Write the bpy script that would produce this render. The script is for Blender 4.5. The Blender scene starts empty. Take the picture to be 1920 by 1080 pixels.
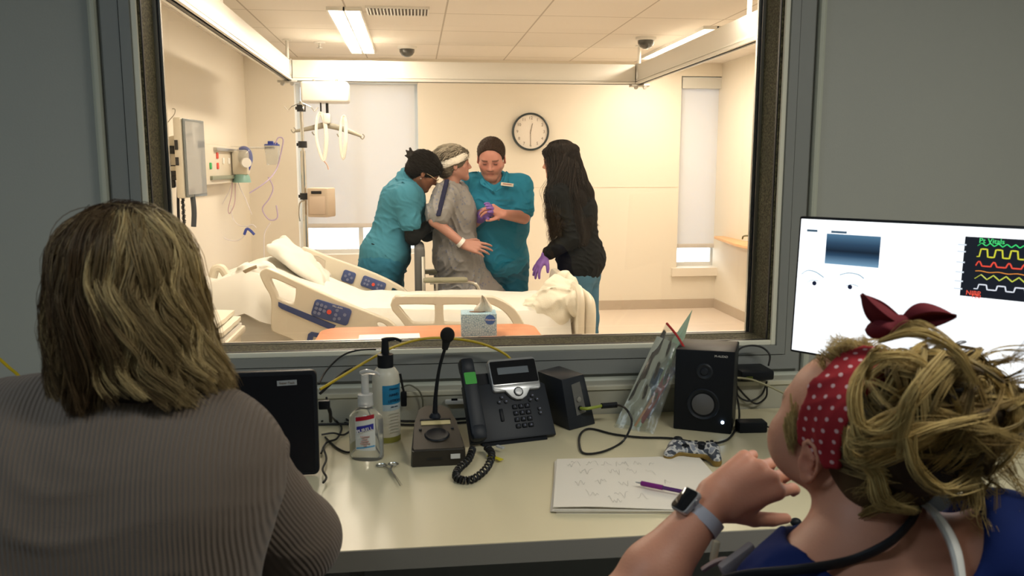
import bpy, bmesh, math, random
import numpy as np
from mathutils import Vector, Matrix, Euler, noise
R = math.radians
PI = math.pi
scene = bpy.context.scene
COL = scene.collection

# ------------------------------------------------------------------ camera
FPX = 1560.0
CAMZ = 1.5
YAW = math.atan(183.0/FPX*math.cos(math.atan(228.0/FPX)))
PIT = math.atan(228.0/FPX)
FWD = Vector((math.sin(YAW)*math.cos(PIT), math.cos(YAW)*math.cos(PIT), -math.sin(PIT)))
RGT = Vector((math.cos(YAW), -math.sin(YAW), 0))
UPV = RGT.cross(FWD)
CAM = Vector((0, 0, CAMZ))
cd = bpy.data.cameras.new('camera'); cam = bpy.data.objects.new('camera', cd); COL.objects.link(cam)
cd.sensor_width = 36; cd.lens = 36*FPX/1920; cd.clip_start = .02; cd.clip_end = 200
cam.matrix_world = Matrix.Translation(CAM) @ Matrix((RGT, UPV, -FWD)).transposed().to_4x4()
cd.dof.use_dof = True; cd.dof.focus_distance = 5.2; cd.dof.aperture_fstop = 9.0
scene.camera = cam

def ray(u, v):
    return FPX*FWD + (u-960)*RGT - (v-540)*UPV
def PY(u, v, Y):
    d = ray(u, v); return CAM + d*(Y/d.y)
def PZ(u, v, Z):
    d = ray(u, v); return CAM + d*((Z-CAMZ)/d.z)
def PX(u, v, X):
    d = ray(u, v); return CAM + d*(X/d.x)

# ------------------------------------------------------------------ world, view
w = bpy.data.worlds.new('world'); scene.world = w; w.use_nodes = True
bg = w.node_tree.nodes['Background']
bg.inputs[0].default_value = (.86, .93, 1, 1); bg.inputs[1].default_value = 5
vs = scene.view_settings
vs.view_transform = 'Standard'; vs.look = 'None'; vs.gamma = 1; vs.exposure = 0.0; vs.use_curve_mapping = False

def area(name, loc, rot, sx, sy, power, color):
    l = bpy.data.lights.new(name, 'AREA'); l.shape = 'RECTANGLE'; l.size = sx; l.size_y = sy
    l.energy = power; l.color = color
    o = bpy.data.objects.new(name, l); o.location = loc; o.rotation_euler = rot; COL.objects.link(o)
    return o
# dim ceiling light of the control room
area('control_room_light', (-1.2, .4, 2.59), (0, 0, 0), 1.2, .3, 13, (.76, .90, 1))
area('control_room_light', (1.4, .6, 2.59), (0, 0, 0), 1.2, .3, 27, (1, .97, .86))
# patient room: the ceiling troffers
WARM = (1, .83, .64)
TROFFERS = ((-.45, 6.92, 2.05, 38), (2.3, 7.2, 1.7, 35), (-.45, 4.0, 1.8, 29), (1.9, 4.0, 1.8, 34))
for x, y, ly, pw in TROFFERS: area('patient_room_light', (x, y, 2.515), (0, 0, 0), .22, ly, pw, WARM)

# ------------------------------------------------------------------ materials
MATS = {}
def mat(name, col, rough=.6, metal=0, spec=.5, bump=0, bscale=60, var=0, vscale=8, emis=None, estr=0, trans=0, ior=1.45, alpha=1, sheen=0, sss=0, coat=0):
    if name in MATS: return MATS[name]
    m = bpy.data.materials.new(name); MATS[name] = m; m.use_nodes = True
    nt = m.node_tree; b = nt.nodes['Principled BSDF']
    c = (col[0], col[1], col[2], 1)
    b.inputs['Base Color'].default_value = c; b.inputs['Roughness'].default_value = rough
    b.inputs['Metallic'].default_value = metal; b.inputs['Specular IOR Level'].default_value = spec
    b.inputs['IOR'].default_value = ior
    if emis: b.inputs['Emission Color'].default_value = (*emis, 1); b.inputs['Emission Strength'].default_value = estr
    if trans: b.inputs['Transmission Weight'].default_value = trans
    if alpha < 1: b.inputs['Alpha'].default_value = alpha
    if sheen: b.inputs['Sheen Weight'].default_value = sheen
    if sss:
        b.inputs['Subsurface Weight'].default_value = sss; b.inputs['Subsurface Scale'].default_value = .02
        b.inputs['Subsurface Radius'].default_value = (1, .35, .2)
    if coat: b.inputs['Coat Weight'].default_value = coat
    if bump or var:
        tc = nt.nodes.new('ShaderNodeTexCoord')
    if bump:
        n = nt.nodes.new('ShaderNodeTexNoise'); n.inputs['Scale'].default_value = bscale; n.inputs['Detail'].default_value = 4
        bp = nt.nodes.new('ShaderNodeBump'); bp.inputs['Strength'].default_value = bump; bp.inputs['Distance'].default_value = .01
        nt.links.new(tc.outputs['Object'], n.inputs['Vector']); nt.links.new(n.outputs['Fac'], bp.inputs['Height']); nt.links.new(bp.outputs['Normal'], b.inputs['Normal'])
    if var:
        n = nt.nodes.new('ShaderNodeTexNoise'); n.inputs['Scale'].default_value = vscale; n.inputs['Detail'].default_value = 5
        mx = nt.nodes.new('ShaderNodeMix'); mx.data_type = 'RGBA'
        mx.inputs['A'].default_value = tuple(max(0, x*(1-var)) for x in col)+(1,); mx.inputs['B'].default_value = tuple(min(1, x*(1+var)) for x in col)+(1,)
        nt.links.new(tc.outputs['Object'], n.inputs['Vector']); nt.links.new(n.outputs['Fac'], mx.inputs['Factor']); nt.links.new(mx.outputs['Result'], b.inputs['Base Color'])
    return m

def S(r, g, b):       # sRGB 0..255 -> linear
    f = lambda c: (c/255/12.92) if c/255 <= .04045 else ((c/255+.055)/1.055)**2.4
    return (f(r), f(g), f(b))

class NT:
    """tiny node helper"""
    def __init__(s, m): s.m = m; s.nt = m.node_tree; s.b = s.nt.nodes['Principled BSDF']
    def n(s, t, **k):
        x = s.nt.nodes.new('ShaderNode'+t)
        for a, v in k.items():
            if a.startswith('_'): setattr(x, a[1:], v)
            else: x.inputs[a.replace('__', ' ')].default_value = v
        return x
    def l(s, a, b): s.nt.links.new(a, b)
    def math(s, op, a, b=None, c=None):
        x = s.nt.nodes.new('ShaderNodeMath'); x.operation = op
        for i, q in enumerate((a, b, c)):
            if q is None: continue
            if isinstance(q, (int, float)): x.inputs[i].default_value = q
            else: s.l(q, x.inputs[i])
        return x.outputs[0]
    def mix(s, f, a, b):
        x = s.nt.nodes.new('ShaderNodeMix'); x.data_type = 'RGBA'
        for k, q in (('Factor', f), ('A', a), ('B', b)):
            if isinstance(q, (int, float)): x.inputs[k].default_value = q
            elif isinstance(q, tuple): x.inputs[k].default_value = (*q, 1) if len(q) == 3 else q
            else: s.l(q, x.inputs[k])
        return x.outputs['Result']

# ------------------------------------------------------------------ objects
def tag(o, label=None, cat=None, group=None, kind=None):
    if label: o['label'] = label
    if cat: o['category'] = cat
    if group: o['group'] = group
    if kind: o['kind'] = kind
    return o
def thing(name, label, cat, loc=(0, 0, 0), rotz=0, group=None):
    o = bpy.data.objects.new(name, None); o.empty_display_size = .05; COL.objects.link(o)
    o.location = loc; o.rotation_euler = (0, 0, rotz)
    o['_m'] = 1; del o['_m']
    return tag(o, label, cat, group)
def wmat(o):
    m = Matrix.Translation(o.location) @ o.rotation_euler.to_matrix().to_4x4()
    return wmat(o.parent) @ m if o.parent else m
def link_mesh(name, me, m, parent=None, label=None):
    o = bpy.data.objects.new(name, me); COL.objects.link(o)
    if m is not None:
        for x in (m if isinstance(m, (list, tuple)) else [m]): me.materials.append(x)
    if parent is not None: o.parent = parent
    if label: o['label'] = label
    return o
def frame(loc=(0, 0, 0), rz=0, rx=0, ry=0):
    return Matrix.Translation(loc) @ Euler((rx, ry, rz)).to_matrix().to_4x4()

class MB:
    """mesh builder; M places everything in world space; build() re-bases to the parent's frame"""
    def __init__(s, M=None): s.bm = bmesh.new(); s.M = M or Matrix()
    def _tf(s, vs, M):
        bmesh.ops.transform(s.bm, matrix=s.M @ M, verts=vs)
    def box(s, c, d, rot=(0, 0, 0), bev=0, seg=2, taper=None):
        r = bmesh.ops.create_cube(s.bm, size=1); vs = r['verts']
        for v in vs:
            v.co = Vector((v.co.x*d[0], v.co.y*d[1], v.co.z*d[2]))
            if taper and v.co.z > 0: v.co.x *= taper[0]; v.co.y *= taper[1]
        if bev:
            es = list({e for v in vs for e in v.link_edges})
            r = bmesh.ops.bevel(s.bm, geom=es, offset=bev, segments=seg, affect='EDGES', profile=.5)
            vs = list({v for f in r['faces'] for v in f.verts} | {v for v in vs if v.is_valid})
            # collect whole island
            seen = set(vs); st = list(vs)
            while st:
                v = st.pop()
                for e in v.link_edges:
                    o = e.other_vert(v)
                    if o not in seen: seen.add(o); st.append(o)
            vs = list(seen)
        s._tf(vs, Matrix.Translation(c) @ Euler(rot).to_matrix().to_4x4()); return s
    def cyl(s, a, b, r, r2=None, n=16, caps=True):
        a = Vector(a); b = Vector(b); d = b-a; r2 = r if r2 is None else r2
        q = bmesh.ops.create_cone(s.bm, cap_ends=caps, segments=n, radius1=r, radius2=r2, depth=d.length)
        s._tf(q['verts'], Matrix.Translation((a+b)/2) @ d.to_track_quat('Z', 'Y').to_matrix().to_4x4()); return s
    def ball(s, c, r, rot=(0, 0, 0), n=16):
        q = bmesh.ops.create_uvsphere(s.bm, u_segments=n, v_segments=max(6, n*2//3), radius=1)
        rr = r if hasattr(r, '__len__') else (r, r, r)
        s._tf(q['verts'], Matrix.Translation(c) @ Euler(rot).to_matrix().to_4x4() @ Matrix.Diagonal((*rr, 1))); return s
    def tube(s, pts, r, n=8, closed=False, cap=True, smooth=0, flat=1):
        pts = [Vector(p) for p in pts]
        if smooth: pts = spline(pts, smooth, closed)
        rs = r if hasattr(r, '__len__') else [r]*len(pts)
        if len(rs) != len(pts): rs = [rs[0]+(rs[-1]-rs[0])*i/(len(pts)-1) for i in range(len(pts))] if len(rs) == 2 else list(np.interp(np.linspace(0, 1, len(pts)), np.linspace(0, 1, len(rs)), rs))
        N = len(pts); rings = []; up = None
        for i, p in enumerate(pts):
            a = pts[(i-1) % N] if (closed or i > 0) else p; b = pts[(i+1) % N] if (closed or i < N-1) else p
            t = (b-a).normalized()
            if up is None: up = t.orthogonal().normalized()
            up = (up - t*up.dot(t)); up = up.normalized() if up.length > 1e-6 else t.orthogonal().normalized()
            sd = t.cross(up)
            rings.append([s.bm.verts.new(s.M @ (p + (up*math.cos(2*PI*k/n)*flat + sd*math.sin(2*PI*k/n))*rs[i])) for k in range(n)])
        for i in range(N if closed else N-1):
            A = rings[i]; B = rings[(i+1) % N]
            for k in range(n): s.bm.faces.new((A[k], A[(k+1) % n], B[(k+1) % n], B[k]))
        if cap and not closed:
            s.bm.faces.new(rings[0][::-1]); s.bm.faces.new(rings[-1])
        return s
    def lathe(s, prof, c=(0, 0, 0), n=24, rot=(0, 0, 0), sy=1):
        """prof: (r,z) list"""
        M = s.M @ Matrix.Translation(c) @ Euler(rot).to_matrix().to_4x4()
        rings = []
        for r, z in prof:
            if r < 1e-6: rings.append([s.bm.verts.new(M @ Vector((0, 0, z)))])
            else: rings.append([s.bm.verts.new(M @ Vector((r*math.cos(2*PI*k/n), sy*r*math.sin(2*PI*k/n), z))) for k in range(n)])
        for A, B in zip(rings, rings[1:]):
            for k in range(n):
                k2 = (k+1) % n
                if len(A) == 1 and len(B) == 1: continue
                if len(A) == 1: s.bm.faces.new((A[0], B[k2], B[k]))
                elif len(B) == 1: s.bm.faces.new((A[k], A[k2], B[0]))
                else: s.bm.faces.new((A[k], A[k2], B[k2], B[k]))
        return s
    def prism(s, poly, lo, hi, axes='xz', bev=0):
        """poly in the 2 named axes, extruded along the third from lo to hi"""
        third = ({'x', 'y', 'z'}-set(axes)).pop(); ix = 'xyz'
        def mk(p, t):
            v = [0, 0, 0]; v[ix.index(axes[0])] = p[0]; v[ix.index(axes[1])] = p[1]; v[ix.index(third)] = t
            return Vector(v)
        A = [s.bm.verts.new(s.M @ mk(p, lo)) for p in poly]; B = [s.bm.verts.new(s.M @ mk(p, hi)) for p in poly]
        n = len(poly); fs = [s.bm.faces.new(A), s.bm.faces.new(B[::-1])]
        for i in range(n): fs.append(s.bm.faces.new((A[i], B[i], B[(i+1) % n], A[(i+1) % n])))
        bmesh.ops.recalc_face_normals(s.bm, faces=fs)
        if bev:
            es = [e for f in fs[:2] for e in f.edges]
            bmesh.ops.bevel(s.bm, geom=list(set(es)), offset=bev, segments=2, affect='EDGES', profile=.5)
        return s
    def quad(s, a, b, c, d):
        s.bm.faces.new([s.bm.verts.new(s.M @ Vector(p)) for p in (a, b, c, d)]); return s
    def grid(s, fn, nu, nv, thick=0):
        """fn(u,v)->point for u,v in 0..1"""
        V = [[s.bm.verts.new(s.M @ Vector(fn(i/nu, j/nv))) for j in range(nv+1)] for i in range(nu+1)]
        fs = []
        for i in range(nu):
            for j in range(nv): fs.append(s.bm.faces.new((V[i][j], V[i+1][j], V[i+1][j+1], V[i][j+1])))
        if thick:
            bmesh.ops.recalc_face_normals(s.bm, faces=fs)
            bmesh.ops.solidify(s.bm, geom=fs, thickness=thick)
        return s
    def build(s, name, m, parent=None, label=None, smooth=True, angle=35):
        if parent is not None: bmesh.ops.transform(s.bm, matrix=wmat(parent).inverted(), verts=s.bm.verts)
        bmesh.ops.recalc_face_normals(s.bm, faces=s.bm.faces)
        me = bpy.data.meshes.new(name)
        if smooth:
            for f in s.bm.faces: f.smooth = True
            for e in s.bm.edges:
                if len(e.link_faces) == 2 and e.calc_face_angle(0) > R(angle): e.smooth = False
        s.bm.to_mesh(me); s.bm.free()
        return link_mesh(name, me, m, parent, label)

def spline(P, n, closed=False):
    out = []; N = len(P)
    for i in range(N if closed else N-1):
        g = lambda k: P[k % N] if closed else P[min(max(k, 0), N-1)]
        p0, p1, p2, p3 = g(i-1), g(i), g(i+1), g(i+2)
        for j in range(n):
            t = j/n
            out.append(.5*((2*p1)+(p2-p0)*t+(2*p0-5*p1+4*p2-p3)*t*t+(3*p1-p0-3*p2+p3)*t**3))
    if not closed: out.append(P[-1])
    return out
def rrect(x0, x1, y0, y1, r, n=5):
    o = []
    for cx, cy, a in ((x1-r, y1-r, 0), (x0+r, y1-r, 90), (x0+r, y0+r, 180), (x1-r, y0+r, 270)):
        for k in range(n+1):
            t = R(a+90*k/n); o.append((cx+r*math.cos(t), cy+r*math.sin(t)))
    return o
def fill_np(name, V, F, m, parent, label=None, colors=None, smooth=True):
    """mesh from numpy arrays, world coords"""
    if parent is not None:
        Mi = np.array(wmat(parent).inverted()); V = V @ Mi[:3, :3].T + Mi[:3, 3]
    me = bpy.data.meshes.new(name)
    F = np.asarray(F, dtype=np.int32); k = F.shape[1]
    me.vertices.add(len(V)); me.vertices.foreach_set('co', np.asarray(V, dtype=np.float32).ravel())
    me.loops.add(F.size); me.loops.foreach_set('vertex_index', F.ravel())
    me.polygons.add(len(F)); me.polygons.foreach_set('loop_start', np.arange(0, F.size, k, dtype=np.int32))
    me.polygons.foreach_set('loop_total', np.full(len(F), k, dtype=np.int32))
    me.update(calc_edges=True)
    if smooth: me.polygons.foreach_set('use_smooth', np.ones(len(F), dtype=bool))
    if colors is not None:
        ca = me.color_attributes.new('col', 'FLOAT_COLOR', 'POINT')
        c4 = np.ones((len(V), 4), dtype=np.float32); c4[:, :3] = colors; ca.data.foreach_set('color', c4.ravel())
    me.validate()
    return link_mesh(name, me, m, parent, label)
# ================================================================== SETTING
W = 2.5            # control room face of the window wall
WB = 2.66          # patient room face
XL, XR, YF, ZC = -1.62, 3.17, 8.5, 2.55
m_wall = mat('control_wall_paint', (.42, .43, .40), .62, bump=.05, bscale=180, var=.04, vscale=2)
m_pwall = mat('patient_wall_paint', (.80, .745, .64), .55, bump=.03, bscale=150)
m_dfloor = mat('control_floor_vinyl', (.12, .12, .125), .5, var=.1, vscale=6)
m_pfloor = mat('patient_floor_vinyl', (.70, .60, .50), .35, var=.05, vscale=3)
m_base = mat('baseboard_rubber', (.50, .42, .33), .5)
m_casing = mat('casing_paint', (.27, .28, .27), .45)
m_bead = mat('window_bead', (.86, .84, .70), .35)
m_blackgap = mat('rubber_gasket', (.012, .013, .016), .4)
m_steel = mat('brushed_steel', (.55, .55, .53), .3, metal=1)
m_white = mat('white_plastic', (.80, .78, .73), .4)
m_sill = mat('sill_solid_surface', (.80, .74, .64), .4)
# speckled felt lining of the reveal
m_felt = mat('speckled_lining', (.1, .09, .06), .8)
k = NT(m_felt)
tc = k.n('TexCoord'); v1 = k.n('TexNoise', Scale=150.0, Detail=6.0, Roughness=.75); k.l(tc.outputs['Object'], v1.inputs['Vector'])
cr = k.n('ValToRGB'); cr.color_ramp.elements[0].position = .42; cr.color_ramp.elements[0].color = (*S(62, 58, 40), 1)
cr.color_ramp.elements[1].position = .66; cr.color_ramp.elements[1].color = (*S(140, 132, 98), 1)
k.l(v1.outputs['Fac'], cr.inputs[0]); k.l(cr.outputs[0], k.b.inputs['Base Color'])
# ceiling tiles
m_ceil = mat('ceiling_tile', (.84, .78, .70), .8)
k = NT(m_ceil)
g = k.n('NewGeometry'); sp = k.n('SeparateXYZ'); k.l(g.outputs['Position'], sp.inputs[0])
def gridline(co, off, size, wd):
    f = k.math('FRACT', k.math('DIVIDE', k.math('SUBTRACT', co, off), size))
    return k.math('LESS_THAN', f, wd/size)
gx = gridline(sp.outputs['X'], .225, .67, .012); gy = gridline(sp.outputs['Y'], 5.25, .75, .012)
ln = k.math('MAXIMUM', gx, gy)
n1 = k.n('TexNoise', Scale=220.0, Detail=2.0); k.l(g.outputs['Position'], n1.inputs['Vector'])
tcol = k.mix(n1.outputs['Fac'], (.78, .73, .66), (.86, .81, .74))
k.l(k.mix(ln, tcol, (.50, .45, .38)), k.b.inputs['Base Color'])

def struct(name, b, m, parent=None, **kw):
    o = b.build(name, m, parent, smooth=False, **kw)
    if parent is None: o['kind'] = 'structure'
    return o
# window opening in the control room face
xr = PY(1447, 641, W).x; zb = PY(1447, 641, W).z; xl = PY(262, 185, W).x; zt = 2.12
def wall_hole(y0, y1, X0, X1, Z0, Z1, x0, x1, z0, z1):
    b = MB()
    yc = (y0+y1)/2; t = y1-y0
    for a, c, d, e in ((X0, x0, Z0, Z1), (x1, X1, Z0, Z1), (x0, x1, Z0, z0), (x0, x1, z1, Z1)):
        b.box(((a+c)/2, yc, (d+e)/2), (c-a, t, e-d))
    return b
struct('wall_front', wall_hole(W, WB-.02, -2.6, 3.4, 0, 2.62, xl, xr, zb, zt), m_wall)
struct('wall_partition', wall_hole(WB-.02, WB, -2.6, 3.4, 0, 2.62, xl, xr, zb, zt), m_pwall)
struct('wall_control_left', MB().box((-2.45, .4, 1.31), (.1, 4.2, 2.62)), m_wall)
struct('wall_control_right', MB().box((2.55, .4, 1.31), (.1, 4.2, 2.62)), m_wall)
struct('wall_back', MB().box((0, -1.75, 1.31), (5.2, .1, 2.62)), m_wall)
struct('floor_control', MB().box((0, .4, -.05), (5.2, 4.2, .1)), m_dfloor)
struct('ceiling_control', MB().box((0, .4, 2.67), (5.2, 4.2, .1)), mat('control_ceiling', (.5, .5, .48), .8))
for x, y in ((-1.2, .4), (1.4, .6)):
    o = MB().box((x, y, 2.612), (1.24, .34, .012)).build('ceiling_light', mat('dim_diffuser', (.7, .75, .8), .5, emis=(.7, .85, 1), estr=.6))
    tag(o, 'dim ceiling light of the dark control room, '+('left' if x < 0 else 'right')+' one', 'ceiling light', 'control room ceiling lights')
# patient room shell
struct('floor_patient', MB().box(((XL+XR)/2, (WB+YF)/2, -.05), (XR-XL+.3, YF-WB+.3, .1)), m_pfloor)
struct('ceiling_patient', MB().box(((XL+XR)/2, (WB+YF)/2, ZC+.05), (XR-XL+.3, YF-WB+.3, .1)), m_ceil)
struct('wall_left', MB().box((XL-.05, (WB+YF)/2, ZC/2), (.1, YF-WB+.2, ZC)), m_pwall)
struct('wall_right', MB().box((XR+.05, (WB+YF)/2, ZC/2), (.1, YF-WB+.2, ZC)), m_pwall)
# far wall with two windows
ax0 = PY(556, 300, YF).x; ax1 = PY(785, 300, YF).x; az1 = PY(680, 154, YF).z; az0 = .62
bx0 = PY(1274, 300, YF).x; bx1 = PY(1354, 300, YF).x; bz1 = PY(1315, 143, YF).z; bz0 = PY(1305, 501, YF).z
b = MB(); T = .25
def pan(x0, x1, z0, z1): b.box(((x0+x1)/2, YF+T/2, (z0+z1)/2), (x1-x0, T, z1-z0))
pan(XL-.1, ax0, 0, ZC); pan(ax0, ax1, 0, az0); pan(ax0, ax1, az1, ZC); pan(ax1, bx0, 0, ZC)
pan(bx0, bx1, 0, bz0); pan(bx0, bx1, bz1, ZC); pan(bx1, XR+.1, 0, ZC)
struct('wall_far', b, m_pwall)
zs = PY(1200, 351, YF).z
b = MB(); b.box(((ax1+bx0)/2, YF-.001, zs), (bx0-ax1, .004, .005))
struct('trim_1', b, mat('panel_joint', (.68, .60, .48), .6))
b = MB(); b.box((bx1+.05, YF-.001, .38), (.005, .004, .6)); struct('trim_2', b, MATS['panel_joint'])
struct('baseboard_far', MB().box(((XL+XR)/2, YF-.006, .05), (XR-XL, .012, .10)), m_base)
struct('baseboard_right', MB().box((XR-.006, (WB+YF)/2, .05), (.012, YF-WB, .10)), m_base)
struct('baseboard_left', MB().box((XL+.006, (WB+YF)/2, .05), (.012, YF-WB, .10)), m_base)
# windows of the far wall: frame, glass, roller blind
m_glass = mat('clear_pane', (1, 1, 1), .02, trans=1)
m_pane = bpy.data.materials.new('window_pane'); m_pane.use_nodes = True
k = NT(m_pane); out = m_pane.node_tree.nodes['Material Output']
tr = k.n('BsdfTransparent'); tr.inputs[0].default_value = (.985, .99, .985, 1); gl = k.n('BsdfGlossy', Roughness=.0); gl.inputs[0].default_value = (1, 1, 1, 1)
fr = k.n('Fresnel', IOR=1.4); mx = k.n('MixShader'); k.l(fr.outputs[0], mx.inputs[0]); k.l(tr.outputs[0], mx.inputs[1]); k.l(gl.outputs[0], mx.inputs[2]); k.l(mx.outputs[0], out.inputs[0])
m_blind = bpy.data.materials.new('roller_blind'); m_blind.use_nodes = True
k = NT(m_blind); out = m_blind.node_tree.nodes['Material Output']
tl = k.n('BsdfTranslucent'); tl.inputs[0].default_value = (.24, .26, .29, 1); df = k.n('BsdfDiffuse'); df.inputs[0].default_value = (.58, .56, .52, 1)
ad = k.n('AddShader'); k.l(tl.outputs[0], ad.inputs[0]); k.l(df.outputs[0], ad.inputs[1]); k.l(ad.outputs[0], out.inputs[0])
m_alu = mat('white_window_frame', (.75, .75, .73), .4)
def far_window(n, x0, x1, z0, z1, blind_z, mull=()):
    r = thing('window_%d' % n, None, None, ((x0+x1)/2, YF+.15, z0)); r['kind'] = 'structure'
    f = MB(); y = YF+.17
    for a, c, d, e in ((x0, x0+.04, z0, z1), (x1-.04, x1, z0, z1), (x0+.04, x1-.04, z0, z0+.04), (x0+.04, x1-.04, z1-.04, z1)): f.box(((a+c)/2, y, (d+e)/2), (c-a, .05, e-d))
    for q in mull: f.box((q, y, (z0+z1)/2), (.045, .05, z1-z0-.08))
    f.build('window_frame', m_alu, r, smooth=False)
    MB().box(((x0+x1)/2, y, (z0+z1)/2), (x1-x0-.06, .006, z1-z0-.06)).build('pane', m_pane, r, smooth=False)
    return r
far_window(1, ax0, ax1, az0, az1, .9, mull=((ax0+ax1)/2,))
far_window(2, bx0, bx1, bz0, bz1, .9)
def blind(x0, x1, z0, z1, label, valance):
    r = thing('roller_blind', label, 'blind', ((x0+x1)/2, YF+.08, z1))
    MB().box(((x0+x1)/2, YF+.08, (z0+z1)/2), (x1-x0, .002, z1-z0)).build('blind_fabric', m_blind, r, smooth=False)
    MB().box(((x0+x1)/2, YF+.08, z0), (x1-x0, .016, .045), bev=.004).build('bottom_bar', mat('blind_bar', (.62, .58, .54), .5), r)
    if valance: MB().box(((x0+x1)/2, YF+.05, z1-.055), (x1-x0+.01, .08, .11)).build('blind_cassette', mat('blind_cassette', (.66, .66, .62), .5), r)
blind(ax0+.055, ax1-.03, PY(640, 424, YF).z, az1-.01, 'wide pale roller blind pulled most of the way down behind the drip stand', False)
blind(bx0+.02, bx1-.02, PY(1310, 462, YF).z, bz1-.01, 'narrow pale roller blind with box top in the slim right window', True)
struct('trim_3', MB().box(((bx0+bx1)/2, YF-.02, bz0-.045), (bx1-bx0+.12, .06, .09), bev=.004), m_sill)
# outdoors: ground and a pale building across the street with a sign
struct('ground_outside', MB().box((0, 25, -4.05), (60, 32, .1)), mat('pavement', (.5, .5, .5), .9, var=.1, vscale=1))
t = thing('street_building', 'bright washed-out building seen under the wide blind', 'building', (-2, 20, -4))
MB().box((-2, 21, -1.2), (14, 2, 5.6)).build('facade', mat('pale_facade', (.85, .83, .80), .8), t, smooth=False)
b = MB()
for i in range(9):
    for z in (-2.3, .1): MB().box((-8+i*1.5, 19.97, z), (.8, .08, .9)).build('window_frame', mat('facade_windows', (.45, .5, .55), .3), t, smooth=False)
MB().ball((-2.05, 19.9, -.32), (.42, .06, .32)).build('round_sign', mat('pink_sign', (.95, .42, .45), .6), t)

# interior window: reveal lining, beads, pane
b = MB(); y0, y1 = W+.004, WB-.004; q = .012
b.box((xl+q/2, (y0+y1)/2, (zb+zt)/2), (q, y1-y0, zt-zb)); b.box((xr-q/2, (y0+y1)/2, (zb+zt)/2), (q, y1-y0, zt-zb))
b.box(((xl+xr)/2, (y0+y1)/2, zb+q*.2), (xr-xl-2*q, y1-y0, q*.4)); b.box(((xl+xr)/2, (y0+y1)/2, zt-q/2), (xr-xl-2*q, y1-y0, q))
win = thing('window_3', None, None, ((xl+xr)/2, W, zb)); win['kind'] = 'structure'
b.build('reveal_lining', m_felt, win, smooth=False)
def ring(y, in0, in1, th, m, nm, bev=0):
    """frame ring between insets in0..in1 measured from the lining face"""
    b = MB(); X0, X1, Z0, Z1 = xl+q+in0, xr-q-in0, zb+q*.4+in0*.2, zt-q-in0; wd = in1-in0
    b.box((X0+wd/2, y, (Z0+Z1)/2), (wd, th, Z1-Z0), bev=bev); b.box((X1-wd/2, y, (Z0+Z1)/2), (wd, th, Z1-Z0), bev=bev)
    wb = wd*.22 if y > W+.05 else wd
    b.box(((X0+X1)/2, y, Z0+wb/2), (X1-X0-2*wd, th, wb), bev=0); b.box(((X0+X1)/2, y, Z1-wd/2), (X1-X0-2*wd, th, wd), bev=bev)
    return b.build(nm, m, win, smooth=False)
ring(W+.012, 0, .003, .010, m_blackgap, 'gasket')
ring(WB-.030, 0, .010, .008, m_steel, 'inner_bead')
ring(WB-.022, 0, .014, .008, m_blackgap, 'inner_gasket')
ring(WB-.012, 0, .018, .012, m_steel, 'inner_frame')
MB().box(((xl+xr)/2, WB-.018, (zb+zt)/2), (xr-xl-.02, .005, zt-zb-.02)).build('pane', m_pane, win, smooth=False)
# casing on the control room face
def casing(i0, i1, prot, m, n, bev=0, yb=W):
    b = MB(); X0, X1, Z0, Z1 = xl-i1, xr+i1, zb-i1, zt+i1; wd = i1-i0; y = yb-prot/2
    b.box((X0+wd/2, y, (Z0+Z1)/2), (wd, prot, Z1-Z0), bev=bev); b.box((X1-wd/2, y, (Z0+Z1)/2), (wd, prot, Z1-Z0), bev=bev)
    b.box(((X0+X1)/2, y, Z0+wd/2), (X1-X0-2*wd, prot, wd), bev=bev); b.box(((X0+X1)/2, y, Z1-wd/2), (X1-X0-2*wd, prot, wd), bev=bev)
    return struct('trim_%d' % n, b, m)
casing(-.008, .008, .012, m_bead, 4, bev=.003)
casing(.008, .036, .020, m_casing, 5)
casing(.039, .085, .016, m_casing, 6)
casing(.095, .118, .028, mat('casing_bead_painted_highlight', (.52, .54, .46), .4), 7, bev=.010)  # rounded bead, coloured lighter to paint in the light it catches
# wall raceway above the desk
struct('trim_8', MB().box((0, W-.04, .775), (5.0, .08, .13), bev=.004), mat('raceway_paint', (.46, .45, .37), .5))
struct('trim_9', MB().box((0, W-.083, .832), (5.0, .006, .014), bev=.002), mat('raceway_painted_highlight', (.60, .58, .46), .4))  # pale strip painted as the highlight along the raceway's front edge
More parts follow.
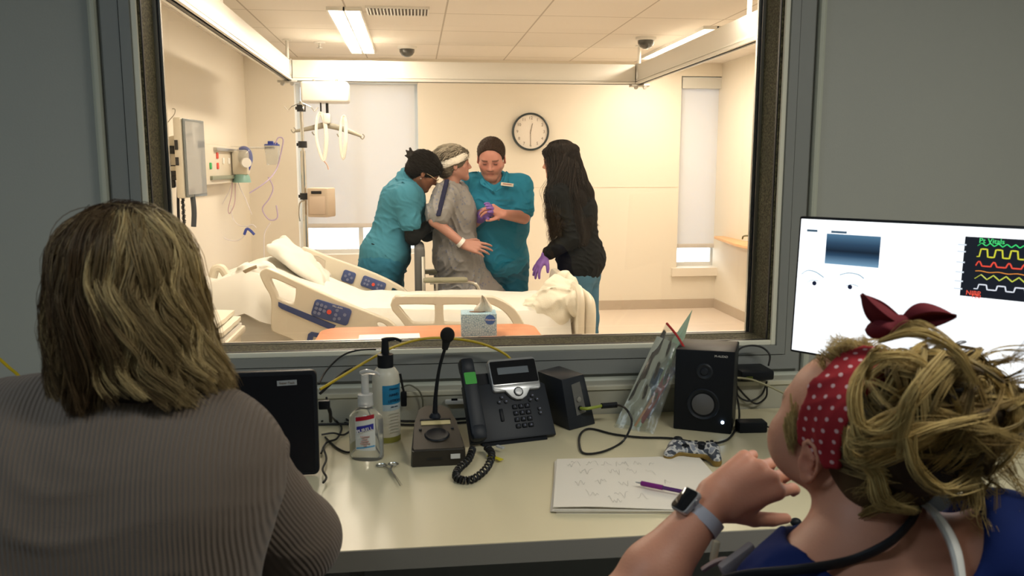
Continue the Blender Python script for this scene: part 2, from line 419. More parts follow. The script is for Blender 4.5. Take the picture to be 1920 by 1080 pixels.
# ================================================================== ORGANIC SHAPES
class SDF:
    def __init__(s, k=.02): s.P = []; s.k = k
    def rc(s, a, b, ra, rb=None, k=None, op=1):
        rb = ra if rb is None else rb
        s.P.append(('rc', np.array(a, float), np.array(b, float), ra, rb, s.k if k is None else k, op)); return s
    def chain(s, pts, rs, k=None):
        for i in range(len(pts)-1): s.rc(pts[i], pts[i+1], rs[i], rs[i+1], k)
        return s
    def el(s, c, r, M=None, k=None, op=1):
        r = np.array(r if hasattr(r, '__len__') else (r, r, r), float)
        M = np.eye(3) if M is None else np.array(M)[:3, :3]
        s.P.append(('el', np.array(c, float), r, M, s.k if k is None else k, op)); return s
    def inflate(s, d):
        o = SDF(s.k)
        for p in s.P:
            if p[0] == 'rc': o.P.append((p[0], p[1], p[2], p[3]+d, p[4]+d, p[5], p[6]))
            else: o.P.append((p[0], p[1], p[2]+d, p[3], p[4], p[5]))
        return o
    def bounds(s):
        lo = np.full(3, 1e9); hi = -lo
        for p in s.P:
            a, b = s._bb(p)
            if p[-1] == 1: lo = np.minimum(lo, a); hi = np.maximum(hi, b)
        return lo, hi
    def _bb(s, p):
        if p[0] == 'rc':
            r = max(p[3], p[4]); return np.minimum(p[1], p[2])-r, np.maximum(p[1], p[2])+r
        e = np.sqrt(((p[3]*p[2])**2).sum(1)); return p[1]-e, p[1]+e
    def mesh(s, h, disp=None, clip=None):
        lo, hi = s.bounds(); lo -= 3*h+.01; hi += 3*h+.01
        if clip:
            lo = np.maximum(lo, clip[0]); hi = np.minimum(hi, clip[1])
        n = np.ceil((hi-lo)/h).astype(int)+1
        F = np.full(n, .5, dtype=np.float32)
        ax = [lo[i]+h*np.arange(n[i]) for i in range(3)]
        for p in s.P:
            k, op = p[-2], p[-1]
            a, b = s._bb(p); m = k*1.5+3*h
            i0 = np.clip(np.floor((a-m-lo)/h).astype(int), 0, n); i1 = np.clip(np.ceil((b+m-lo)/h).astype(int)+1, 0, n)
            if (i1 <= i0).any(): continue
            X = ax[0][i0[0]:i1[0], None, None]; Y = ax[1][None, i0[1]:i1[1], None]; Z = ax[2][None, None, i0[2]:i1[2]]
            if p[0] == 'rc':
                A, B, ra, rb = p[1:5]; d = B-A; L2 = max((d*d).sum(), 1e-12)
                t = np.clip(((X-A[0])*d[0]+(Y-A[1])*d[1]+(Z-A[2])*d[2])/L2, 0, 1)
                D = np.sqrt((X-A[0]-t*d[0])**2+(Y-A[1]-t*d[1])**2+(Z-A[2]-t*d[2])**2)-(ra+(rb-ra)*t)
            else:
                C, r, M = p[1:4]; x = X-C[0]; y = Y-C[1]; z = Z-C[2]
                q = [(M[0, i]*x+M[1, i]*y+M[2, i]*z) for i in range(3)]
                k0 = np.sqrt((q[0]/r[0])**2+(q[1]/r[1])**2+(q[2]/r[2])**2)
                k1 = np.sqrt((q[0]/r[0]**2)**2+(q[1]/r[1]**2)**2+(q[2]/r[2]**2)**2)
                D = np.where(k1 < 1e-6, -r.min(), k0*(k0-1)/np.maximum(k1, 1e-6))
            sl = tuple(slice(i0[i], i1[i]) for i in range(3)); G = F[sl]
            if op == 1:
                if k > 0:
                    q = np.maximum(k-np.abs(G-D), 0)/k; F[sl] = np.minimum(G, D)-q*q*k*.25
                else: F[sl] = np.minimum(G, D)
            else:
                if k > 0:
                    q = np.maximum(k-np.abs(G+D), 0)/k; F[sl] = np.maximum(G, -D)+q*q*k*.25
                else: F[sl] = np.maximum(G, -D)
        if disp is not None:
            near = np.abs(F) < .05; idx = np.nonzero(near)
            pts = np.stack([ax[i][idx[i]] for i in range(3)], 1); F[near] += disp(pts).astype(np.float32)
        F[0] = F[-1] = .5; F[:, 0] = F[:, -1] = .5; F[:, :, 0] = F[:, :, -1] = .5
        # surface nets
        I = F < 0; c = [slice(0, -1), slice(1, None)]
        cnt = np.zeros([x-1 for x in n], dtype=np.int8)
        for dx in c:
            for dy in c:
                for dz in c: cnt += I[dx, dy, dz]
        act = (cnt > 0) & (cnt < 8); vid = np.full(act.shape, -1, dtype=np.int32); ci = np.nonzero(act)
        vid[ci] = np.arange(len(ci[0])); base = np.stack(ci, 1)
        acc = np.zeros((len(base), 3)); num = np.zeros(len(base))
        for axis in range(3):
            o1, o2 = [q for q in range(3) if q != axis]
            for u in (0, 1):
                for v in (0, 1):
                    p0 = base.copy(); p0[:, o1] += u; p0[:, o2] += v; p1 = p0.copy(); p1[:, axis] += 1
                    f0 = F[tuple(p0.T)]; f1 = F[tuple(p1.T)]; cr = (f0 < 0) != (f1 < 0)
                    t = np.where(cr, f0/np.where(cr, f0-f1, 1), 0); q = p0.astype(float); q[:, axis] += t
                    acc[cr] += q[cr]; num[cr] += 1
        V = lo+h*acc/num[:, None]; Fs = []
        for axis in range(3):
            o1, o2 = [(1, 2), (2, 0), (0, 1)][axis]
            s0 = [slice(None)]*3; s1 = [slice(None)]*3; s0[axis] = slice(0, -1); s1[axis] = slice(1, None)
            a = I[tuple(s0)]; b = I[tuple(s1)]; e = np.stack(np.nonzero(a != b), 1)
            e = e[(e[:, o1] > 0) & (e[:, o2] > 0)]
            inside = I[tuple(e.T)]
            def g(d1, d2):
                q = e.copy(); q[:, o1] -= d1; q[:, o2] -= d2; return vid[tuple(q.T)]
            Q = np.stack([g(1, 1), g(0, 1), g(0, 0), g(1, 0)], 1); Q[~inside] = Q[~inside][:, ::-1]; Fs.append(Q)
        Fq = np.concatenate(Fs); Fq = Fq[(Fq >= 0).all(1)]
        return V, Fq
    def build(s, name, h, m, parent=None, disp=None, label=None, colors=None, smooth_it=2, clip=None):
        V, Fq = s.mesh(h, disp, clip)
        for _ in range(smooth_it):
            A = np.zeros_like(V); N = np.zeros(len(V))
            for i in range(4):
                j = (i+1) % 4
                np.add.at(A, Fq[:, i], V[Fq[:, j]]); np.add.at(N, Fq[:, i], 1)
                np.add.at(A, Fq[:, j], V[Fq[:, i]]); np.add.at(N, Fq[:, j], 1)
            V = V*.4+.6*A/np.maximum(N, 1)[:, None]
        return fill_np(name, V, Fq, m, parent, label, colors(V) if colors else None)

_rg = np.random.RandomState(3)
def wrinkle(amp, scale, dirv=(0, 0, 1), stretch=2.5, seed=0):
    """folded-cloth displacement: sharp-crested warped ridges running across dirv, stronger in patches"""
    rg = np.random.RandomState(seed); d = np.array(dirv, float); d /= np.linalg.norm(d)
    W_ = [(v_/np.linalg.norm(v_), rg.rand()*6.28, 1/(1+i*.5)) for i, v_ in enumerate(rg.randn(7, 3))]
    Q = []
    for i in range(4):
        v = rg.randn(3); v -= d*(v @ d); v /= np.linalg.norm(v); v = d+v*(.35+.4*(i % 2)); Q.append(v/np.linalg.norm(v)*(1+.45*i))
    def f(p):
        w_ = sum(a*np.sin((p @ q)*scale*.45+ph) for q, ph, a in W_)
        s_ = 0
        for i, q in enumerate(Q):
            r_ = 1-np.abs(np.sin((p @ q)*scale*.5+w_*1.3+i*2.1)); mk = .5+.5*np.sin((p @ W_[i][0])*scale*.22+i*1.7+w_*.4)
            s_ = s_+(r_*r_-.35)*mk/(1+.45*i)
        return -amp*s_
    return f

def head_prims(s, M, sc=1.0, ears=True, male=False, mouth=0, neck=None):
    """M: head frame (origin between the ears at eye level, +Y face, +X the person's right)"""
    M = Matrix(M); R3 = M.to_3x3().normalized()
    T = lambda x, y, z: M @ Vector((x*sc, y*sc, z*sc))
    def el(c, r, k=.02, op=1, rot=None): s.el(T(*c), [q*sc for q in r], R3 @ Euler(rot).to_matrix() if rot else R3, k*sc, op)
    def rc(a, b, ra, rb=None, k=.02): s.rc(T(*a), T(*b), ra*sc, (ra if rb is None else rb)*sc, k*sc)
    jw = .004 if male else 0
    el((0, -.018, .036), (.077, .094, .079)); el((0, .028, .03), (.066, .062, .062)); el((0, .026, -.03), (.060+jw, .062, .070))
    for x in (-1, 1):
        rc((x*.052, -.004, -.045), (x*.016, .066, -.088), .020+jw, .017+jw); rc((x*.043, .048, -.022), (x*.03, .06, -.045), .024, .02)
    el((0, .070, -.092), (.024+jw, .019, .017), .02)
    rc((-.032, .076, .019), (.032, .076, .019), .012+jw/2, k=.018)
    rc((0, .084, .010), (0, .104, -.026), .0065, .0105, k=.012)
    for x in (-1, 1): rc((x*.009, .094, -.032), (x*.013, .088, -.032), .007, k=.008)
    for x in (-1, 1): el((x*.031, .096, .001), (.017, .012, .011), .012, -1)
    for x in (-1, 1): el((x*.031, .074, .0), (.0135, .0135, .0125), .004)
    rc((-.017, .082, -.056), (.017, .082, -.056), .0055, k=.008); rc((-.014, .081, -.065), (.014, .081, -.065), .0065, k=.008)
    el((0, .094, -.0605), (.022, .008, .0018), .002, -1)
    if ears:
        for x in (-1, 1):
            el((x*.079, -.012, -.010), (.007, .017, .029), .006, rot=(.15, 0, x*-.35))
            el((x*.087, -.006, -.006), (.006, .009, .016), .004, -1, rot=(.15, 0, x*-.35))
    if neck is not None:
        s.rc(T(0, -.025, -.06), neck[0], .050*sc, neck[1], k=.03)

def hand_prims(s, wrist, along, palm_n, thumb_side, curls, sc=1.0, spread=.06, inf=0, thumb=(.5, .5), k=.006, palm=True):
    """along: wrist->knuckles; palm_n: direction the palm faces; thumb_side +1/-1 on along x palm_n; curls: per finger (a1,a2,a3)"""
    a = Vector(along).normalized(); n = Vector(palm_n); n = (n-a*n.dot(a)).normalized(); sd = a.cross(n)*thumb_side
    w_ = Vector(wrist); L = sc
    K = []
    for i in range(4):
        off = (.030-.0205*i)*L; fwd = (.090, .094, .088, .078)[i]*L
        K.append(w_+a*fwd+sd*off)
    if palm:
        for i in range(4): s.rc(w_+a*.012*L+sd*(.016-.011*i)*L, K[i], .0145*L+inf, .0115*L+inf, k=.012)
        s.rc(w_+a*.02*L+sd*.015*L+n*.006*L, w_+a*.055*L+sd*.026*L+n*.010*L, .016*L+inf, .013*L+inf, k=.012)
    segs = ((.042, .026, .021), (.046, .029, .022), (.042, .027, .021), (.033, .020, .018))
    tips = []
    for i in range(4):
        d = (a+sd*spread*(1.5-i)).normalized(); p = K[i]; c = curls[i]; nn = n
        rr = (.0092, .0082, .0074, .0062)
        for j in range(3):
            ang = c[j]; d2 = d*math.cos(ang)+nn*math.sin(ang); nn = nn*math.cos(ang)-d*math.sin(ang); d = d2
            q = p+d*segs[i][j]*L; f = .88 if i == 3 else 1
            s.rc(p, q, rr[j]*L*f+inf, rr[j+1]*L*f+inf, k=.003 if j else k); p = q
        tips.append(p)
    t0 = w_+a*.022*L+sd*.024*L+n*.006*L; d = (a*.62+sd*(.72*(1-thumb[0]*.6))+n*thumb[0]*.8).normalized()
    p1 = t0+d*.042*L; d2 = (d+n*thumb[1]*.5+a*.35).normalized(); p2 = p1+d2*.032*L; d3 = (d2+a*.25+n*thumb[1]*.3-sd*thumb[1]*.3).normalized(); p3 = p2+d3*.024*L
    s.rc(t0, p1, .014*L+inf, .0115*L+inf, k=.010); s.rc(p1, p2, .0112*L+inf, .010*L+inf, k=.004); s.rc(p2, p3, .010*L+inf, .0078*L+inf, k=.003)
    return tips, p3

def headframe(loc, yaw, pitch=0, roll=0):
    """yaw: degrees counter-clockwise from +Y seen from above; pitch: + looks up; roll: + leans to the person's right"""
    return Matrix.Translation(loc) @ Matrix.Rotation(R(yaw), 4, 'Z') @ Matrix.Rotation(R(pitch), 4, 'X') @ Matrix.Rotation(R(roll), 4, 'Y')

def vcol_mat(name, rough=.5, bump=0, bscale=100, sss=0, sheen=0, spec=.5, aniso=0):
    m = mat(name, (.5, .5, .5), rough, spec=spec, bump=bump, bscale=bscale, sss=sss, sheen=sheen)
    k = NT(m)
    if not k.b.inputs['Base Color'].is_linked:
        a = k.n('Attribute', _attribute_name='col'); k.l(a.outputs['Color'], k.b.inputs['Base Color'])
    return m
m_skin = vcol_mat('skin', .5, bump=.06, bscale=240, sss=.12)
m_hair = vcol_mat('hair_strands', .5, spec=.3)
m_hairmat = vcol_mat('hair_cap', .85, spec=.12, bump=.4, bscale=160)

def skin_colors(base, M, sc=1.0, lip=None, brow=None, beard=None):
    Mi = np.array(Matrix(M).inverted())
    base = np.array(base)
    def f(V):
        L = (V @ Mi[:3, :3].T+Mi[:3, 3])/sc; C = np.tile(base, (len(V), 1)).astype(float)
        x, y, z = L.T; ax = np.abs(x)
        def blend(w_, c): C[:] = C*(1-w_[:, None])+np.array(c)*w_[:, None]
        g = lambda d: np.clip(1-d, 0, 1)
        blend(.35*g(np.sqrt(((ax-.04)/.03)**2+((z+.03)/.03)**2))*(y > .02), base*np.array((1.1, .75, .7)))
        blend(.45*np.clip(1.4-np.sqrt(((ax-.031)/.017)**2+((z+.002)/.011)**2), 0, 1)*(y > .05), base*np.array((.6, .48, .46)))  # eye sockets darkened: shade painted into the skin colour
        if beard is not None: blend(.55*g(np.maximum((z+.045)/.02, 0))*(z > -.13)*(y > .0), beard)
        if lip is not None: blend(.8*g(np.sqrt((x/.025)**2+((z+.0605)/.012)**2)*.8)*(y > .07), lip)
        if lip is not None: blend(.85*(np.abs(z+.0605) < .0022)*(ax < .021)*(y > .06), base*.35)  # dark line between the lips, crease shade painted into the colour
        if brow is not None: blend(.85*np.clip(1.6-np.abs(z-.022+((ax-.03)*6)**2*.02)/.0035, 0, 1)*(ax > .013)*(ax < .050)*(y > .05), brow)
        blend(1.*(np.sqrt(((ax-.031)/.012)**2+((z+.001)/.0028)**2) < 1)*(y > .06), (.03, .02, .02))
        return C
    return f

def strands(name, paths, r0, colf, parent, m=None, label=None, sides=3, taper=.35):
    """paths: (N,K,3) array of strand centre lines; colf(i)->(K,3) or (3,)"""
    P = np.asarray(paths, float); N, K, _ = P.shape
    T = np.gradient(P, axis=1); T /= np.maximum(np.linalg.norm(T, axis=2, keepdims=True), 1e-9)
    up = np.array((.31, .17, .93)); A = np.cross(T, up); A /= np.maximum(np.linalg.norm(A, axis=2, keepdims=True), 1e-9); B = np.cross(T, A)
    rad = np.broadcast_to(np.asarray(r0, float).reshape(-1, 1), (N, 1))*(1-(1-taper)*np.linspace(0, 1, K)**2)[None]
    V = np.zeros((N, K, sides, 3))
    for q in range(sides):
        t = 2*PI*q/sides; V[:, :, q] = P+rad[:, :, None]*(A*math.cos(t)+B*math.sin(t))
    base = (np.arange(N)*K*sides)[:, None, None]; kk = (np.arange(K-1)*sides)[None, :, None]; q = np.arange(sides)[None, None, :]; q2 = (q+1) % sides
    F = np.stack([base+kk+q, base+kk+q2, base+kk+sides+q2, base+kk+sides+q], -1).reshape(-1, 4)
    C = np.zeros((N, K, sides, 3))
    for i in range(N):
        c = np.asarray(colf(i)); C[i] = (c[:, None, :] if c.ndim == 2 else c[None, None, :])
    return fill_np(name, V.reshape(-1, 3), F, m or m_hair, parent, label, C.reshape(-1, 3))
# ================================================================== PEOPLE IN THE PATIENT ROOM
def cloth(name, col, rough=.8, bs=400, b=.04, sheen=.0, var=.07):
    return mat(name, col, rough, bump=b, bscale=bs, var=var, vscale=12, sheen=sheen, spec=.15)
m_teal = cloth('teal_scrub_cloth', S(66, 126, 146)); m_teal2 = cloth('bright_teal_scrub_cloth', S(44, 132, 164))
m_tealdk = cloth('deep_teal_scrub_cloth', S(46, 106, 132)); m_black = cloth('black_fleece', S(26, 27, 27), b=0, var=.02, rough=1); m_jean = cloth('blue_denim', S(70, 110, 135)); m_gown = cloth('grey_gown_cloth', S(150, 148, 142))
m_glove = mat('purple_nitrile', S(126, 92, 170), .4, bump=.1, bscale=60)
m_band = cloth('white_gauze', (.82, .78, .68), b=.5, bs=120)
m_shoe = mat('dark_shoe_leather', (.05, .05, .055), .4); m_sock = mat('tan_grip_sock', (.55, .42, .28), .8)
m_navy = cloth('navy_strap_webbing', S(40, 42, 66))
m_dark = mat('black_plastic', (.018, .018, .02), .35)
HV = .0055
def legs(s, hips, feet, r=(.088, .062, .045), y_toe=(0, 1), k=.03, kneebend=(0, 0)):
    for h_, f_ in zip(hips, feet):
        h_ = Vector(h_); f_ = Vector(f_); kn = (h_+f_)/2+Vector((kneebend[0], kneebend[1], .02))
        s.rc(h_, kn, r[0], r[1], k=k); s.rc(kn, f_, r[1], r[2], k=k)
def shoes(name, feet, d, parent, m, L=.25):
    d = Vector((d[0], d[1], 0)).normalized()
    for f_ in feet:
        s = SDF(.02); f_ = Vector(f_); f_ = Vector((f_.x, f_.y, 0))
        s.rc(f_-d*.05+Vector((0, 0, .045)), f_+d*(L-.09)+Vector((0, 0, .036)), .042, .034); s.el(f_+Vector((0, 0, .07)), (.042, .042, .05))
        s.el(f_+d*.05-Vector((0, 0, .2)), (.3, .3, .2), k=.004, op=-1)
        s.build(name, .007, m, parent)
def hair_cap(parent, M, sc, col, grow=.010, length=0, nstr=2200, seed=1, brow_z=.045, back_z=-.06, side_y=.02, streak=None, r=.0012, lay_dir=(0, -1, .1), strand_len=.022, lift=.0):
    """short hair: a grown cranium cut away from the face, plus laid strands"""
    rg = np.random.RandomState(seed); M = Matrix(M); R3 = M.to_3x3().normalized(); T = lambda *p: M @ (Vector(p)*sc)
    s = SDF(.01); g = grow
    s.el(T(0, -.020, .036), [(.077+g)*sc, (.094+g)*sc, (.079+g)*sc], R3); s.el(T(0, .026, .035), [(.067+g)*sc, (.064+g)*sc, (.062+g)*sc], R3)
    s.el(T(0, -.055, -.015), [(.062+g)*sc, (.05+g)*sc, (.06+g)*sc], R3)
    s.el(T(0, .115, -.075+brow_z-.045), [.105*sc, .10*sc, .115*sc], R3, k=.012, op=-1)
    s.el(T(0, .03, -.12+back_z+.05), [.13*sc, .06*sc, .10*sc], R3, k=.012, op=-1)
    base = np.array(col)*.8
    o = s.build('hair', .0045, m_hairmat, parent, disp=wrinkle(.0015, 260, (1, 0, 0), seed=seed), colors=lambda V: np.tile(base, (len(V), 1)))
    # short strands laid over the cap, following its surface
    me = o.data; n = len(me.vertices); co = np.empty(n*3, np.float32); no = np.empty(n*3, np.float32); me.vertices.foreach_get('co', co); me.vertices.foreach_get('normal', no); co = co.reshape(-1, 3); no = no.reshape(-1, 3)
    Wm = np.array(wmat(parent)); co = co @ Wm[:3, :3].T+Wm[:3, 3]; idx = rg.choice(n, nstr); comb = np.array(R3 @ Vector(lay_dir)); P = []; C = []
    for i in idx:
        d = comb-no[i]*(comb @ no[i]); d = d/max(np.linalg.norm(d), 1e-6)+rg.normal(0, .13, 3); L = strand_len*rg.uniform(.6, 1.2)
        P.append([co[i]+d*L*q+no[i]*(.0015+lift*q-.3*lift*q*q) for q in np.linspace(0, 1, 5)]); C.append(np.array(col)*rg.uniform(.5, 1.7))
    strands('hair_strands', P, r, lambda i: C[i], o)
    return o
def limb(s, a, b, c, ra, rb, rc_, k=.02):
    s.rc(a, b, ra, rb, k=k); s.rc(b, c, rb*.98, rc_, k=k)

# ---------------------------------------------------------------- nurse bending over on the left
def nurse():
    t = thing('person', 'nurse in teal scrubs over black sleeves, dark hair tied back, bending over the patient', 'person', (PY(725, 500, 5.4).x, 5.4, 0))
    Yn = 5.38; J = lambda u, v, y=Yn: PY(u, v, y)
    hip = J(722, 478); chest = J(757, 375); neck = J(778, 340); hd = J(795, 322, Yn-.02)
    M = headframe(hd, -78, -33, 8); skin = S(120, 78, 56)
    body = SDF(.03)
    head_prims(body, M, 1.0, neck=(neck+Vector((-.03, 0, -.03)), .055))
    shR = J(762, 368, Yn-.16); shL = J(770, 362, Yn+.17); hR = hip+Vector((0, -.09, -.03)); hL = hip+Vector((0, .10, -.03))
    def torso(s, d=0):
        s.rc(hip+Vector((0, -.06, 0)), hip+Vector((0, .07, 0)), .130+d, k=.06); s.rc(hip, chest+Vector((-.02, 0, 0)), .118+d, .118+d, k=.06)
        s.rc(chest+Vector((-.01, -.06, 0)), chest+Vector((-.01, .07, 0)), .108+d, k=.05); s.rc(shR, shL, .062+d, k=.06)
        s.rc(chest+Vector((.02, -.04, -.02)), chest+Vector((.02, .06, -.02)), .10+d, k=.05)
    torso(body, -.012)
    elR = J(774, 446, Yn-.16); wrR = J(808, 420, Yn-.02); elL = J(800, 440, Yn+.2); wrL = J(842, 430, Yn+.16)
    limb(body, shR, elR, wrR, .046, .036, .026); limb(body, shL, elL, wrL, .046, .036, .026)
    hand_prims(body, wrR, J(840, 405, Yn+.0)-wrR, (.1, 1, .1), 1, [(.5, .6, .4)]*4, 1.0)
    hand_prims(body, wrL, (1, .0, .1), (0, -1, 0), -1, [(.5, .6, .4)]*4, 1.0)
    feet = [(J(700, 500).x, Yn-.1, .07), (J(742, 500).x, Yn+.14, .07)]
    legs(body, (hR, hL), feet)
    body.build('body', HV, m_skin, t, colors=skin_colors(skin, M, lip=S(130, 70, 66), brow=(.02, .015, .01)))
    und = SDF(.02); limb(und, shR, elR, wrR, .056, .046, .036); limb(und, shL, elL, wrL, .056, .046, .036)
    und.build('undershirt', HV, m_black, t, disp=wrinkle(.003, 90, (0, 0, 1), seed=2))
    top = SDF(.03); torso(top, .012); top.rc(shR, shR.lerp(elR, .62), .072, .070, k=.04); top.rc(shL, shL.lerp(elL, .62), .072, .070, k=.04)
    top.rc(hip, hip+Vector((-.02, 0, -.07)), .155, .15, k=.05)
    top.rc(neck+Vector((-.05, 0, .02)), chest+Vector((0, 0, .04)), .07, .10, k=.04)
    top.el(neck+Vector((.035, 0, .03)), (.07, .06, .075), k=.01, op=-1)
    top.build('scrub_top', HV, m_teal, t, disp=wrinkle(.009, 95, (.5, 0, 1), seed=5))
    pants = SDF(.03); pants.rc(hip+Vector((-.01, -.06, -.06)), hip+Vector((-.01, .07, -.06)), .142, k=.06); pants.rc(hip+Vector((-.05, -.05, -.1)), hip+Vector((-.05, .08, -.1)), .125, k=.05)
    legs(pants, (hR, hL), [Vector(f)+Vector((0, 0, .02)) for f in feet], (.115, .088, .075)); pants.build('scrub_trousers', .007, m_tealdk, t, disp=wrinkle(.008, 90, (0, 0, 1), seed=7))
    pk = MB(); p = J(705, 462, Yn-.155); pk.box(p+Vector((.03, 0, 0)), (.12, .012, .004), rot=(0, .3, 0)); pk.build('pocket_seam', m_black, t)
    shoes('shoe', feet, (1, .1), t, m_shoe)
    # hair swept back to a small tail
    rg = np.random.RandomState(5); hair_cap(t, M, 1.0, (.012, .009, .007), grow=.014, brow_z=.06, back_z=-.05, seed=3)
    tl = SDF(.01); T = lambda *q: M @ Vector(q)
    tl.el(T(0, -.118, .040), (.030, .026, .032)); tl.rc(T(0, -.13, .05), T(.01, -.155, .075), .016, .008); tl.rc(T(0, -.13, .04), T(-.01, -.165, .05), .014, .006); tl.rc(T(0, -.13, .03), T(.0, -.155, .02), .014, .006)
    tl.build('hair_bun', .004, m_hair, t, disp=wrinkle(.003, 200, seed=4), colors=lambda V: np.tile((.012, .009, .007), (len(V), 1)))
    MB().tube([T(.024*math.cos(a), -.108, .036+.024*math.sin(a)) for a in np.linspace(0, 2*PI, 14)[:-1]], .006, closed=True).build('hair_tie', mat('grey_elastic', (.4, .42, .48), .6), t)
    # glasses
    g = MB()
    for x in (-1, 1):
        g.tube([T(x*.032+.02*math.cos(a), .098, -.002+.014*math.sin(a)) for a in np.linspace(0, 2*PI, 15)[:-1]], .0018, n=5, closed=True)
        g.tube([T(x*.052, .096, .002), T(x*.078, .03, .004), T(x*.081, -.01, .0)], .0018, n=5)
    g.tube([T(-.012, .1, .002), T(.012, .1, .002)], .0018, n=5)
    g.build('glasses', mat('gold_wire', (.75, .6, .4), .3, metal=.7), t)
    MB().ball(T(.079, -.008, -.045), .005).build('earring', m_steel, t)
    w1 = wrR.lerp(elR, .12); ax = (elR-wrR).normalized()
    MB().cyl(w1, w1+ax*.03, .040, n=20).build('wrist_band', m_dark, t)
nurse()

# ---------------------------------------------------------------- patient in a gown
def patient():
    Yp = 5.5; J = lambda u, v, y=Yp: PY(u, v, y)
    t = thing('person', 'patient with grey hair, pale grey gown and white bandage headband, helped to stand', 'person', (J(860, 500).x, Yp, 0))
    hd = J(852, 308); M = headframe(hd, -82, 4, 0); skin = S(182, 134, 118); neck = J(848, 345); chest = J(846, 390); hip = J(857, 476)
    shR = J(836, 365, Yp-.15); shL = J(858, 362, Yp+.16)
    b = SDF(.03); head_prims(b, M, 1.0, neck=(neck+Vector((-.01, 0, -.05)), .056))
    def torso(s, d=0):
        s.rc(shR, shL, .065+d, k=.05); s.rc(chest+Vector((0, -.05, .02)), chest+Vector((0, .05, .02)), .115+d, k=.06); s.rc(chest+Vector((.03, -.02, -.05)), chest+Vector((.03, .03, -.05)), .115+d, k=.06)
        s.rc(chest, hip, .12+d, .13+d, k=.05); s.rc(hip+Vector((0, -.05, -.02)), hip+Vector((0, .05, -.02)), .13+d, k=.05)
    torso(b, -.02)
    elR = J(815, 414, Yp-.24); wrR = J(868, 458, Yp-.24); elL = J(884, 410, Yp+.13); wrL = J(908, 396, Yp+.0)
    limb(b, shR, elR, wrR, .047, .036, .027); limb(b, shL, elL, wrL, .045, .036, .026)
    hand_prims(b, wrR, J(908, 466, Yp-.24)-wrR, (.1, .9, -.5), 1, [(.15, .25, .2), (.2, .3, .2), (.25, .35, .2), (.3, .4, .2)], 1.08)
    hand_prims(b, wrL, (1, -.1, .1), (0, .2, -1), -1, [(.5, .6, .4)]*4, .95)
    feet = [(J(850, 500).x, Yp-.1, .07), (J(880, 500).x, Yp+.1, .07)]
    hips_ = (hip+Vector((0, -.09, -.05)), hip+Vector((0, .09, -.05))); legs(b, hips_, feet, (.055, .042, .036))
    b.build('body', .0042, m_skin, t, colors=skin_colors(skin, M, lip=S(170, 95, 85), brow=S(120, 100, 85)))
    g = SDF(.03); torso(g, .018)
    g.rc(shR, shR.lerp(elR, .70), .082, .088, k=.03); g.rc(shL, shL.lerp(elL, .70), .08, .085, k=.03)
    lo = [J(840, 560, Yp-.04), J(922, 560, Yp-.02), J(880, 560, Yp+.10), J(880, 560, Yp-.10)]
    for p in lo: g.rc(hip+(p-hip)*.1, hip.lerp(p, .98), .112, .088, k=.07)
    dn = Vector((0, 0, -.28))
    for p in lo: g.rc(hip.lerp(p, .98), hip.lerp(p, .98)+dn, .085, .080, k=.07)
    g.el(neck+Vector((.03, 0, .035)), (.068, .062, .062), k=.012, op=-1)
    g.el(lo[0]+Vector((0, 0, -.52)), (.5, .5, .2), k=.01, op=-1)
    m = bpy.data.materials.new('gown_print'); m.use_nodes = True; k = NT(m); MATS['gown_print'] = m
    tc = k.n('TexCoord'); v = k.n('TexVoronoi', Scale=42.0); k.l(tc.outputs['Object'], v.inputs['Vector'])
    n = k.n('TexNoise', Scale=7.0, Detail=3.0); k.l(tc.outputs['Object'], n.inputs['Vector'])
    dot = k.math('LESS_THAN', v.outputs['Distance'], .28); gate = k.math('GREATER_THAN', n.outputs['Fac'], .47)
    k.l(k.mix(k.math('MULTIPLY', dot, gate), S(140, 138, 136), S(116, 120, 138)), k.b.inputs['Base Color']); k.b.inputs['Roughness'].default_value = .8
    bp = k.n('Bump', Strength=.15, Distance=.01); k.l(n.outputs['Fac'], bp.inputs['Height']); k.l(bp.outputs[0], k.b.inputs['Normal'])
    g.build('hospital_gown', HV, m, t, disp=wrinkle(.013, 75, (1, .4, .15), seed=11))
    shoes('sock', feet, (1, .0), t, m_sock, .24)
    # hair: cap and tufts
    T = lambda *q: M @ Vector(q); rg = np.random.RandomState(2)
    hair_cap(t, M, 1.0, S(112, 104, 90), grow=.016, brow_z=.060, back_z=-.045, seed=6)
    P = []; cols = []
    for i in range(1400):
        th = rg.uniform(0, 2*PI); ph = abs(rg.normal(0, .75)); ph = min(ph, 1.5)
        c0 = Vector((.088*math.sin(ph)*math.cos(th), -.02+.105*math.sin(ph)*math.sin(th), .036+.092*math.cos(ph)))
        if c0.y > .045 and c0.z < .085: continue
        path = []; d = Vector((rg.normal(0, .1), -.9, .25+rg.normal(0, .12))) if c0.y < .05 else Vector((0, .5, .3)); L = rg.uniform(.03, .06)
        if c0.z < .04: d = Vector((0, -.5, -.8))
        for q in range(6):
            f = q/5; p = c0+d*L*f+Vector((0, 0, -.035*f*f)); rr = math.sqrt((p.x/.085)**2+((p.y+.02)/.103)**2+((p.z-.036)/.088)**2)
            if rr < 1.13: p = Vector((p.x/rr*1.13, (p.y+.02)/rr*1.13-.02, (p.z-.036)/rr*1.13+.036))
            path.append(T(*p))
        P.append(path); g_ = rg.uniform(.3, 2.2); cols.append(np.array(S(140, 132, 116))*g_)
    strands('hair_tufts', P, .0017, lambda i: cols[i], t)
    # headband of gauze, wrapped low at the nape and over the brow
    hb = SDF(.006); hr = M.to_3x3()
    hb.el(T(0, -.014, .024), (.101, .121, .085), hr @ Euler((.30, 0, 0)).to_matrix())
    hb.el(T(0, -.012, .024) + hr @ Euler((.30, 0, 0)).to_matrix() @ Vector((0, 0, .118)), (.5, .5, .095), hr @ Euler((.30, 0, 0)).to_matrix(), k=.004, op=-1)
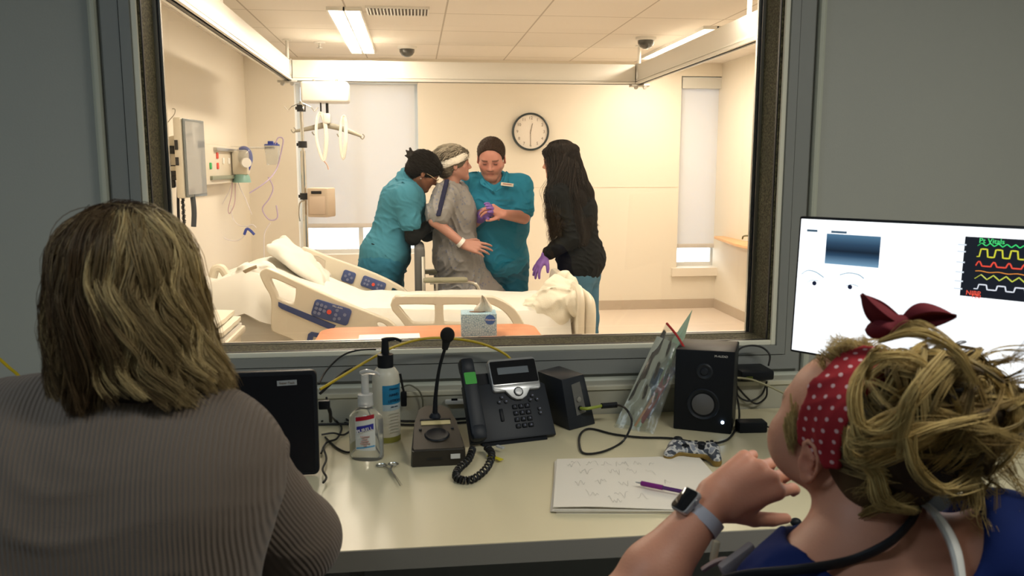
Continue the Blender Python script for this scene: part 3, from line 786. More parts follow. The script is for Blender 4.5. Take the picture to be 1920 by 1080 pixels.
    hb.el(T(0, -.012, .024) - hr @ Euler((.30, 0, 0)).to_matrix() @ Vector((0, 0, .118)), (.5, .5, .095), hr @ Euler((.30, 0, 0)).to_matrix(), k=.004, op=-1)
    hb.build('headband', .0035, m_band, t, disp=wrinkle(.003, 220, (0, .3, 1), seed=9))
    ax = (elR-wrR).normalized(); MB().cyl(wrR+ax*.005, wrR+ax*.03, .0335, n=20).build('wristband', m_white, t)
    # strap down the sleeve
    a = J(838, 338, Yp-.215); b_ = J(822, 404, Yp-.315)
    s = SDF(.01); 
    for f in range(6):
        p0 = a.lerp(b_, f/6); p1 = a.lerp(b_, (f+1)/6)
        for dx in (-.009, 0, .009): s.rc(p0+Vector((dx, -.004*math.sin(f), 0)), p1+Vector((dx, -.004*math.sin(f+1), 0)), .007, k=.004)
    s.build('shoulder_strap', .0045, m_navy, t)
patient()

# ---------------------------------------------------------------- man in teal scrubs
def man():
    Ym = 5.72; J = lambda u, v, y=Ym: PY(u, v, y)
    t = thing('person', 'man in teal scrubs with name badge, head bowed, holding a hand in purple glove', 'person', (J(940, 500).x, Ym, 0))
    hd = J(921, 297, Ym-.06); M = headframe(hd, 170, -24, 0); skin = S(200, 142, 126); neck = J(923, 333); chest = J(930, 385); hip = J(938, 480)
    shL = J(975, 350); shR = J(885, 348, Ym-.02)
    b = SDF(.03); head_prims(b, M, 1.15, male=True, neck=(neck+Vector((0, .02, -.04)), .066))
    def torso(s, d=0):
        s.rc(shL, shR, .078+d, k=.06); s.rc(chest+Vector((-.09, 0, 0)), chest+Vector((.09, 0, 0)), .135+d, k=.06); s.rc(chest+Vector((-.07, -.02, -.15)), chest+Vector((.08, -.02, -.15)), .14+d, k=.06)
        s.rc(chest, hip, .13+d, k=.05); s.rc(hip+Vector((-.04, 0, 0)), hip+Vector((.04, 0, 0)), .135+d, k=.06)
    torso(b, -.02)
    elL = J(980, 407, Ym-.12); wrL = J(944, 402, Ym-.32); elR = J(884, 420, Ym-.1); wrR = J(905, 404, Ym-.26)
    limb(b, shL, elL, wrL, .06, .047, .032); limb(b, shR, elR, wrR, .06, .046, .032)
    hand_prims(b, wrL, J(918, 388, Ym-.36)-wrL, (-.3, .5, -.6), 1, [(.7, .7, .4), (.7, .8, .4), (.8, .8, .4), (.9, .8, .4)], 1.05)
    hand_prims(b, wrR, J(925, 390, Ym-.34)-wrR, (.2, -.8, .4), 1, [(.6, .7, .5)]*4, 1.0)
    feet = [(J(925, 500).x, Ym, .07), (J(968, 500).x, Ym+.02, .07)]; hips_ = (hip+Vector((-.09, 0, -.04)), hip+Vector((.09, 0, -.04)))
    legs(b, hips_, feet, (.095, .065, .05))
    b.build('body', .004, m_skin, t, colors=skin_colors(skin, M, 1.15, lip=S(170, 95, 85), brow=S(60, 40, 30), beard=S(150, 110, 88)))
    top = SDF(.03); torso(top, .012); top.rc(shL, shL.lerp(elL, .74), .080, .086, k=.04); top.rc(shR, shR.lerp(elR, .74), .078, .084, k=.04)
    top.rc(hip+Vector((-.045, 0, -.02)), hip+Vector((.045, 0, -.02)), .148, k=.05)
    top.rc(neck+Vector((-.03, .02, -.03)), neck+Vector((.03, .02, -.03)), .085, k=.03)
    top.el(neck+Vector((0, -.05, .03)), (.062, .085, .085), k=.008, op=-1); top.rc(neck+Vector((0, -.12, .0)), neck+Vector((0, -.14, -.07)), .045, .012, k=.008, op=-1)
    top.build('scrub_top', HV, m_teal2, t, disp=wrinkle(.009, 90, (.35, 0, 1), seed=15))
    # collar flaps
    for x in (-1, 1):
        c = SDF(.006); p0 = neck+Vector((x*.096, -.01, .040)); p1 = neck+Vector((x*.066, -.130, -.030)); p2 = neck+Vector((x*.014, -.172, -.085))
        for f in range(8):
            q0 = p0.lerp(p1, f/8); q1 = p0.lerp(p1, (f+1)/8)
            for w_ in (0, .011, .022): c.rc(q0+Vector((x*w_*.8, -w_*.3, -w_*.7)), q1+Vector((x*w_*.8, -w_*.3, -w_*.7)), .006, k=.006)
        c.rc(p1, p2, .008, .006); c.rc(p1+Vector((x*.015, -.005, -.015)), p2, .006, .005)
        c.build('collar', .0045, m_teal2, t)
    pants = SDF(.03); pants.rc(hip+Vector((-.05, .01, -.05)), hip+Vector((.05, .01, -.05)), .145, k=.05); legs(pants, hips_, [Vector(f)+Vector((0, 0, .02)) for f in feet], (.112, .092, .08))
    pants.build('scrub_trousers', .007, m_tealdk, t, disp=wrinkle(.008, 90, (.3, 0, 1), seed=17))
    shoes('shoe', feet, (-.2, -1), t, m_shoe)
    gl = SDF(.01); hand_prims(gl, wrR, J(925, 390, Ym-.34)-wrR, (.2, -.8, .4), 1, [(.6, .7, .5)]*4, 1.0, inf=.003); gl.rc(wrR, wrR.lerp(elR, .25), .037, .040, k=.01)
    gl.build('glove', .005, m_glove, t)
    hair_cap(t, M, 1.15, S(64, 48, 36), grow=.006, brow_z=.096, back_z=-.035, seed=21, lay_dir=(0, .8, .3), strand_len=.012, lift=.0)
    bd = J(951, 346, Ym-.165); o = MB().box(bd, (.085, .006, .022), rot=(0, .12, 0), bev=.002).build('name_badge', mat('cream_badge', (.85, .80, .68), .4), t)
    MB().box(bd+Vector((0, -.004, .002)), (.06, .002, .005), rot=(0, .12, 0)).build('badge_print', mat('badge_ink', S(170, 90, 80), .5), o)
    lg = J(989, 379, Ym-.135); MB().box(lg, (.016, .004, .012), rot=(0, .3, 0)).build('sleeve_emblem', mat('red_stitch', (.5, .1, .12), .6), t)
    pk = MB(); pk.box(J(950, 376, Ym-.165), (.11, .003, .003), rot=(0, .05, 0)); pk.build('pocket_seam', m_teal, t)
man()

# ---------------------------------------------------------------- woman in black jacket
def visitor():
    Yw = 5.3; J = lambda u, v, y=Yw: PY(u, v, y)
    t = thing('person', 'woman with very long dark hair, black jacket, jeans and one lowered purple-gloved hand', 'person', (J(1090, 500).x, Yw, 0))
    hd = J(1047, 303); M = headframe(hd, 62, -6, 0); skin = S(190, 138, 112); neck = J(1058, 343); chest = J(1077, 395); hip = J(1090, 490)
    fw = Vector((-.88, .47, 0)); sd = Vector((.47, .88, 0))          # facing, her right
    shL = neck+Vector((.01, 0, -.075))-sd*.16; shR = neck+Vector((.01, 0, -.075))+sd*.16
    b = SDF(.03); head_prims(b, M, .98, neck=(neck+Vector((.01, 0, -.05)), .052))
    def torso(s, d=0):
        s.rc(shL, shR, .062+d, k=.05); s.rc(chest-sd*.06, chest+sd*.06, .108+d, k=.05); s.rc(chest, hip, .11+d, .12+d, k=.06); s.rc(hip-sd*.07, hip+sd*.07, .115+d, k=.05)
    torso(b, -.012)
    elL = J(1072, 446, Yw-.16); wrL = J(1024, 478, Yw-.16); elR = shR+Vector((.03, 0, -.25)); wrR = elR+Vector((.03, 0, -.14))
    limb(b, shL, elL, wrL, .045, .036, .025); limb(b, shR, elR, wrR, .045, .036, .025)
    hd_dir = J(1003, 508, Yw-.16)-wrL
    cur = [(.25, .25, .15), (.15, .25, .15), (.1, .2, .15), (.05, .2, .1)]
    hand_prims(b, wrL, hd_dir, (.55, .3, -.5), 1, cur, .86, spread=.16)
    hand_prims(b, wrR, Vector((0, 0, -1)), -sd, 1, [(.4, .5, .3)]*4, .95)
    feet = [tuple((Vector((J(1094, 500).x, Yw, 0))-sd*.05))[:2]+(.07,), tuple((Vector((J(1098, 500).x, Yw, 0))+sd*.16))[:2]+(.07,)]
    hips_ = (hip-sd*.08+Vector((0, 0, -.04)), hip+sd*.08+Vector((0, 0, -.04))); legs(b, hips_, feet, (.085, .058, .042))
    b.build('body', HV, m_skin, t, colors=skin_colors(skin, M, .98, lip=S(170, 95, 85), brow=(.03, .02, .015)))
    j = SDF(.03); torso(j, .02); j.rc(hip-sd*.05+Vector((.0, 0, .04)), hip+sd*.05+Vector((.0, 0, .04)), .128, k=.04); j.rc(hip-sd*.07+Vector((.0, 0, -.0)), hip+sd*.07+Vector((.0, 0, -.0)), .130, k=.02); j.el(hip+Vector((0, 0, -.40)), (.4, .4, .30), k=.012, op=-1)
    limb(j, shL, elL, elL.lerp(wrL, .88), .074, .066, .046); limb(j, shR, elR, elR.lerp(wrR, .88), .07, .06, .045)
    j.rc(neck+Vector((.02, 0, -.04)), neck+Vector((.02, 0, -.06)), .075, k=.03)
    j.build('jacket', HV, m_black, t, disp=wrinkle(.010, 80, (.3, 0, 1), seed=25))
    pants = SDF(.03); pants.rc(hip-sd*.06+Vector((0, 0, -.08)), hip+sd*.06+Vector((0, 0, -.08)), .115, k=.05); legs(pants, hips_, [Vector(f)+Vector((0, 0, .02)) for f in feet], (.098, .072, .055))
    pants.build('jeans', .007, m_jean, t, disp=wrinkle(.005, 100, (.2, 0, 1), seed=27))
    shoes('shoe', feet, fw, t, m_shoe)
    gl = SDF(.008); hand_prims(gl, wrL, hd_dir, (.55, .3, -.5), 1, cur, .86, spread=.16, inf=.0025); gl.rc(wrL, wrL.lerp(elL, .2), .031, .033, k=.01)
    gl.build('glove', .004, m_glove, t)
    # long hair: volume and strands
    T = lambda *q: M @ Vector(q); hc = (.014, .011, .009)
    h = SDF(.03); h.el(T(0, -.022, .040), (.090, .106, .090), M.to_3x3()); h.rc(T(0, -.07, .02), J(1092, 365, Yw+.02), .075, .07); h.rc(J(1092, 365, Yw+.02), J(1104, 425, Yw-.02), .075, .05); h.el(T(0, .02, .05), (.076, .068, .062), M.to_3x3())
    a0 = T(0, -.04, -.02); a1 = J(1062, 360, Yw-.06); a2 = J(1088, 415, Yw-.12); a3 = J(1092, 455, Yw-.13)
    h.rc(a0, a1, .085, .085); h.rc(a1, J(1078, 372, Yw-.10), .085, .07); h.rc(J(1078, 372, Yw-.10), J(1096, 415, Yw-.08), .07, .055); h.rc(J(1096, 415, Yw-.08), J(1100, 450, Yw-.10), .055, .03); h.rc(J(1078, 372, Yw-.10), a3, .06, .04); h.rc(J(1050, 345, Yw-.08), J(1058, 420, Yw-.17), .07, .05); h.rc(a1, J(1048, 390, Yw-.1), .07, .045); h.rc(J(1036, 330, Yw-.05), J(1038, 380, Yw-.12), .035, .025)
    h.el(T(0, .125, -.03), (.07, .075, .095), M.to_3x3(), k=.01, op=-1)
    h.build('hair', .006, m_hairmat, t, disp=wrinkle(.004, 110, (1, .5, .1), seed=29), colors=lambda V: np.tile(hc, (len(V), 1)))
    rg = np.random.RandomState(8); P = []; C = []
    ends = [J(1036, 455, Yw-.17), J(1045, 440, Yw-.2), J(1030, 415, Yw-.12), J(1090, 455, Yw-.2), J(1104, 450, Yw-.1), J(1112, 440, Yw-.03)]
    for i in range(3200):
        th = rg.uniform(-2.7, -.4) if rg.rand() < .8 else rg.uniform(0, 2*PI); e = ends[rg.randint(len(ends))]+Vector(rg.normal(0, .012, 3)); e = e+Vector((0, 0, rg.uniform(-.02, .08)))
        qx, qy = .02*rg.randn(), -.01+.02*rg.randn(); p0 = T(qx, qy, .137-3*(qx*qx+(qy+.02)**2)); pm = T(.070*math.cos(th), -.022+.083*math.sin(th), .104); p1 = T(.093*math.cos(th), -.022+.109*math.sin(th), .035)
        side = e.x-J(1075, 400).x
        p2 = Vector(J(1065+side*150, 350, Yw-.13+max(0, side)*.3))+Vector(rg.normal(0, .022, 3)); ph = rg.uniform(0, 6.28)
        pts = spline([p0, pm, p1, p2, p2.lerp(e, .55)+Vector(rg.normal(0, .012, 3)), e], 5)
        P.append([p+Vector((math.sin(q*1.1+ph)*.004*q/20*2, 0, 0)) for q, p in enumerate(pts)]); f = rg.uniform(.6, 2.2); C.append(np.array((.020, .014, .010))*f)
    strands('hair_strands', P, .0013, lambda i: C[i], t)
visitor()
# ================================================================== THINGS IN THE PATIENT ROOM
m_cream = mat('cream_rail_paint', (.78, .72, .60), .38)
m_beam = mat('white_rail_enamel', (.82, .80, .74), .35)
m_bedpl = mat('bed_moulded_plastic', (.68, .62, .50), .32)
m_sheet = mat('white_bed_sheet', (.74, .72, .66), .85, bump=.05, bscale=300, spec=.15)
m_blank = mat('cream_blanket', (.76, .72, .60), .9, bump=.35, bscale=260, spec=.1)
m_keypad = mat('blue_keypad', S(70, 84, 130), .35); m_navyst = mat('navy_stripe', S(58, 72, 118), .4)
m_key = mat('grey_key', S(118, 126, 158), .45); m_redkey = mat('red_key', (.7, .08, .05), .4)
m_chrome = mat('chrome_tube', (.7, .7, .68), .18, metal=1)
# ceiling troffers
m_tube = mat('lamp_diffuser', (.9, .9, .88), .5, emis=(1, .95, .84), estr=9)
for i, (x, y, ly, pw) in enumerate(TROFFERS):
    where = ('above the drip stand', 'in the right half behind the hoist rail', 'left one near the observation window', 'right one near the observation window')[i]
    t = thing('ceiling_light', 'long recessed twin-tube ceiling light, '+where, 'ceiling light', (x, y, ZC), 0, 'patient room ceiling lights')
    f = MB(); 
    for dx in (-.11, 0, .11): f.box((x+dx, y, ZC-.012), (.012, ly+.12, .024))
    for dy in (-1, 1): f.box((x, y+dy*(ly/2+.054), ZC-.012), (.208, .012, .024))
    f.build('fixture_frame', m_white, t, smooth=False)
    for dx in (-.055, .055): MB().box((x+dx, y, ZC-.006), (.086, ly, .012), bev=.003).build('light_tube', m_tube, t)
# air vent
c = PZ(746, 19, ZC); t = thing('air_vent', 'louvred supply air vent in the ceiling', 'air vent', (c.x, c.y, ZC))
MB().box((c.x, c.y, ZC-.004), (.40, .26, .008)).build('backing', mat('vent_dark', (.12, .10, .08), .7), t, smooth=False)
for i in range(17): MB().box((c.x-.184+i*.023, c.y, ZC-.010), (.009, .24, .012), rot=(0, .3, 0)).build('slat', m_white, t, smooth=False)
f = MB(); 
for s_ in (-1, 1): f.box((c.x+s_*.205, c.y, ZC-.007), (.012, .27, .014)); f.box((c.x, c.y+s_*.135, ZC-.007), (.42, .012, .014))
f.build('frame', m_white, t, smooth=False)
# dome cameras
m_smoke = mat('smoked_dome', (.05, .05, .045), .12, coat=1)
for u, v, l in ((763, 87, 'above the wide blind'), (1211, 70, 'beside the right-hand ceiling light')):
    c = PZ(u, v, ZC); t = thing('dome_camera', 'dark smoked dome security camera on the ceiling '+l, 'security camera', (c.x, c.y, ZC), 0, 'dome cameras on the ceiling')
    MB().lathe([(0, 0), (.085, 0), (.085, -.018), (.072, -.026), (.0, -.026)], (c.x, c.y, ZC)).build('camera_base', m_white, t)
    MB().lathe([(.068, -.024), (.066, -.05), (.048, -.078), (.02, -.092), (0, -.094)], (c.x, c.y, ZC)).build('dome', m_smoke, t)
c = PZ(599, 79, ZC); t = thing('sprinkler_head', 'small metal sprinkler head left of the ceiling light', 'sprinkler', (c.x, c.y, ZC))
MB().lathe([(0, 0), (.05, 0), (.045, -.008), (.012, -.01), (.012, -.03), (0, -.03)], (c.x, c.y, ZC)).build('escutcheon', m_white, t)
MB().lathe([(0, -.03), (.008, -.03), (.008, -.045), (.024, -.047), (.024, -.05), (0, -.05)], (c.x, c.y, ZC)).build('deflector', m_steel, t)

# gantry rails of the ceiling hoist
GY = 7.35; gxl = PY(540, 140, GY).x; gxr = PY(1198, 140, GY).x; gz0 = PY(865, 155, GY).z; gz1 = PY(865, 117, GY).z
t = thing('hoist_gantry', 'white ceiling track frame for the patient hoist', 'hoist track', ((gxl+gxr)/2, GY, gz1))
def rail(a, b_, nm):
    a = Vector(a); b_ = Vector(b_); d = (b_-a); L = d.length; ang = math.atan2(d.y, d.x); M_ = Matrix.Translation(a) @ Matrix.Rotation(ang, 4, 'Z')
    m = MB(M_); h = gz1-gz0; m.box((L/2, 0, h/2), (L, .045, h), bev=.004); m.box((L/2, 0, .008), (L, .075, .016)); m.box((L/2, 0, .03), (L, .062, .006))
    o = m.build(nm, m_beam, t)
    MB(M_).box((L/2, 0, -.001), (L, .02, .004)).build('track_slot', m_dark, o, smooth=False)
rail((gxl+.04, GY, gz0), (gxr-.04, GY, gz0), 'cross_rail')
rail((gxl, WB+.05, gz0), (gxl, GY-.02, gz0), 'side_rail'); rail((gxr, WB+.05, gz0), (gxr, GY-.02, gz0), 'side_rail')
for x, y in ((gxl, GY), (gxr, GY), (gxl, 4.9), (gxr, 4.9), (gxl, 3.0), (gxr, 3.0)):
    MB().cyl((x, y, gz1-.005), (x, y, ZC), .014).cyl((x, y, ZC-.01), (x, y, ZC), .035).build('ceiling_post', m_beam, t)
for x in (gxl, gxr):
    m = MB(); m.box((x, GY, (gz0+gz1)/2), (.07, .07, gz1-gz0+.02), bev=.006); m.box((x, GY-.02, gz0-.012), (.16, .10, .02), bev=.003)
    for dx in (-.04, .04): m.cyl((x+dx, GY-.075, gz0-.03), (x+dx, GY-.045, gz0-.03), .016)
    m.build('corner_bracket', m_steel, t)
# hoist unit with straps
HYp = 7.2; J = lambda u, v, y=HYp: PY(u, v, y)
p0 = J(567, 193); p1 = J(654, 155); t = thing('patient_hoist', 'white box hoist motor hanging from the ceiling track above the blind', 'patient hoist', ((p0.x+p1.x)/2, HYp, p1.z))
MB().box(((p0.x+p1.x)/2, HYp, (p0.z+p1.z)/2), (p1.x-p0.x, .22, p1.z-p0.z), bev=.022, seg=4).build('motor_housing', m_white, t)
for x in (p0.x+.1, p1.x-.1): MB().cyl((x, HYp, p1.z-.01), (x, HYp, gz0), .012).build('trolley', m_steel, t)
m = MB(); a = J(600, 192, HYp-.08); m.box((a.x, HYp-.03, (a.z+J(600, 215).z)/2), (.012, .02, a.z-J(600, 215).z+.01)); m.build('lift_strap', m_dark, t)
a = J(613, 192); m = MB(); m.box((a.x, HYp, (a.z+J(613, 232).z)/2), (.022, .004, a.z-J(613, 232).z)); m.build('lift_strap', m_dark, t)
c = J(613, 222, HYp-.05); MB().box(c, (.062, .04, .085), bev=.015).build('hand_control', m_white, t)
# spreader bar
m_grey = mat('hanger_grey', (.36, .33, .26), .45)
t = thing('spreader_bar', 'pale grey winged sling hanger under the white hoist motor', 'sling hanger', J(613, 236))
m = MB(); pts = [J(553, 246), J(575, 242), J(597, 237), J(613, 235), J(640, 241), J(662, 249), J(678, 256)]
m.tube(pts, [.010, .018, .024, .026, .024, .018, .010], n=12, smooth=5); m.build('hanger_arm', m_grey, t)
for u, v in ((551, 246), (590, 250), (637, 254), (680, 258)):
    c = J(u, v); MB().tube([c+Vector((0, 0, .03)), c+Vector((.014, 0, .012)), c+Vector((.0, 0, -.012)), c+Vector((-.016, 0, .0)), c+Vector((-.02, 0, .014))], .005, n=6, smooth=4).build('hook', m_grey, t)
# looped slings on the bar
def sling(name, label, top, bot, w, tail=None):
    t = thing(name, label, 'sling strap', top); m = MB(); top = Vector(top); bot = Vector(bot)
    pts = [top, top.lerp(bot, .2)+Vector((-w, -.01, 0)), top.lerp(bot, .6)+Vector((-w*1.2, -.02, 0)), bot, top.lerp(bot, .6)+Vector((w*1.1, 0, 0)), top.lerp(bot, .2)+Vector((w, .01, 0))]
    m.tube(pts, .017, n=8, closed=True, smooth=6, flat=.45); 
    m.build('strap_loop', m_band, t)
    if tail: MB().tube([bot, bot.lerp(Vector(tail), .5)+Vector((.01, 0, 0)), tail], .006, n=6, smooth=4).build('strap_tail', mat('pink_tape', (.7, .45, .35), .6), t)
sling('sling_strap', 'long white looped sling strap on the left of the hanger', J(600, 212, HYp-.06), J(606, 300, HYp-.08), .032, J(616, 318, HYp-.08))
sling('sling_strap', 'short white looped sling strap on the right of the hanger', J(644, 218, HYp-.06), J(643, 297, HYp-.06), .018)

# drip stand with pump
DY = 6.7; J = lambda u, v, y=DY: PY(u, v, y)
x = J(572, 400).x; t = thing('drip_stand', 'chrome wheeled drip stand with clamps in front of the wide blind', 'drip stand', (x, DY, 0))
zt_ = J(564, 190).z; MB().cyl((x, DY, .12), (x, DY, 1.62), .021).cyl((x, DY, 1.62), (x, DY, zt_), .013).build('pole', m_chrome, t)
for v in (203, 271, 368):
    z = J(570, v).z; MB().cyl((x, DY, z-.025), (x, DY, z+.025), .034).cyl((x-.045, DY, z), (x, DY, z), .012).build('clamp', m_dark, t)
z = zt_-.01; m = MB()
for a in range(4):
    d = Vector((math.cos(a*PI/2+.3), math.sin(a*PI/2+.3), 0)); m.tube([Vector((x, DY, z)), Vector((x, DY, z-.03))+d*.07, Vector((x, DY, z-.06))+d*.10, Vector((x, DY, z-.03))+d*.13], .004, n=6, smooth=4)
m.build('bag_hooks', m_chrome, t)
for a in range(5):
    d = Vector((math.cos(a*2*PI/5), math.sin(a*2*PI/5), 0)); o = MB().tube([Vector((x, DY, .13)), Vector((x, DY, .10))+d*.28], .016).build('base_leg', m_chrome, t)
    MB().cyl(Vector((x, DY, .035))+d*.28-Vector((.012, 0, 0)), Vector((x, DY, .035))+d*.28+Vector((.012, 0, 0)), .035).build('castor', m_dark, o)
o = MB().tube([J(571, 375, DY-.02), J(562, 381, DY-.03), J(560, 400, DY-.03), J(562, 415, DY-.03)], .006, smooth=5).build('side_bracket', m_chrome, t)
PYp = DY-.12; J2 = lambda u, v: PY(u, v, PYp)
a = J2(580, 407); b_ = J2(620, 352); t = thing('infusion_pump', 'tan box infusion pump clamped to the drip stand', 'infusion pump', ((a.x+b_.x)/2, PYp, a.z))
m_tan = mat('pump_tan', (.62, .50, .38), .5); cx, cz = (a.x+b_.x)/2, (a.z+b_.z)/2
M_ = frame((cx, PYp, cz), rz=-.30)
MB(M_).box((0, .03, 0), (b_.x-a.x, .16, b_.z-a.z), bev=.012).build('pump_body', m_tan, t)
MB(M_).box((0, -.052, -.02), (.13, .006, .14), bev=.004).build('front_panel', mat('pump_panel', (.70, .56, .44), .45), t)
MB(M_).box((-.005, -.052, .078), (.085, .006, .022), bev=.003).build('display', m_dark, t)
MB(M_).box((-.02, .13, 0), (.05, .05, .05)).build('pole_clamp', m_dark, t)

# wall clock
c = PY(995, 247, YF-.03); t = thing('wall_clock', 'round wall clock with black rim and white dial, about half past twelve', 'clock', c)
rr = .190; Mc = Matrix.Translation(c) @ Matrix.Rotation(PI/2, 4, 'X')
MB(Mc).lathe([(rr-.022, -.02), (rr-.02, .012), (rr-.012, .020), (rr-.003, .016), (rr, .0), (rr, -.028), (0, -.028)], n=48).build('rim', mat('clock_rim', (.03, .045, .05), .35), t)
MB(Mc).lathe([(0, 0), (rr-.019, 0)], n=48).build('dial', mat('clock_dial', (.82, .76, .68), .5), t)
m_ink = mat('clock_ink', (.20, .16, .12), .5)
def text_mesh(name, body, size, M_, m, parent, align='CENTER', depth=.0006, bold=0, xs=1):
    cu = bpy.data.curves.new(name, 'FONT'); cu.body = body; cu.size = size; cu.align_x = align; cu.align_y = 'CENTER'; cu.extrude = depth; cu.offset = bold; cu.resolution_u = 3
    o = bpy.data.objects.new('tmp_text', cu); COL.objects.link(o)
    dg = bpy.context.evaluated_depsgraph_get(); me = bpy.data.meshes.new_from_object(o.evaluated_get(dg)); bpy.data.objects.remove(o)
    me.transform(wmat(parent).inverted() @ M_ @ Matrix.Diagonal((xs, 1, 1, 1)))
    me.name = name; me.materials.clear()
    return link_mesh(name, me, m, parent)
for h_ in range(1, 13):
    a = R(90-30*h_); text_mesh('numeral', str(h_), .042, Mc @ Matrix.Translation((.136*math.cos(a), .136*math.sin(a), .001)), m_ink, t)
for nm, ang, L, wd in (('hour_hand', 75+2, .085, .007), ('minute_hand', -90, .125, .005)):
    a = R(ang); MB(Mc).tube([(-.02*math.cos(a), -.02*math.sin(a), .004), (L*math.cos(a), L*math.sin(a), .004)], wd*.6, n=6, flat=.3).build(nm, m_ink, t)

# ---------------------------------------------------------------- hospital bed
BY0, BY1 = 4.02, 4.98
t = thing('hospital_bed', 'cream hospital bed with raised head, moulded side rails and blue control panels', 'bed', (0, 4.5, 0))
def bx_(u, y): return (u-777)/FPX*y
# base frame and castors
m = MB(); m.box((-.2, 4.5, .42), (1.95, .62, .10), bev=.02); m.box((-.2, 4.5, .28), (1.3, .5, .16), bev=.02); m.build('bed_frame', m_bedpl, t)
for x in (-1.05, .65):
    for y in (4.2, 4.8): MB().cyl((x, y-.02, .065), (x, y+.02, .065), .065).cyl((x, y, .07), (x, y, .38), .02).build('castor', m_dark, t)
# mattress: flat part plus raised head part, as one profile
zf = .74; hx = -.30
prof = [(-1.22, .84), (-1.05, .88), (-.82, .95), (-.30, .765), (.74, .74), (.74, .56), (-.34, .56), (-1.22, .62)]
m = MB(); m.prism(prof, BY0+.10, BY1-.10, 'xz', bev=.03); m.build('mattress', m_sheet, t)
# sheet draped over the raised head, rumpled
def sheetf(u, v):
    x = -1.22+u*2.0; y = BY0+.06+v*(BY1-BY0-.12)
    z = np.interp(x, [-1.25, -1.05, -.82, -.30, .8], [.86, .905, .985, .795, .765]); n_ = noise.fractal(Vector((x*3.2, y*4, 3)), .8, 2.1, 4)
    z += .016*n_+(.02*math.exp(-((x+.95)/.22)**2)*(.6+noise.noise(Vector((x*4, y*5, 1)))))
    e = min(v, 1-v); z -= .20*max(0, 1-e/.09)**1.3; y += (-1 if v < .5 else 1)*.035*max(0, 1-e/.09)
    return (x, y, z)
MB().grid(sheetf, 90, 44, .012).build('bed_sheet', m_sheet, t)
# pillow
p = SDF(.05); pc = Vector((-.635, 4.76, .955)); Mr = Euler((0, .70, 0)).to_matrix()
p.el(pc, (.20, .26, .048), Mr)
for a_, b_ in ((-1, -1), (-1, 1), (1, -1), (1, 1)): p.rc(pc, pc+Mr @ Vector((a_*.19, b_*.23, 0)), .045, .014, k=.05)
p.rc(pc+Mr @ Vector((-.17, -.2, 0)), pc+Mr @ Vector((-.17, .2, 0)), .022, k=.04); p.build('pillow', .012, m_sheet, t, disp=wrinkle(.010, 45, (1, .5, 0), seed=31))
# head board
m = MB(); m.prism(rrect(BY0+.04, BY1-.04, .62, 1.12, .09), -1.34, -1.30, 'yz', bev=.012); hb_ = m.build('head_board', m_bedpl, t)
# foot board
m = MB(); m.prism(rrect(BY0+.02, BY1-.02, .50, .90, .10), .80, .84, 'yz', bev=.014); m.build('foot_board', m_bedpl, t)
m = MB(); m.tube([(.86, BY0+.05, .50), (.87, BY0+.05, .76), (.86, BY0+.09, .835), (.82, BY0+.16, .85), (.80, BY0+.24, .84)], .030, n=12, smooth=6)
m.build('foot_handle', m_bedpl, t)
# side rails traced in the plane of the rail (pixels of the near rail read at its own distance)
def rail_pts(lst, y): return [(PY(u, v, y).x, PY(u, v, y).z) for u, v in lst]
def smooth2(pts, n=4):
    P = spline([Vector((a, b, 0)) for a, b in pts], n, True); return [(p.x, p.y) for p in P]
def rail_panel(name, outer, holes, y, th, label=None):
    """moulded panel with finger holes: filled from 2D curves, real thickness"""
    cu = bpy.data.curves.new(name, 'CURVE'); cu.dimensions = '2D'; cu.fill_mode = 'BOTH'; cu.extrude = th/2-.006; cu.bevel_depth = .006; cu.bevel_resolution = 2
    for poly in [outer]+holes:
        sp_ = cu.splines.new('POLY'); sp_.points.add(len(poly)-1)
        for i, (a, b) in enumerate(poly): sp_.points[i].co = (a, b, 0, 1)
        sp_.use_cyclic_u = True
    o = bpy.data.objects.new('tmp_curve', cu); COL.objects.link(o)
    dg = bpy.context.evaluated_depsgraph_get(); me = bpy.data.meshes.new_from_object(o.evaluated_get(dg)); bpy.data.objects.remove(o)
    me.name = name; me.transform(wmat(t).inverted() @ Matrix.Translation((0, y, 0)) @ Matrix.Rotation(PI/2, 4, 'X')); me.materials.clear()
    return link_mesh(name, me, m_bedpl, t)
yn = BY0
outer = rail_pts([(491, 514), (497, 506), (508, 506), (560, 530), (640, 566), (705, 592), (735, 606), (752, 640), (700, 690), (600, 690), (560, 640), (522, 622), (512, 612), (512, 560), (500, 535)], yn)
holes = [smooth2(rail_pts([(507, 518), (552, 535), (558, 541), (556, 562), (549, 570), (523, 560), (518, 550)], yn), 3), smooth2(rail_pts([(708, 601), (722, 604), (736, 620), (730, 632), (706, 612)], yn), 3)]
r1 = rail_panel('side_rail', smooth2(outer, 3), holes, yn, .05)
def keypad(quad, y, parent, keys, red, rr=.008):
    P = [PY(u, v, y) for u, v in quad]; tl_, tr_, br_, bl_ = P
    o_ = tl_.lerp(br_, .5); ex = (tr_-tl_); ez = (tl_-bl_); w_, h_ = ex.length, ez.length
    X_ = ex.normalized(); Z_ = (ez-X_*ez.dot(X_)).normalized(); Yd = Z_.cross(X_)
    Mk = Matrix((X_, Yd, Z_)).transposed().to_4x4(); Mk.translation = o_
    MB(Mk).prism(rrect(-w_/2, w_/2, -h_/2, h_/2, h_*.2), -.008, .004, 'xz', bev=.002).build('control_panel', m_keypad, parent)
    ob = parent
    for i, (kx, kz) in enumerate(keys): MB(Mk).cyl((kx*w_/2, -.008, kz*h_/2), (kx*w_/2, -.012, kz*h_/2), rr, n=10).build('key', m_key, ob)
    if red: MB(Mk).cyl((red[0]*w_/2, -.008, red[1]*h_/2), (red[0]*w_/2, -.013, red[1]*h_/2), rr*1.4, n=12).build('alarm_key', m_redkey, ob)
    return Mk, w_, h_
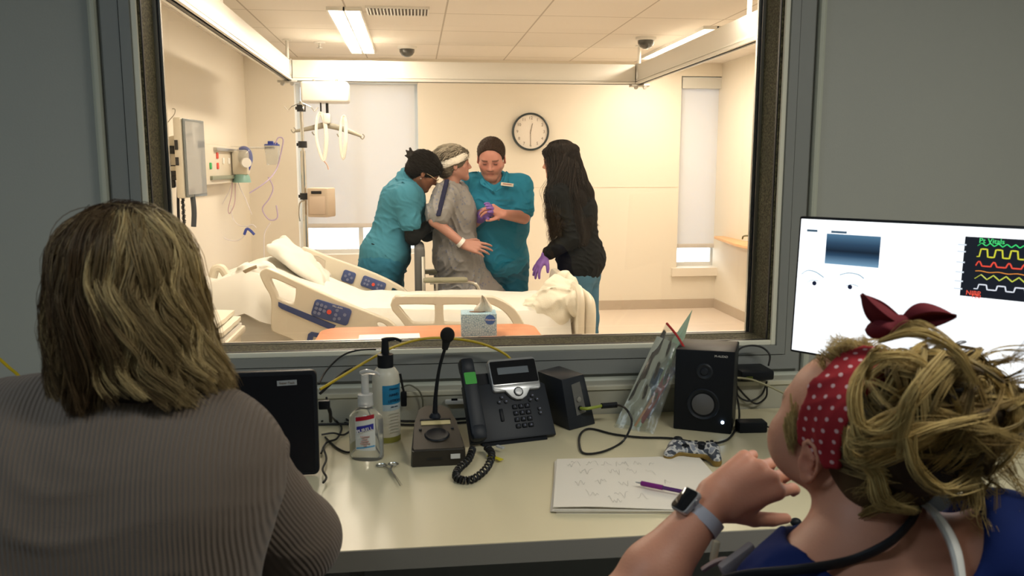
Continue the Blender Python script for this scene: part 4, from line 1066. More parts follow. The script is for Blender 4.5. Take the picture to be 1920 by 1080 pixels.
K8 = [(-.82, .5), (-.6, .5), (-.38, .45), (-.82, 0), (-.6, 0), (-.38, -.05), (-.82, -.5), (-.6, -.5), (.25, .45), (.25, -.1), (.25, -.6), (.48, -.4), (.7, .2)]
Mk, w_, h_ = keypad([(590, 559), (659, 580), (653, 612), (584, 591)], yn-.026, r1, K8, (-.12, .0))
text_mesh('panel_lettering', 'HILL-ROM', .011, Mk @ Matrix.Translation((.02, -.0095, h_*.40)) @ Matrix.Rotation(PI/2, 4, 'X'), m_white, r1)
m = MB(); q = [PY(u, v, yn-.027) for u, v in ((522, 566), (630, 610), (626, 616), (617, 617), (528, 579), (522, 574))]
m.prism([(p.x, p.z) for p in q], yn-.031, yn-.024, 'xz'); m.build('navy_stripe', m_navyst, r1)
m = MB(); q = [PY(u, v, yn-.027) for u, v in ((578, 626), (584, 622), (606, 626), (603, 634), (588, 631), (584, 645), (574, 645))]
m.prism([(p.x, p.z) for p in q], yn-.031, yn-.024, 'xz'); m.build('release_handle', m_navyst, r1)
# foot-end rail
outer = rail_pts([(736, 566), (742, 558), (760, 556), (905, 557), (930, 560), (955, 573), (972, 592), (985, 622), (990, 660), (770, 660), (768, 618), (738, 580)], yn)
hol = [rail_pts([(748, 568), (812, 568), (817, 573), (817, 600), (812, 606), (780, 606), (770, 602), (748, 576)], yn), rail_pts([(833, 568), (890, 568), (896, 573), (899, 600), (894, 606), (836, 606), (830, 600), (829, 573)], yn), rail_pts([(911, 568), (925, 569), (944, 580), (958, 596), (968, 615), (966, 622), (915, 606), (911, 600)], yn)]
r2 = rail_panel('side_rail', smooth2(outer, 2), [smooth2(h, 2) for h in hol], yn, .05)
# far rails
yf = BY1
outer = rail_pts([(562, 474), (568, 466), (576, 466), (615, 482), (660, 498), (705, 515), (742, 533), (765, 550), (768, 575), (600, 575), (606, 520), (612, 488), (580, 476), (568, 490), (560, 488)], yf)
r3 = rail_panel('side_rail', smooth2(outer, 2), [smooth2(rail_pts([(735, 537), (748, 543), (756, 552), (733, 552)], yf), 2)], yf, .05)
keypad([(646, 505), (669, 513), (661, 533), (639, 526)], yf-.026, r3, [(0, .5), (.5, 0), (-.5, 0), (0, -.5)], None)
keypad([(680, 517), (723, 533), (720, 549), (675, 537)], yf-.026, r3, [(-.7, .3), (-.45, .3), (-.7, -.4), (-.45, -.4), (.4, .3), (.65, .3), (.4, -.4)], (0, 0), .007)
outer = [(x, z-.22) for x, z in [(-.02, .60), (-.02, .86), (.06, .90), (.44, .90), (.56, .84), (.60, .60)]]
rail_panel('side_rail', smooth2(outer, 4), [smooth2([(.06, .48), (.07, .62), (.24, .63), (.24, .48)], 3), smooth2([(.30, .48), (.30, .63), (.44, .62), (.50, .48)], 3)], yf, .05)
# blankets thrown over the foot end
t2 = thing('blanket', 'crumpled cream blanket heaped on the foot of the hospital bed', 'blanket', (PY(1035, 600, 4.3).x, 4.3, .78))
s = SDF(.035); J = lambda u, v, y=4.3: PY(u, v, y)
for a, b_, r0, r1_ in (((1045, 530, 4.36), (1066, 545, 4.3), .045, .06), ((1000, 575, 4.3), (1040, 560, 4.35), .055, .085), ((1030, 570, 4.2), (1075, 560, 4.25), .08, .08), ((1040, 545, 4.3), (1060, 580, 4.2), .07, .075), ((985, 582, 4.35), (1010, 590, 4.2), .04, .05), ((1050, 598, 4.15), (1020, 592, 4.2), .055, .06), ((1078, 566, 4.12), (1090, 590, 4.08), .055, .035), ((1020, 600, 4.5), (1075, 590, 4.5), .08, .08)):
    s.rc(J(*a), J(*b_), r0, r1_)
s.build('blanket_heap', .0065, m_blank, t2, disp=wrinkle(.017, 52, (.6, .2, 1), seed=37))
s = SDF(.03); s.rc(J(1032, 536, 4.45), J(1058, 520, 4.42), .03, .035); s.rc(J(1058, 520, 4.42), J(1072, 528, 4.38), .035, .03); s.rc(J(1030, 545, 4.42), J(1065, 545, 4.38), .05, .055)
s.build('blanket_fold', .006, m_blank, t2, disp=wrinkle(.014, 60, (.2, .2, 1), seed=39))
# rumpled linen at the head of the bed with a strap across it
t2 = thing('linen_heap', 'rumpled white linen heaped near the head of the bed beside the near rail', 'linen', (-.75, 4.3, .9))
s = SDF(.04); J = lambda u, v, y=4.2: PY(u, v, y)
for a, b_, r0, r1_ in (((420, 535, 4.2), (465, 515, 4.2), .035, .045), ((465, 512, 4.2), (500, 500, 4.25), .045, .03), ((495, 505, 4.25), (540, 535, 4.2), .035, .035), ((440, 540, 4.18), (500, 540, 4.16), .035, .04), ((480, 530, 4.2), (545, 548, 4.2), .035, .035), ((500, 560, 4.15), (560, 575, 4.15), .03, .03)):
    s.rc(J(*a), J(*b_), r0, r1_)
s.build('linen', .0075, m_sheet, t2, disp=wrinkle(.014, 75, (.5, .2, 1), seed=41))
MB().tube([J(458, 510, 4.03), J(470, 504, 4.02), J(481, 500, 4.03)], .012, n=8, flat=.4, smooth=4).build('buckle_strap', mat('tan_webbing', (.5, .42, .3), .7), t2)
t2 = thing('grey_handset', 'curved pale handset lying at the head of the bed', 'handset', J(408, 510))
MB().tube([J(399, 520, 4.3), J(404, 505, 4.3), J(415, 503, 4.3), J(424, 515, 4.3)], .022, n=10, smooth=5).build('handset_body', m_bedpl, t2)
# ---------------------------------------------------------------- overbed table with things on it
TY0, TY1, TZ = 3.16, 3.66, .80
x0 = bx_(600, TY1); x1 = PY(1003, 622, 3.6).x
t = thing('overbed_table', 'overbed table with a peach laminate top in front of the bed', 'table', ((x0+x1)/2, 3.4, 0))
m_peach = mat('peach_laminate', S(218, 148, 108), .3, var=.04, vscale=9)
MB().prism(rrect(x0, x1, TY0, TY1, .09), TZ-.028, TZ, 'xy', bev=.006).build('table_top', m_peach, t)
m = MB(); m.box((x0+.1, 3.41, .44), (.07, .10, .70), bev=.01); m.box(((x0+x1)/2-.05, 3.41, .07), (.75, .06, .04), bev=.01); m.box((x0+.1, 3.41, .07), (.07, .5, .04), bev=.01); m.build('column_base', m_bedpl, t)
for dx, dy in ((0, -.22), (0, .22), (.62, 0)): MB().cyl((x0+.1+dx-.01, 3.41+dy, .026), (x0+.1+dx+.01, 3.41+dy, .026), .026).build('castor', m_dark, t)
c = PZ(731, 630, TZ); o = MB(frame((c.x, c.y-.06, TZ+.0015), rz=.03)).box((0, 0, 0), (.25, .18, .002)).build('paper_sheet', mat('paper_white', (.84, .82, .77), .7)); tag(o, 'blank sheet of paper lying on the peach overbed table', 'paper')
c0 = PZ(899, 631, TZ); Mx = frame((c0.x, c0.y+.05, TZ), rz=-.04)
t = thing('tissue_box', 'pale blue patterned tissue box with a blue round badge on the overbed table', 'tissue box', (c0.x, c0.y+.05, TZ))
m_tb = mat('tissue_card', S(160, 190, 205), .6); k = NT(m_tb); tcn = k.n('TexCoord'); vv = k.n('TexVoronoi', Scale=110.0, _feature='DISTANCE_TO_EDGE'); k.l(tcn.outputs['Object'], vv.inputs['Vector'])
k.l(k.mix(k.math('LESS_THAN', vv.outputs['Distance'], .07), S(168, 198, 210), S(112, 150, 176)), k.b.inputs['Base Color'])
MB(Mx).box((0, 0, .048), (.147, .12, .096), bev=.002).build('carton', m_tb, t)
MB(Mx).lathe([(0, 0), (.034, 0), (.034, .0012), (0, .0012)], (-.005, 0, .0962), n=24, sy=.6).build('opening', mat('tissue_slot', S(120, 88, 66), .6), t)
def tis(u, v):
    a = (u-.5)*2; z = .09+v*.075; wv = .032*(1-.35*v)*(1+.3*math.sin(v*5)); return (.018+a*wv+.012*v*math.sin(v*3), .014*math.sin(a*5+v*3)*(.4+v), z-.018*a*a*v)
MB(Mx).grid(tis, 14, 10, .0012).build('tissue', m_band, t)
MB(Mx).lathe([(0, 0), (.021, 0), (.021, .001), (0, .001)], (.046, -.0601, .072), n=24, rot=(PI/2, 0, 0)).build('round_badge', mat('badge_blue', S(50, 96, 170), .4), t)
text_mesh('badge_lettering', 'Kleenex', .0115, Mx @ Matrix.Translation((.046, -.0618, .072)) @ Matrix.Rotation(PI/2, 4, 'X'), m_white, t)

# bedside stand with folded linen
a = PY(380, 612, 3.62); t = thing('bedside_stand', 'white bedside stand at the left under folded linen', 'bedside cabinet', (-.93, 3.55, 0))
m = MB(); m.box((-.97, 3.55, .785), (.42, .42, .03), bev=.006); m.build('stand_top', m_bedpl, t)
MB().box((-.97, 3.56, .385), (.38, .38, .77), bev=.008).build('cabinet', m_bedpl, t)
for z in (.62, .40, .18):
    o = MB().box((-.97, 3.362, z), (.35, .02, .19), bev=.004).build('drawer', m_bedpl, t); MB().cyl((-1.03, 3.345, z+.05), (-.91, 3.345, z+.05), .006).build('handle', m_steel, o)
for i, (dx, dy, L, lb) in enumerate(((0, 0, .40, 'lowest folded white sheet on the bedside stand'), (.01, -.01, .38, 'middle folded white sheet on the bedside stand'), (-.015, .01, .37, 'topmost folded white sheet on the bedside stand'))):
    def lf(u, v, dx=dx, dy=dy, L=L, i=i):
        x = -.97+dx+(u-.5)*L; y = 3.55+dy+(v-.5)*.36; return (x, y, .818+i*.026+.006*noise.noise(Vector((x*9, y*9, i*3)))+(0 if i == 0 else .006*math.sin(u*3)))
    o = MB().grid(lf, 24, 20, .018).build('folded_sheet', m_blank if i else m_sheet); tag(o, lb, 'linen', 'folded linen on the bedside stand')

# wheelchair between nurse and patient
WYc = 5.02; J = lambda u, v, y=WYc: PY(u, v, y)
cx = J(800, 520, 5.2).x; t = thing('wheelchair', 'grey wheelchair between the nurse and the patient', 'wheelchair', (cx, 5.22, 0))
m_gv = mat('grey_vinyl', (.10, .10, .10), .6); m_arm = mat('olive_arm_pad', (.30, .29, .20), .55)
xb = J(787, 500, 5.2).x
MB().box((xb, 5.25, .77), (.065, .40, .50), bev=.03, seg=4).build('backrest', m_gv, t)
MB().box((xb+.22, 5.25, .50), (.42, .42, .05), bev=.02).build('seat', m_gv, t)
for y in (5.04, 5.46):
    za = J(800, 522, y).z if y < 5.2 else .80
    MB().box((xb+.155, y, .815), (.27, .05, .03), bev=.012).build('armrest', m_arm, t)
    m = MB(); m.tube([(xb+.02, y, .96), (xb+.02, y, .30)], .012); m.tube([(xb+.06, y, .80), (xb+.30, y, .80), (xb+.36, y, .74), (xb+.37, y, .62), (xb+.37, y, .46), (xb+.05, y, .46)], .012, smooth=5); m.tube([(xb+.10, y, .80), (xb+.10, y, .5)], .010);
    m.build('side_frame', m_chrome, t)
    dy = -.05 if y < 5.2 else .05
    w_ = MB(); n_ = 30; w_.tube([(xb+.05+.28*math.cos(2*PI*i/n_), y+dy, .30+.28*math.sin(2*PI*i/n_)) for i in range(n_)], .016, closed=True)
    for i in range(8): w_.tube([(xb+.05, y+dy, .30), (xb+.05+.27*math.cos(i*PI/4), y+dy, .30+.27*math.sin(i*PI/4))], .003, n=5)
    w_.build('wheel', m_dark, t)
    MB().cyl((xb+.38, y-.012, .08), (xb+.38, y+.012, .08), .08).cyl((xb+.38, y, .1), (xb+.37, y, .46), .012).build('castor', m_dark, t)

# ---------------------------------------------------------------- headwall on the left
def hw(u, v, X=XL): return PX(u, v, X)
pa = hw(392, 372); pb = hw(392, 270, XL); yb0 = pa.y; yb1 = 8.15
zlo = 1.5-(60)/FPX*yb0; zhi = 1.5+.04/1*yb0
t = thing('headwall_panel', 'cream wall panel of medical outlets behind the bed head', 'outlet panel', (XL, (yb0+yb1)/2, 1.4))
hy0, hy1 = 6.35, 7.9; z0_ = PX(400, 345, XL+.05).z; z1_ = PX(400, 272, XL+.05).z
MB().box((XL+.05, (hy0+hy1)/2, (z0_+z1_)/2), (.10, hy1-hy0, z1_-z0_), bev=.012).build('panel_body', m_bedpl, t)
MB().box((XL+.112, (hy0+hy1)/2+.1, z1_-.035), (.03, hy1-hy0-.4, .025), bev=.004).build('equipment_rail', m_steel, t)
MB().box((XL+.105, (hy0+hy1)/2, z0_+.05), (.03, hy1-hy0-.3, .03), bev=.004).build('lower_rail', mat('dull_green_rail', (.25, .27, .2), .5), t)
for i, (yy, zz, m_) in enumerate(((6.52, .12, mat('green_outlet', (.05, .4, .12), .4)), (6.75, .20, m_redkey), (6.75, .12, m_redkey), (6.95, .16, m_white), (7.15, .16, m_white), (7.4, .16, m_white))):
    MB().box((XL+.104, yy, z0_+zz+.02), (.012, .05, .05), bev=.006).build('outlet', m_, t)
c = hw(440, 300, XL+.17); t = thing('suction_regulator', 'cream suction regulator box on the outlet panel', 'regulator', (XL+.17, 7.25, 1.5))
MB().box((XL+.17, 7.3, 1.53), (.13, .12, .20), bev=.02).build('regulator_body', m_bedpl, t)
MB().cyl((XL+.22, 7.22, 1.53), (XL+.24, 7.18, 1.53), .04).build('dial', m_white, t)
m_blue = mat('blue_translucent', S(70, 90, 190), .3, trans=.3); m_clear = mat('clear_plastic', (.95, .97, .97), .12, trans=.92, ior=1.3); m_mint = mat('mint_mask', S(160, 205, 195), .3, trans=.4)
m_tubing = mat('clear_tubing', (.80, .76, .78), .3); m_lilac = mat('lilac_tubing', S(196, 180, 212), .35)
t = thing('resuscitator_bag', 'hand resuscitator bag with blue collar and mint mask hanging on the outlet panel', 'resuscitator', (XL+.3, 7.2, 1.45))
xx = XL+.29; yy = 7.3
B_ = lambda u, v, y=yy: PY(u, v, y)
m = MB(); c = B_(458, 295); m.ball(c, (.075, .075, .095)); m.build('bag', m_clear, t)
m = MB(); m.tube([B_(450, 280), B_(462, 280), B_(468, 297), B_(464, 318), B_(452, 320)], .018, n=10, smooth=5); m.build('blue_collar', m_blue, t)
m = MB(); m.lathe([(.0, 0), (.03, 0), (.065, -.05), (.075, -.10), (.07, -.10), (.05, -.05)], B_(453, 322)+Vector((0, 0, .01))); m.build('mask', m_mint, t)
t = thing('suction_canister', 'clear suction canister with blue lid near the corner', 'suction canister', B_(510, 275))
c = B_(510, 273, 7.75); m = MB(); m.lathe([(.0, -.17), (.052, -.17), (.068, .0), (.064, .0), (.05, -.165), (0, -.165)], c); m.build('jar', m_clear, t)
m = MB(); m.lathe([(0, .012), (.066, .012), (.070, .0), (0, 0)], c); m.box(c+Vector((-.01, 0, .025)), (.05, .04, .03), bev=.006); m.box(c+Vector((.035, 0, .018)), (.03, .03, .018), bev=.004); m.build('lid', m_blue, t)
m = MB(); m.box(c+Vector((-.06, 0, -.02)), (.16, .05, .02), bev=.006); m.box((XL+.04, c.y, c.z-.02), (.12, .03, .03)); m.tube([Vector((XL+.09, c.y, c.z-.02)), c+Vector((-.05, 0, -.02))], .01); m.build('bracket', m_white, t)
def tube_thing(label, pts, r, m_, cat='tubing', name='medical_tubing', group=None, sm=7, n=6):
    o = MB().tube([Vector(p) for p in pts], r, n=n, smooth=sm).build(name, m_); return tag(o, label, cat, group)
T_ = lambda u, v, y=7.3: PY(u, v, y)
tube_thing('clear oxygen tubing looping low to the wall below the outlet panel', [T_(437, 335), T_(428, 362), T_(413, 392), T_(410, 425), T_(422, 447), T_(445, 451), T_(462, 438)], .0045, m_tubing)
tube_thing('short clear tubing hanging below the mint mask', [T_(444, 330), T_(450, 352), T_(460, 372), T_(472, 402)], .0045, m_tubing)
tube_thing('narrow pinkish tubing loop below the outlet panel', [T_(436, 335), T_(434, 365), T_(428, 392), T_(431, 400), T_(440, 380), T_(441, 345)], .004, mat('pinkish_tubing', S(206, 178, 190), .35))
tube_thing('thin tubing swinging to the blue connector', [T_(433, 385), T_(437, 410), T_(450, 423), T_(465, 424)], .004, m_tubing)
tube_thing('lilac tubing running from the suction canister down the wall', [T_(516, 270, 7.7), T_(522, 258, 7.7), T_(531, 262, 7.7), T_(526, 290, 7.7), T_(518, 318, 7.7), T_(500, 340, 7.5), T_(468, 362, 7.4)], .006, m_lilac)
tube_thing('pale corrugated tubing zigzagging down near the corner', [T_(503, 332, 7.6), T_(512, 352, 7.6), T_(505, 372, 7.6), T_(492, 392, 7.6), T_(505, 412, 7.6), T_(520, 408, 7.6), T_(518, 385, 7.6)], .006, m_lilac)
tube_thing('cream tubing end dropping behind the linen', [T_(507, 418, 7.6), T_(498, 432, 7.6), T_(495, 450, 7.6), T_(496, 500, 7.6), T_(500, 540, 7.5)], .006, m_tubing)
t = thing('tubing_connector', 'small blue and white tubing connector hanging on the wall', 'connector', T_(466, 432))
MB().tube([T_(458, 440), T_(462, 430), T_(468, 431), T_(477, 440)], .012, smooth=4).build('connector_body', m_blue, t); MB().tube([T_(461, 428), T_(472, 421), T_(480, 427)], .005, smooth=4).build('clip', m_tubing, t)

# monitor arm, wall screen and cuff cables at the far left
t = thing('wall_monitor', 'flat patient monitor seen almost edge-on at the left wall', 'monitor', PY(365, 300, 5.6))
Ms = frame(PY(364, 288, 5.6), rz=R(83)) 
zc_ = PY(362, 218, 5.6).z-PY(362, 378, 5.6).z
m = MB(Ms); m.box((0, .03, -.03), (.36, .05, zc_*.92), bev=.01); m.build('monitor_case', m_bedpl, t)
m = MB(Ms); m.box((0, -.004, -.03), (.34, .01, zc_*.90), bev=.004); m.build('bezel', mat('slate_bezel', (.16, .18, .18), .3), t)
m = MB(Ms); m.box((0, -.0105, -.03), (.31, .003, zc_*.84)); m.build('screen', mat('grey_glass', (.32, .34, .36), .08, coat=1), t, smooth=False)
m = MB(Ms); m.box((0, .09, -.02), (.16, .09, .26), bev=.02); m.box((.0, .24, -.05), (.06, .25, .06), bev=.01); m.build('mount_arm', m_bedpl, t)
m = MB(Ms); m.box((-.19, .035, .05), (.004, .02, .06)); m.box((-.19, .035, -.05), (.004, .02, .05)); m.build('side_ports', m_dark, t)
t = thing('wall_bracket', 'black equipment bracket with clamps on the left wall', 'bracket', PY(325, 320, 5.6)); Q = lambda u, v, y=5.55: PY(u, v, y)
m = MB(); m.box(Q(319, 281), (.09, .08, .05), bev=.008); m.box(Q(322, 320), (.10, .06, .07), bev=.01); m.box(Q(334, 333), (.11, .05, .035), bev=.008); m.box(Q(320, 345), (.06, .05, .05), bev=.01); m.cyl(Q(319, 283), Q(321, 350), .012); m.build('bracket_body', m_dark, t)
m = MB(); m.tube([Q(325, 300), Q(333, 310), Q(345, 305), Q(352, 300)], .010, smooth=4); m.build('curved_arm', m_dark, t)
m = MB(); m.box(Q(338, 316), (.10, .08, .03), bev=.006); m.cyl(Q(345, 330), Q(345, 350), .02); m.build('cream_knob', m_bedpl, t)
o = MB().tube([Q(341, 345)+Vector((.010*math.cos(i*1.9), .010*math.sin(i*1.9), -.0032*i)) for i in range(110)], .0042, n=5).build('coiled_cord', m_dark); tag(o, 'black coiled cord hanging from the wall bracket', 'cord')
tube_thing('straight black cable hanging beside the coiled cord', [Q(334, 340), Q(334, 380), Q(335, 415)], .010, m_dark, 'cable', 'cable')
tube_thing('thick dark hose hanging below the wall monitor', [Q(357, 345), Q(362, 375), Q(364, 400), Q(363, 425)], .018, mat('slate_hose', (.06, .07, .08), .4), 'hose', 'hose')
tube_thing('thin wire curling down from a wall hook at the upper left', [Q(323, 204), Q(328, 205), Q(327, 214), Q(318, 225), Q(309, 238)], .0028, m_grey, 'wire', 'wire')
# shelf on the right wall with a hook-like handle
a = PX(1352, 450, XR); b_ = PX(1410, 462, XR)
t = thing('wall_shelf', 'pale wooden ledge on the right wall', 'shelf', (XR-.1, 7.4, 1.0)); zsf = PX(1380, 452, XR-.1).z
m_wood = mat('pale_beech', S(224, 178, 128), .4, var=.1, vscale=10)
MB().prism([(XR, 8.30), (XR-.10, 8.30), (XR-.20, 7.5), (XR-.20, 6.2), (XR, 6.2)], zsf-.03, zsf, 'xy', bev=.006).build('shelf_board', m_wood, t)
MB().tube([PX(1392, 448, XR-.2), PX(1394, 443, XR-.2), PX(1402, 442, XR-.2), PX(1412, 444, XR-.2)], .008, smooth=4).build('metal_hook', mat('olive_metal', (.2, .2, .1), .4, metal=.5), t)
# ================================================================== THE DESK AND WHAT STANDS ON IT
DZ = .75; DY0 = PZ(777, 1026, DZ).y; DY1 = W-.085
m_desk = mat('desk_laminate', S(222, 212, 178), .32, var=.02, vscale=4)
m_edge = mat('desk_edge_band', S(146, 143, 134), .45)
t = thing('desk', 'long pale laminate desk with grey edge under the observation window', 'desk', (0, (DY0+DY1)/2, 0))
MB().box((0, (DY0+DY1)/2, DZ-.020), (4.7, DY1-DY0, .040)).build('worktop', m_desk, t, smooth=False)
MB().box((0, DY0-.001, DZ-.0225), (4.7, .003, .043)).build('edge_band', m_edge, t, smooth=False)
for x in (-2.2, -.2, 1.5): MB().box((x, DY1-.2, (DZ-.04)/2), (.05, .5, DZ-.04), bev=.004).build('support', m_edge, t)
m_blk = mat('matt_black_plastic', (.010, .012, .016), .45, spec=.22); m_blk2 = mat('charcoal_plastic', (.020, .024, .032), .45, spec=.3); m_gloss = mat('gloss_black', (.006, .007, .010), .08, coat=.5)
m_cable = mat('black_cable', (.012, .012, .013), .45); m_yel = mat('yellow_cable', S(200, 172, 20), .45); m_silver = mat('silver_plastic', (.52, .53, .54), .3, metal=.6)
D = lambda u, v, z=DZ: PZ(u, v, z)
def hexa(b, bot, top):
    """box from 4 bottom and 4 top world points"""
    B = [b.bm.verts.new(p) for p in bot]; T_ = [b.bm.verts.new(p) for p in top]
    fs = [b.bm.faces.new(B[::-1]), b.bm.faces.new(T_)]+[b.bm.faces.new((B[i], B[(i+1) % 4], T_[(i+1) % 4], T_[i])) for i in range(4)]
    bmesh.ops.bevel(b.bm, geom=list({e for f in fs for e in f.edges}), offset=.004, segments=2, affect='EDGES', profile=.5)
    return b
# ---- black flat screen at the left
pR = D(598, 893); pL = Vector((pR.x-.258, pR.y-.01, DZ)); t = thing('flat_screen', 'black flat screen with a white sticker in its corner, beside the knitted sweater', 'screen', (pL+pR)/2)
ex = (pR-pL).normalized(); tilt = .03; Ms = Matrix.Translation((pL+pR)/2) @ Matrix.Rotation(math.atan2(ex.y, ex.x), 4, 'Z') @ Matrix.Rotation(-tilt, 4, 'X')
Hs = (893-689)/FPX*pR.y*1.02
MB(Ms).prism(rrect(-.131, .131, .006, Hs, .014), -.004, .016, 'xz', bev=.003).build('casing', m_blk, t)
MB(Ms).prism(rrect(-.122, .122, .016, Hs-.010, .006), -.0055, -.003, 'xz').build('dark_glass', mat('off_screen', (.008, .009, .012), .35, spec=.25), t)
MB(Ms).box((.062, -.0065, Hs-.028), (.046, .001, .0125), rot=(0, -.03, 0)).build('sticker', mat('sticker_grey', S(150, 155, 158), .5), t)
text_mesh('sticker_print', 'Super Tech', .0078, Ms @ Matrix.Translation((.062, -.0074, Hs-.028)) @ Matrix.Rotation(PI/2, 4, 'X'), m_ink, t)
MB(Ms).cyl((-.03, -.0045, Hs*.72), (-.03, -.0062, Hs*.72), .0016, n=8).build('status_dot', m_steel, t)
MB(Ms).box((0, .05, .006), (.16, .10, .012), bev=.004).build('foot', m_blk, t)
# ---- pump bottles
def P_at(u, v): return D(u, v)
c = P_at(688, 858); s_ = c.y/FPX*1.0
t = thing('sanitizer_bottle', 'clear hand sanitizer pump bottle with red and blue label', 'bottle', c)
Mb = frame(c, rz=-.35); px_ = lambda n: n*s_
m_gel = mat('clear_gel', (.93, .95, .93), .06, trans=.85, ior=1.38); m_clearcap = mat('frosted_pump', (.85, .86, .86), .25, trans=.55, ior=1.4)
bw = px_(34)
MB(Mb).lathe([(0, 0), (bw*.92, 0), (bw, .006), (bw, px_(70)), (bw*.96, px_(84)), (bw*.6, px_(96)), (bw*.36, px_(100)), (bw*.36, px_(104)), (0, px_(104))], n=32, sy=.68).build('bottle_body', m_gel, t)
MB(Mb).lathe([(0, px_(104)), (bw*.44, px_(104)), (bw*.42, px_(126)), (bw*.22, px_(128)), (bw*.20, px_(165)), (0, px_(165))], n=20).build('pump_collar', m_clearcap, t)
m = MB(Mb); m.tube([(-.010, 0, px_(166)), (.006, 0, px_(170)), (.03, .002, px_(168)), (.040, .002, px_(163))], [.008, .009, .006, .005], smooth=4, flat=.7); m.build('spout', m_clearcap, t)
lbl = lambda u0, u1, z0, z1, off=.0004, r=bw, sy=.68: (lambda a, b_: ((r+off)*math.cos(u0+(u1-u0)*a), sy*(r+off)*math.sin(u0+(u1-u0)*a), z0+(z1-z0)*b_))
MB(Mb).grid(lbl(-1.95, -.75, px_(22), px_(88)), 14, 4).build('clear_label', mat('label_white', S(215, 218, 214), .5), t)
def skew(f, k_): return lambda a, b_: (lambda p: (p[0], p[1], p[2]+k_*a))(f(a, b_))
MB(Mb).grid(skew(lbl(-1.9, -.8, px_(78), px_(86), .0009), .010), 12, 2).build('red_band', mat('label_red', S(165, 20, 45), .4), t)
MB(Mb).grid(skew(lbl(-1.85, -.85, px_(56), px_(68), .0009), .010), 12, 2).build('blue_band', mat('label_blue', S(44, 48, 150), .4), t)
MB(Mb).grid(skew(lbl(-1.9, -.8, px_(24), px_(27), .0009), .008), 12, 2).build('light_blue_line', mat('label_sky', S(90, 160, 205), .4), t)
a_ = -1.35; Ml = Mb @ Matrix.Translation((bw*1.03*math.cos(a_), .68*bw*1.06*math.sin(a_)-.001, px_(63))) @ Matrix.Rotation(a_+PI/2+.1, 4, 'Z') @ Matrix.Rotation(PI/2, 4, 'X') @ Matrix.Rotation(.22, 4, 'Z')
text_mesh('label_lettering', 'PURELL', .0125, Ml, m_white, t)
for i in range(5):
    Ml2 = Mb @ Matrix.Translation((bw*1.03*math.cos(a_), .68*bw*1.06*math.sin(a_)-.0008, px_(50-i*4.5))) @ Matrix.Rotation(a_+PI/2+.1, 4, 'Z') @ Matrix.Rotation(PI/2, 4, 'X')
    text_mesh('label_print', ('Advanced', 'Hand', 'Sanitizer', 'Refreshing', 'Gel')[i], .006, Ml2, mat('print_pink', S(190, 130, 120), .5), t)
c = P_at(726, 826); s_ = c.y/FPX; Mb = frame(c, rz=.1); px_ = lambda n: n*s_; bw2 = px_(26)
t = thing('lotion_bottle', 'tall white bottle with blue label and black pump top', 'bottle', c)
MB(Mb).lathe([(0, 0), (bw2*.95, 0), (bw2, .005), (bw2, px_(122)), (bw2*.93, px_(134)), (bw2*.7, px_(143)), (bw2*.5, px_(147)), (0, px_(147))], n=32).build('bottle_body', mat('translucent_white', S(212, 208, 192), .35, sss=.1), t)
MB(Mb).lathe([(bw2+.0003, px_(3)), (bw2+.0003, px_(14))], n=32).build('green_base_band', mat('olive_band', S(140, 138, 60), .5), t)
MB(Mb).lathe([(0, px_(145)), (bw2*.58, px_(145)), (bw2*.58, px_(170)), (bw2*.3, px_(172)), (bw2*.24, px_(200)), (0, px_(200))], n=24).build('pump_collar', m_blk, t)
m = MB(Mb); m.tube([(-.008, 0, px_(196)), (.004, 0, px_(198)), (.028, -.002, px_(199)), (.044, -.003, px_(194))], [.008, .008, .005, .004], smooth=4, flat=.8); m.build('spout', m_blk, t)
f = lambda u0, u1, z0, z1, off=.0004: lbl(u0, u1, z0, z1, off, bw2, 1)
MB(Mb).grid(f(-1.9, -.1, px_(72), px_(115)), 18, 2).build('blue_label', mat('label_teal', S(28, 122, 168), .45), t)
MB(Mb).grid(f(-1.9, -.1, px_(66), px_(78), .0006), 18, 2).build('pale_label_strip', mat('label_pale', S(175, 190, 196), .5), t)
for i, (tx, sz) in enumerate((('SANI-CLOTH', .0078), ('HAND', .0105), ('WIPES', .0105), ('FOAM WASH', .0062))):
    a_ = -1.05; Ml = Mb @ Matrix.Translation((bw2*1.04*math.cos(a_), bw2*1.05*math.sin(a_), px_(108-i*11.5))) @ Matrix.Rotation(a_+PI/2, 4, 'Z') @ Matrix.Rotation(PI/2, 4, 'X')
    text_mesh('label_lettering', ('Moisture', 'HAND', 'LOTION', 'skin care')[i], sz, Ml, mat('label_dark_print', S(20, 48, 80), .5), t)
for i in range(7):
    Ml = Mb @ Matrix.Translation((bw2*1.04*math.cos(a_), bw2*1.05*math.sin(a_), px_(60-i*6))) @ Matrix.Rotation(a_+PI/2, 4, 'Z') @ Matrix.Rotation(PI/2, 4, 'X')
    MB(Ml).box((0, 0, 0), (.032-.003*(i % 3), .0018, .0004)).build('print_line', mat('label_dim_print', S(170, 166, 150), .6), t, smooth=False)
c = P_at(404, 778); t = thing('small_bottle', 'small clear bottle with white cap behind the blonde hair', 'bottle', c); s_ = c.y/FPX
hb_ = 1.5-(690-312)/FPX*c.y-DZ; 
MB(frame(c)).lathe([(0, 0), (.022, 0), (.022, .13), (.014, .148), (.014, .152), (0, .152)], n=20).build('bottle_body', m_clearcap, t)
MB(frame(c)).lathe([(0, .152), (.015, .152), (.015, .182), (0, .184)], n=20).build('cap', m_white, t)
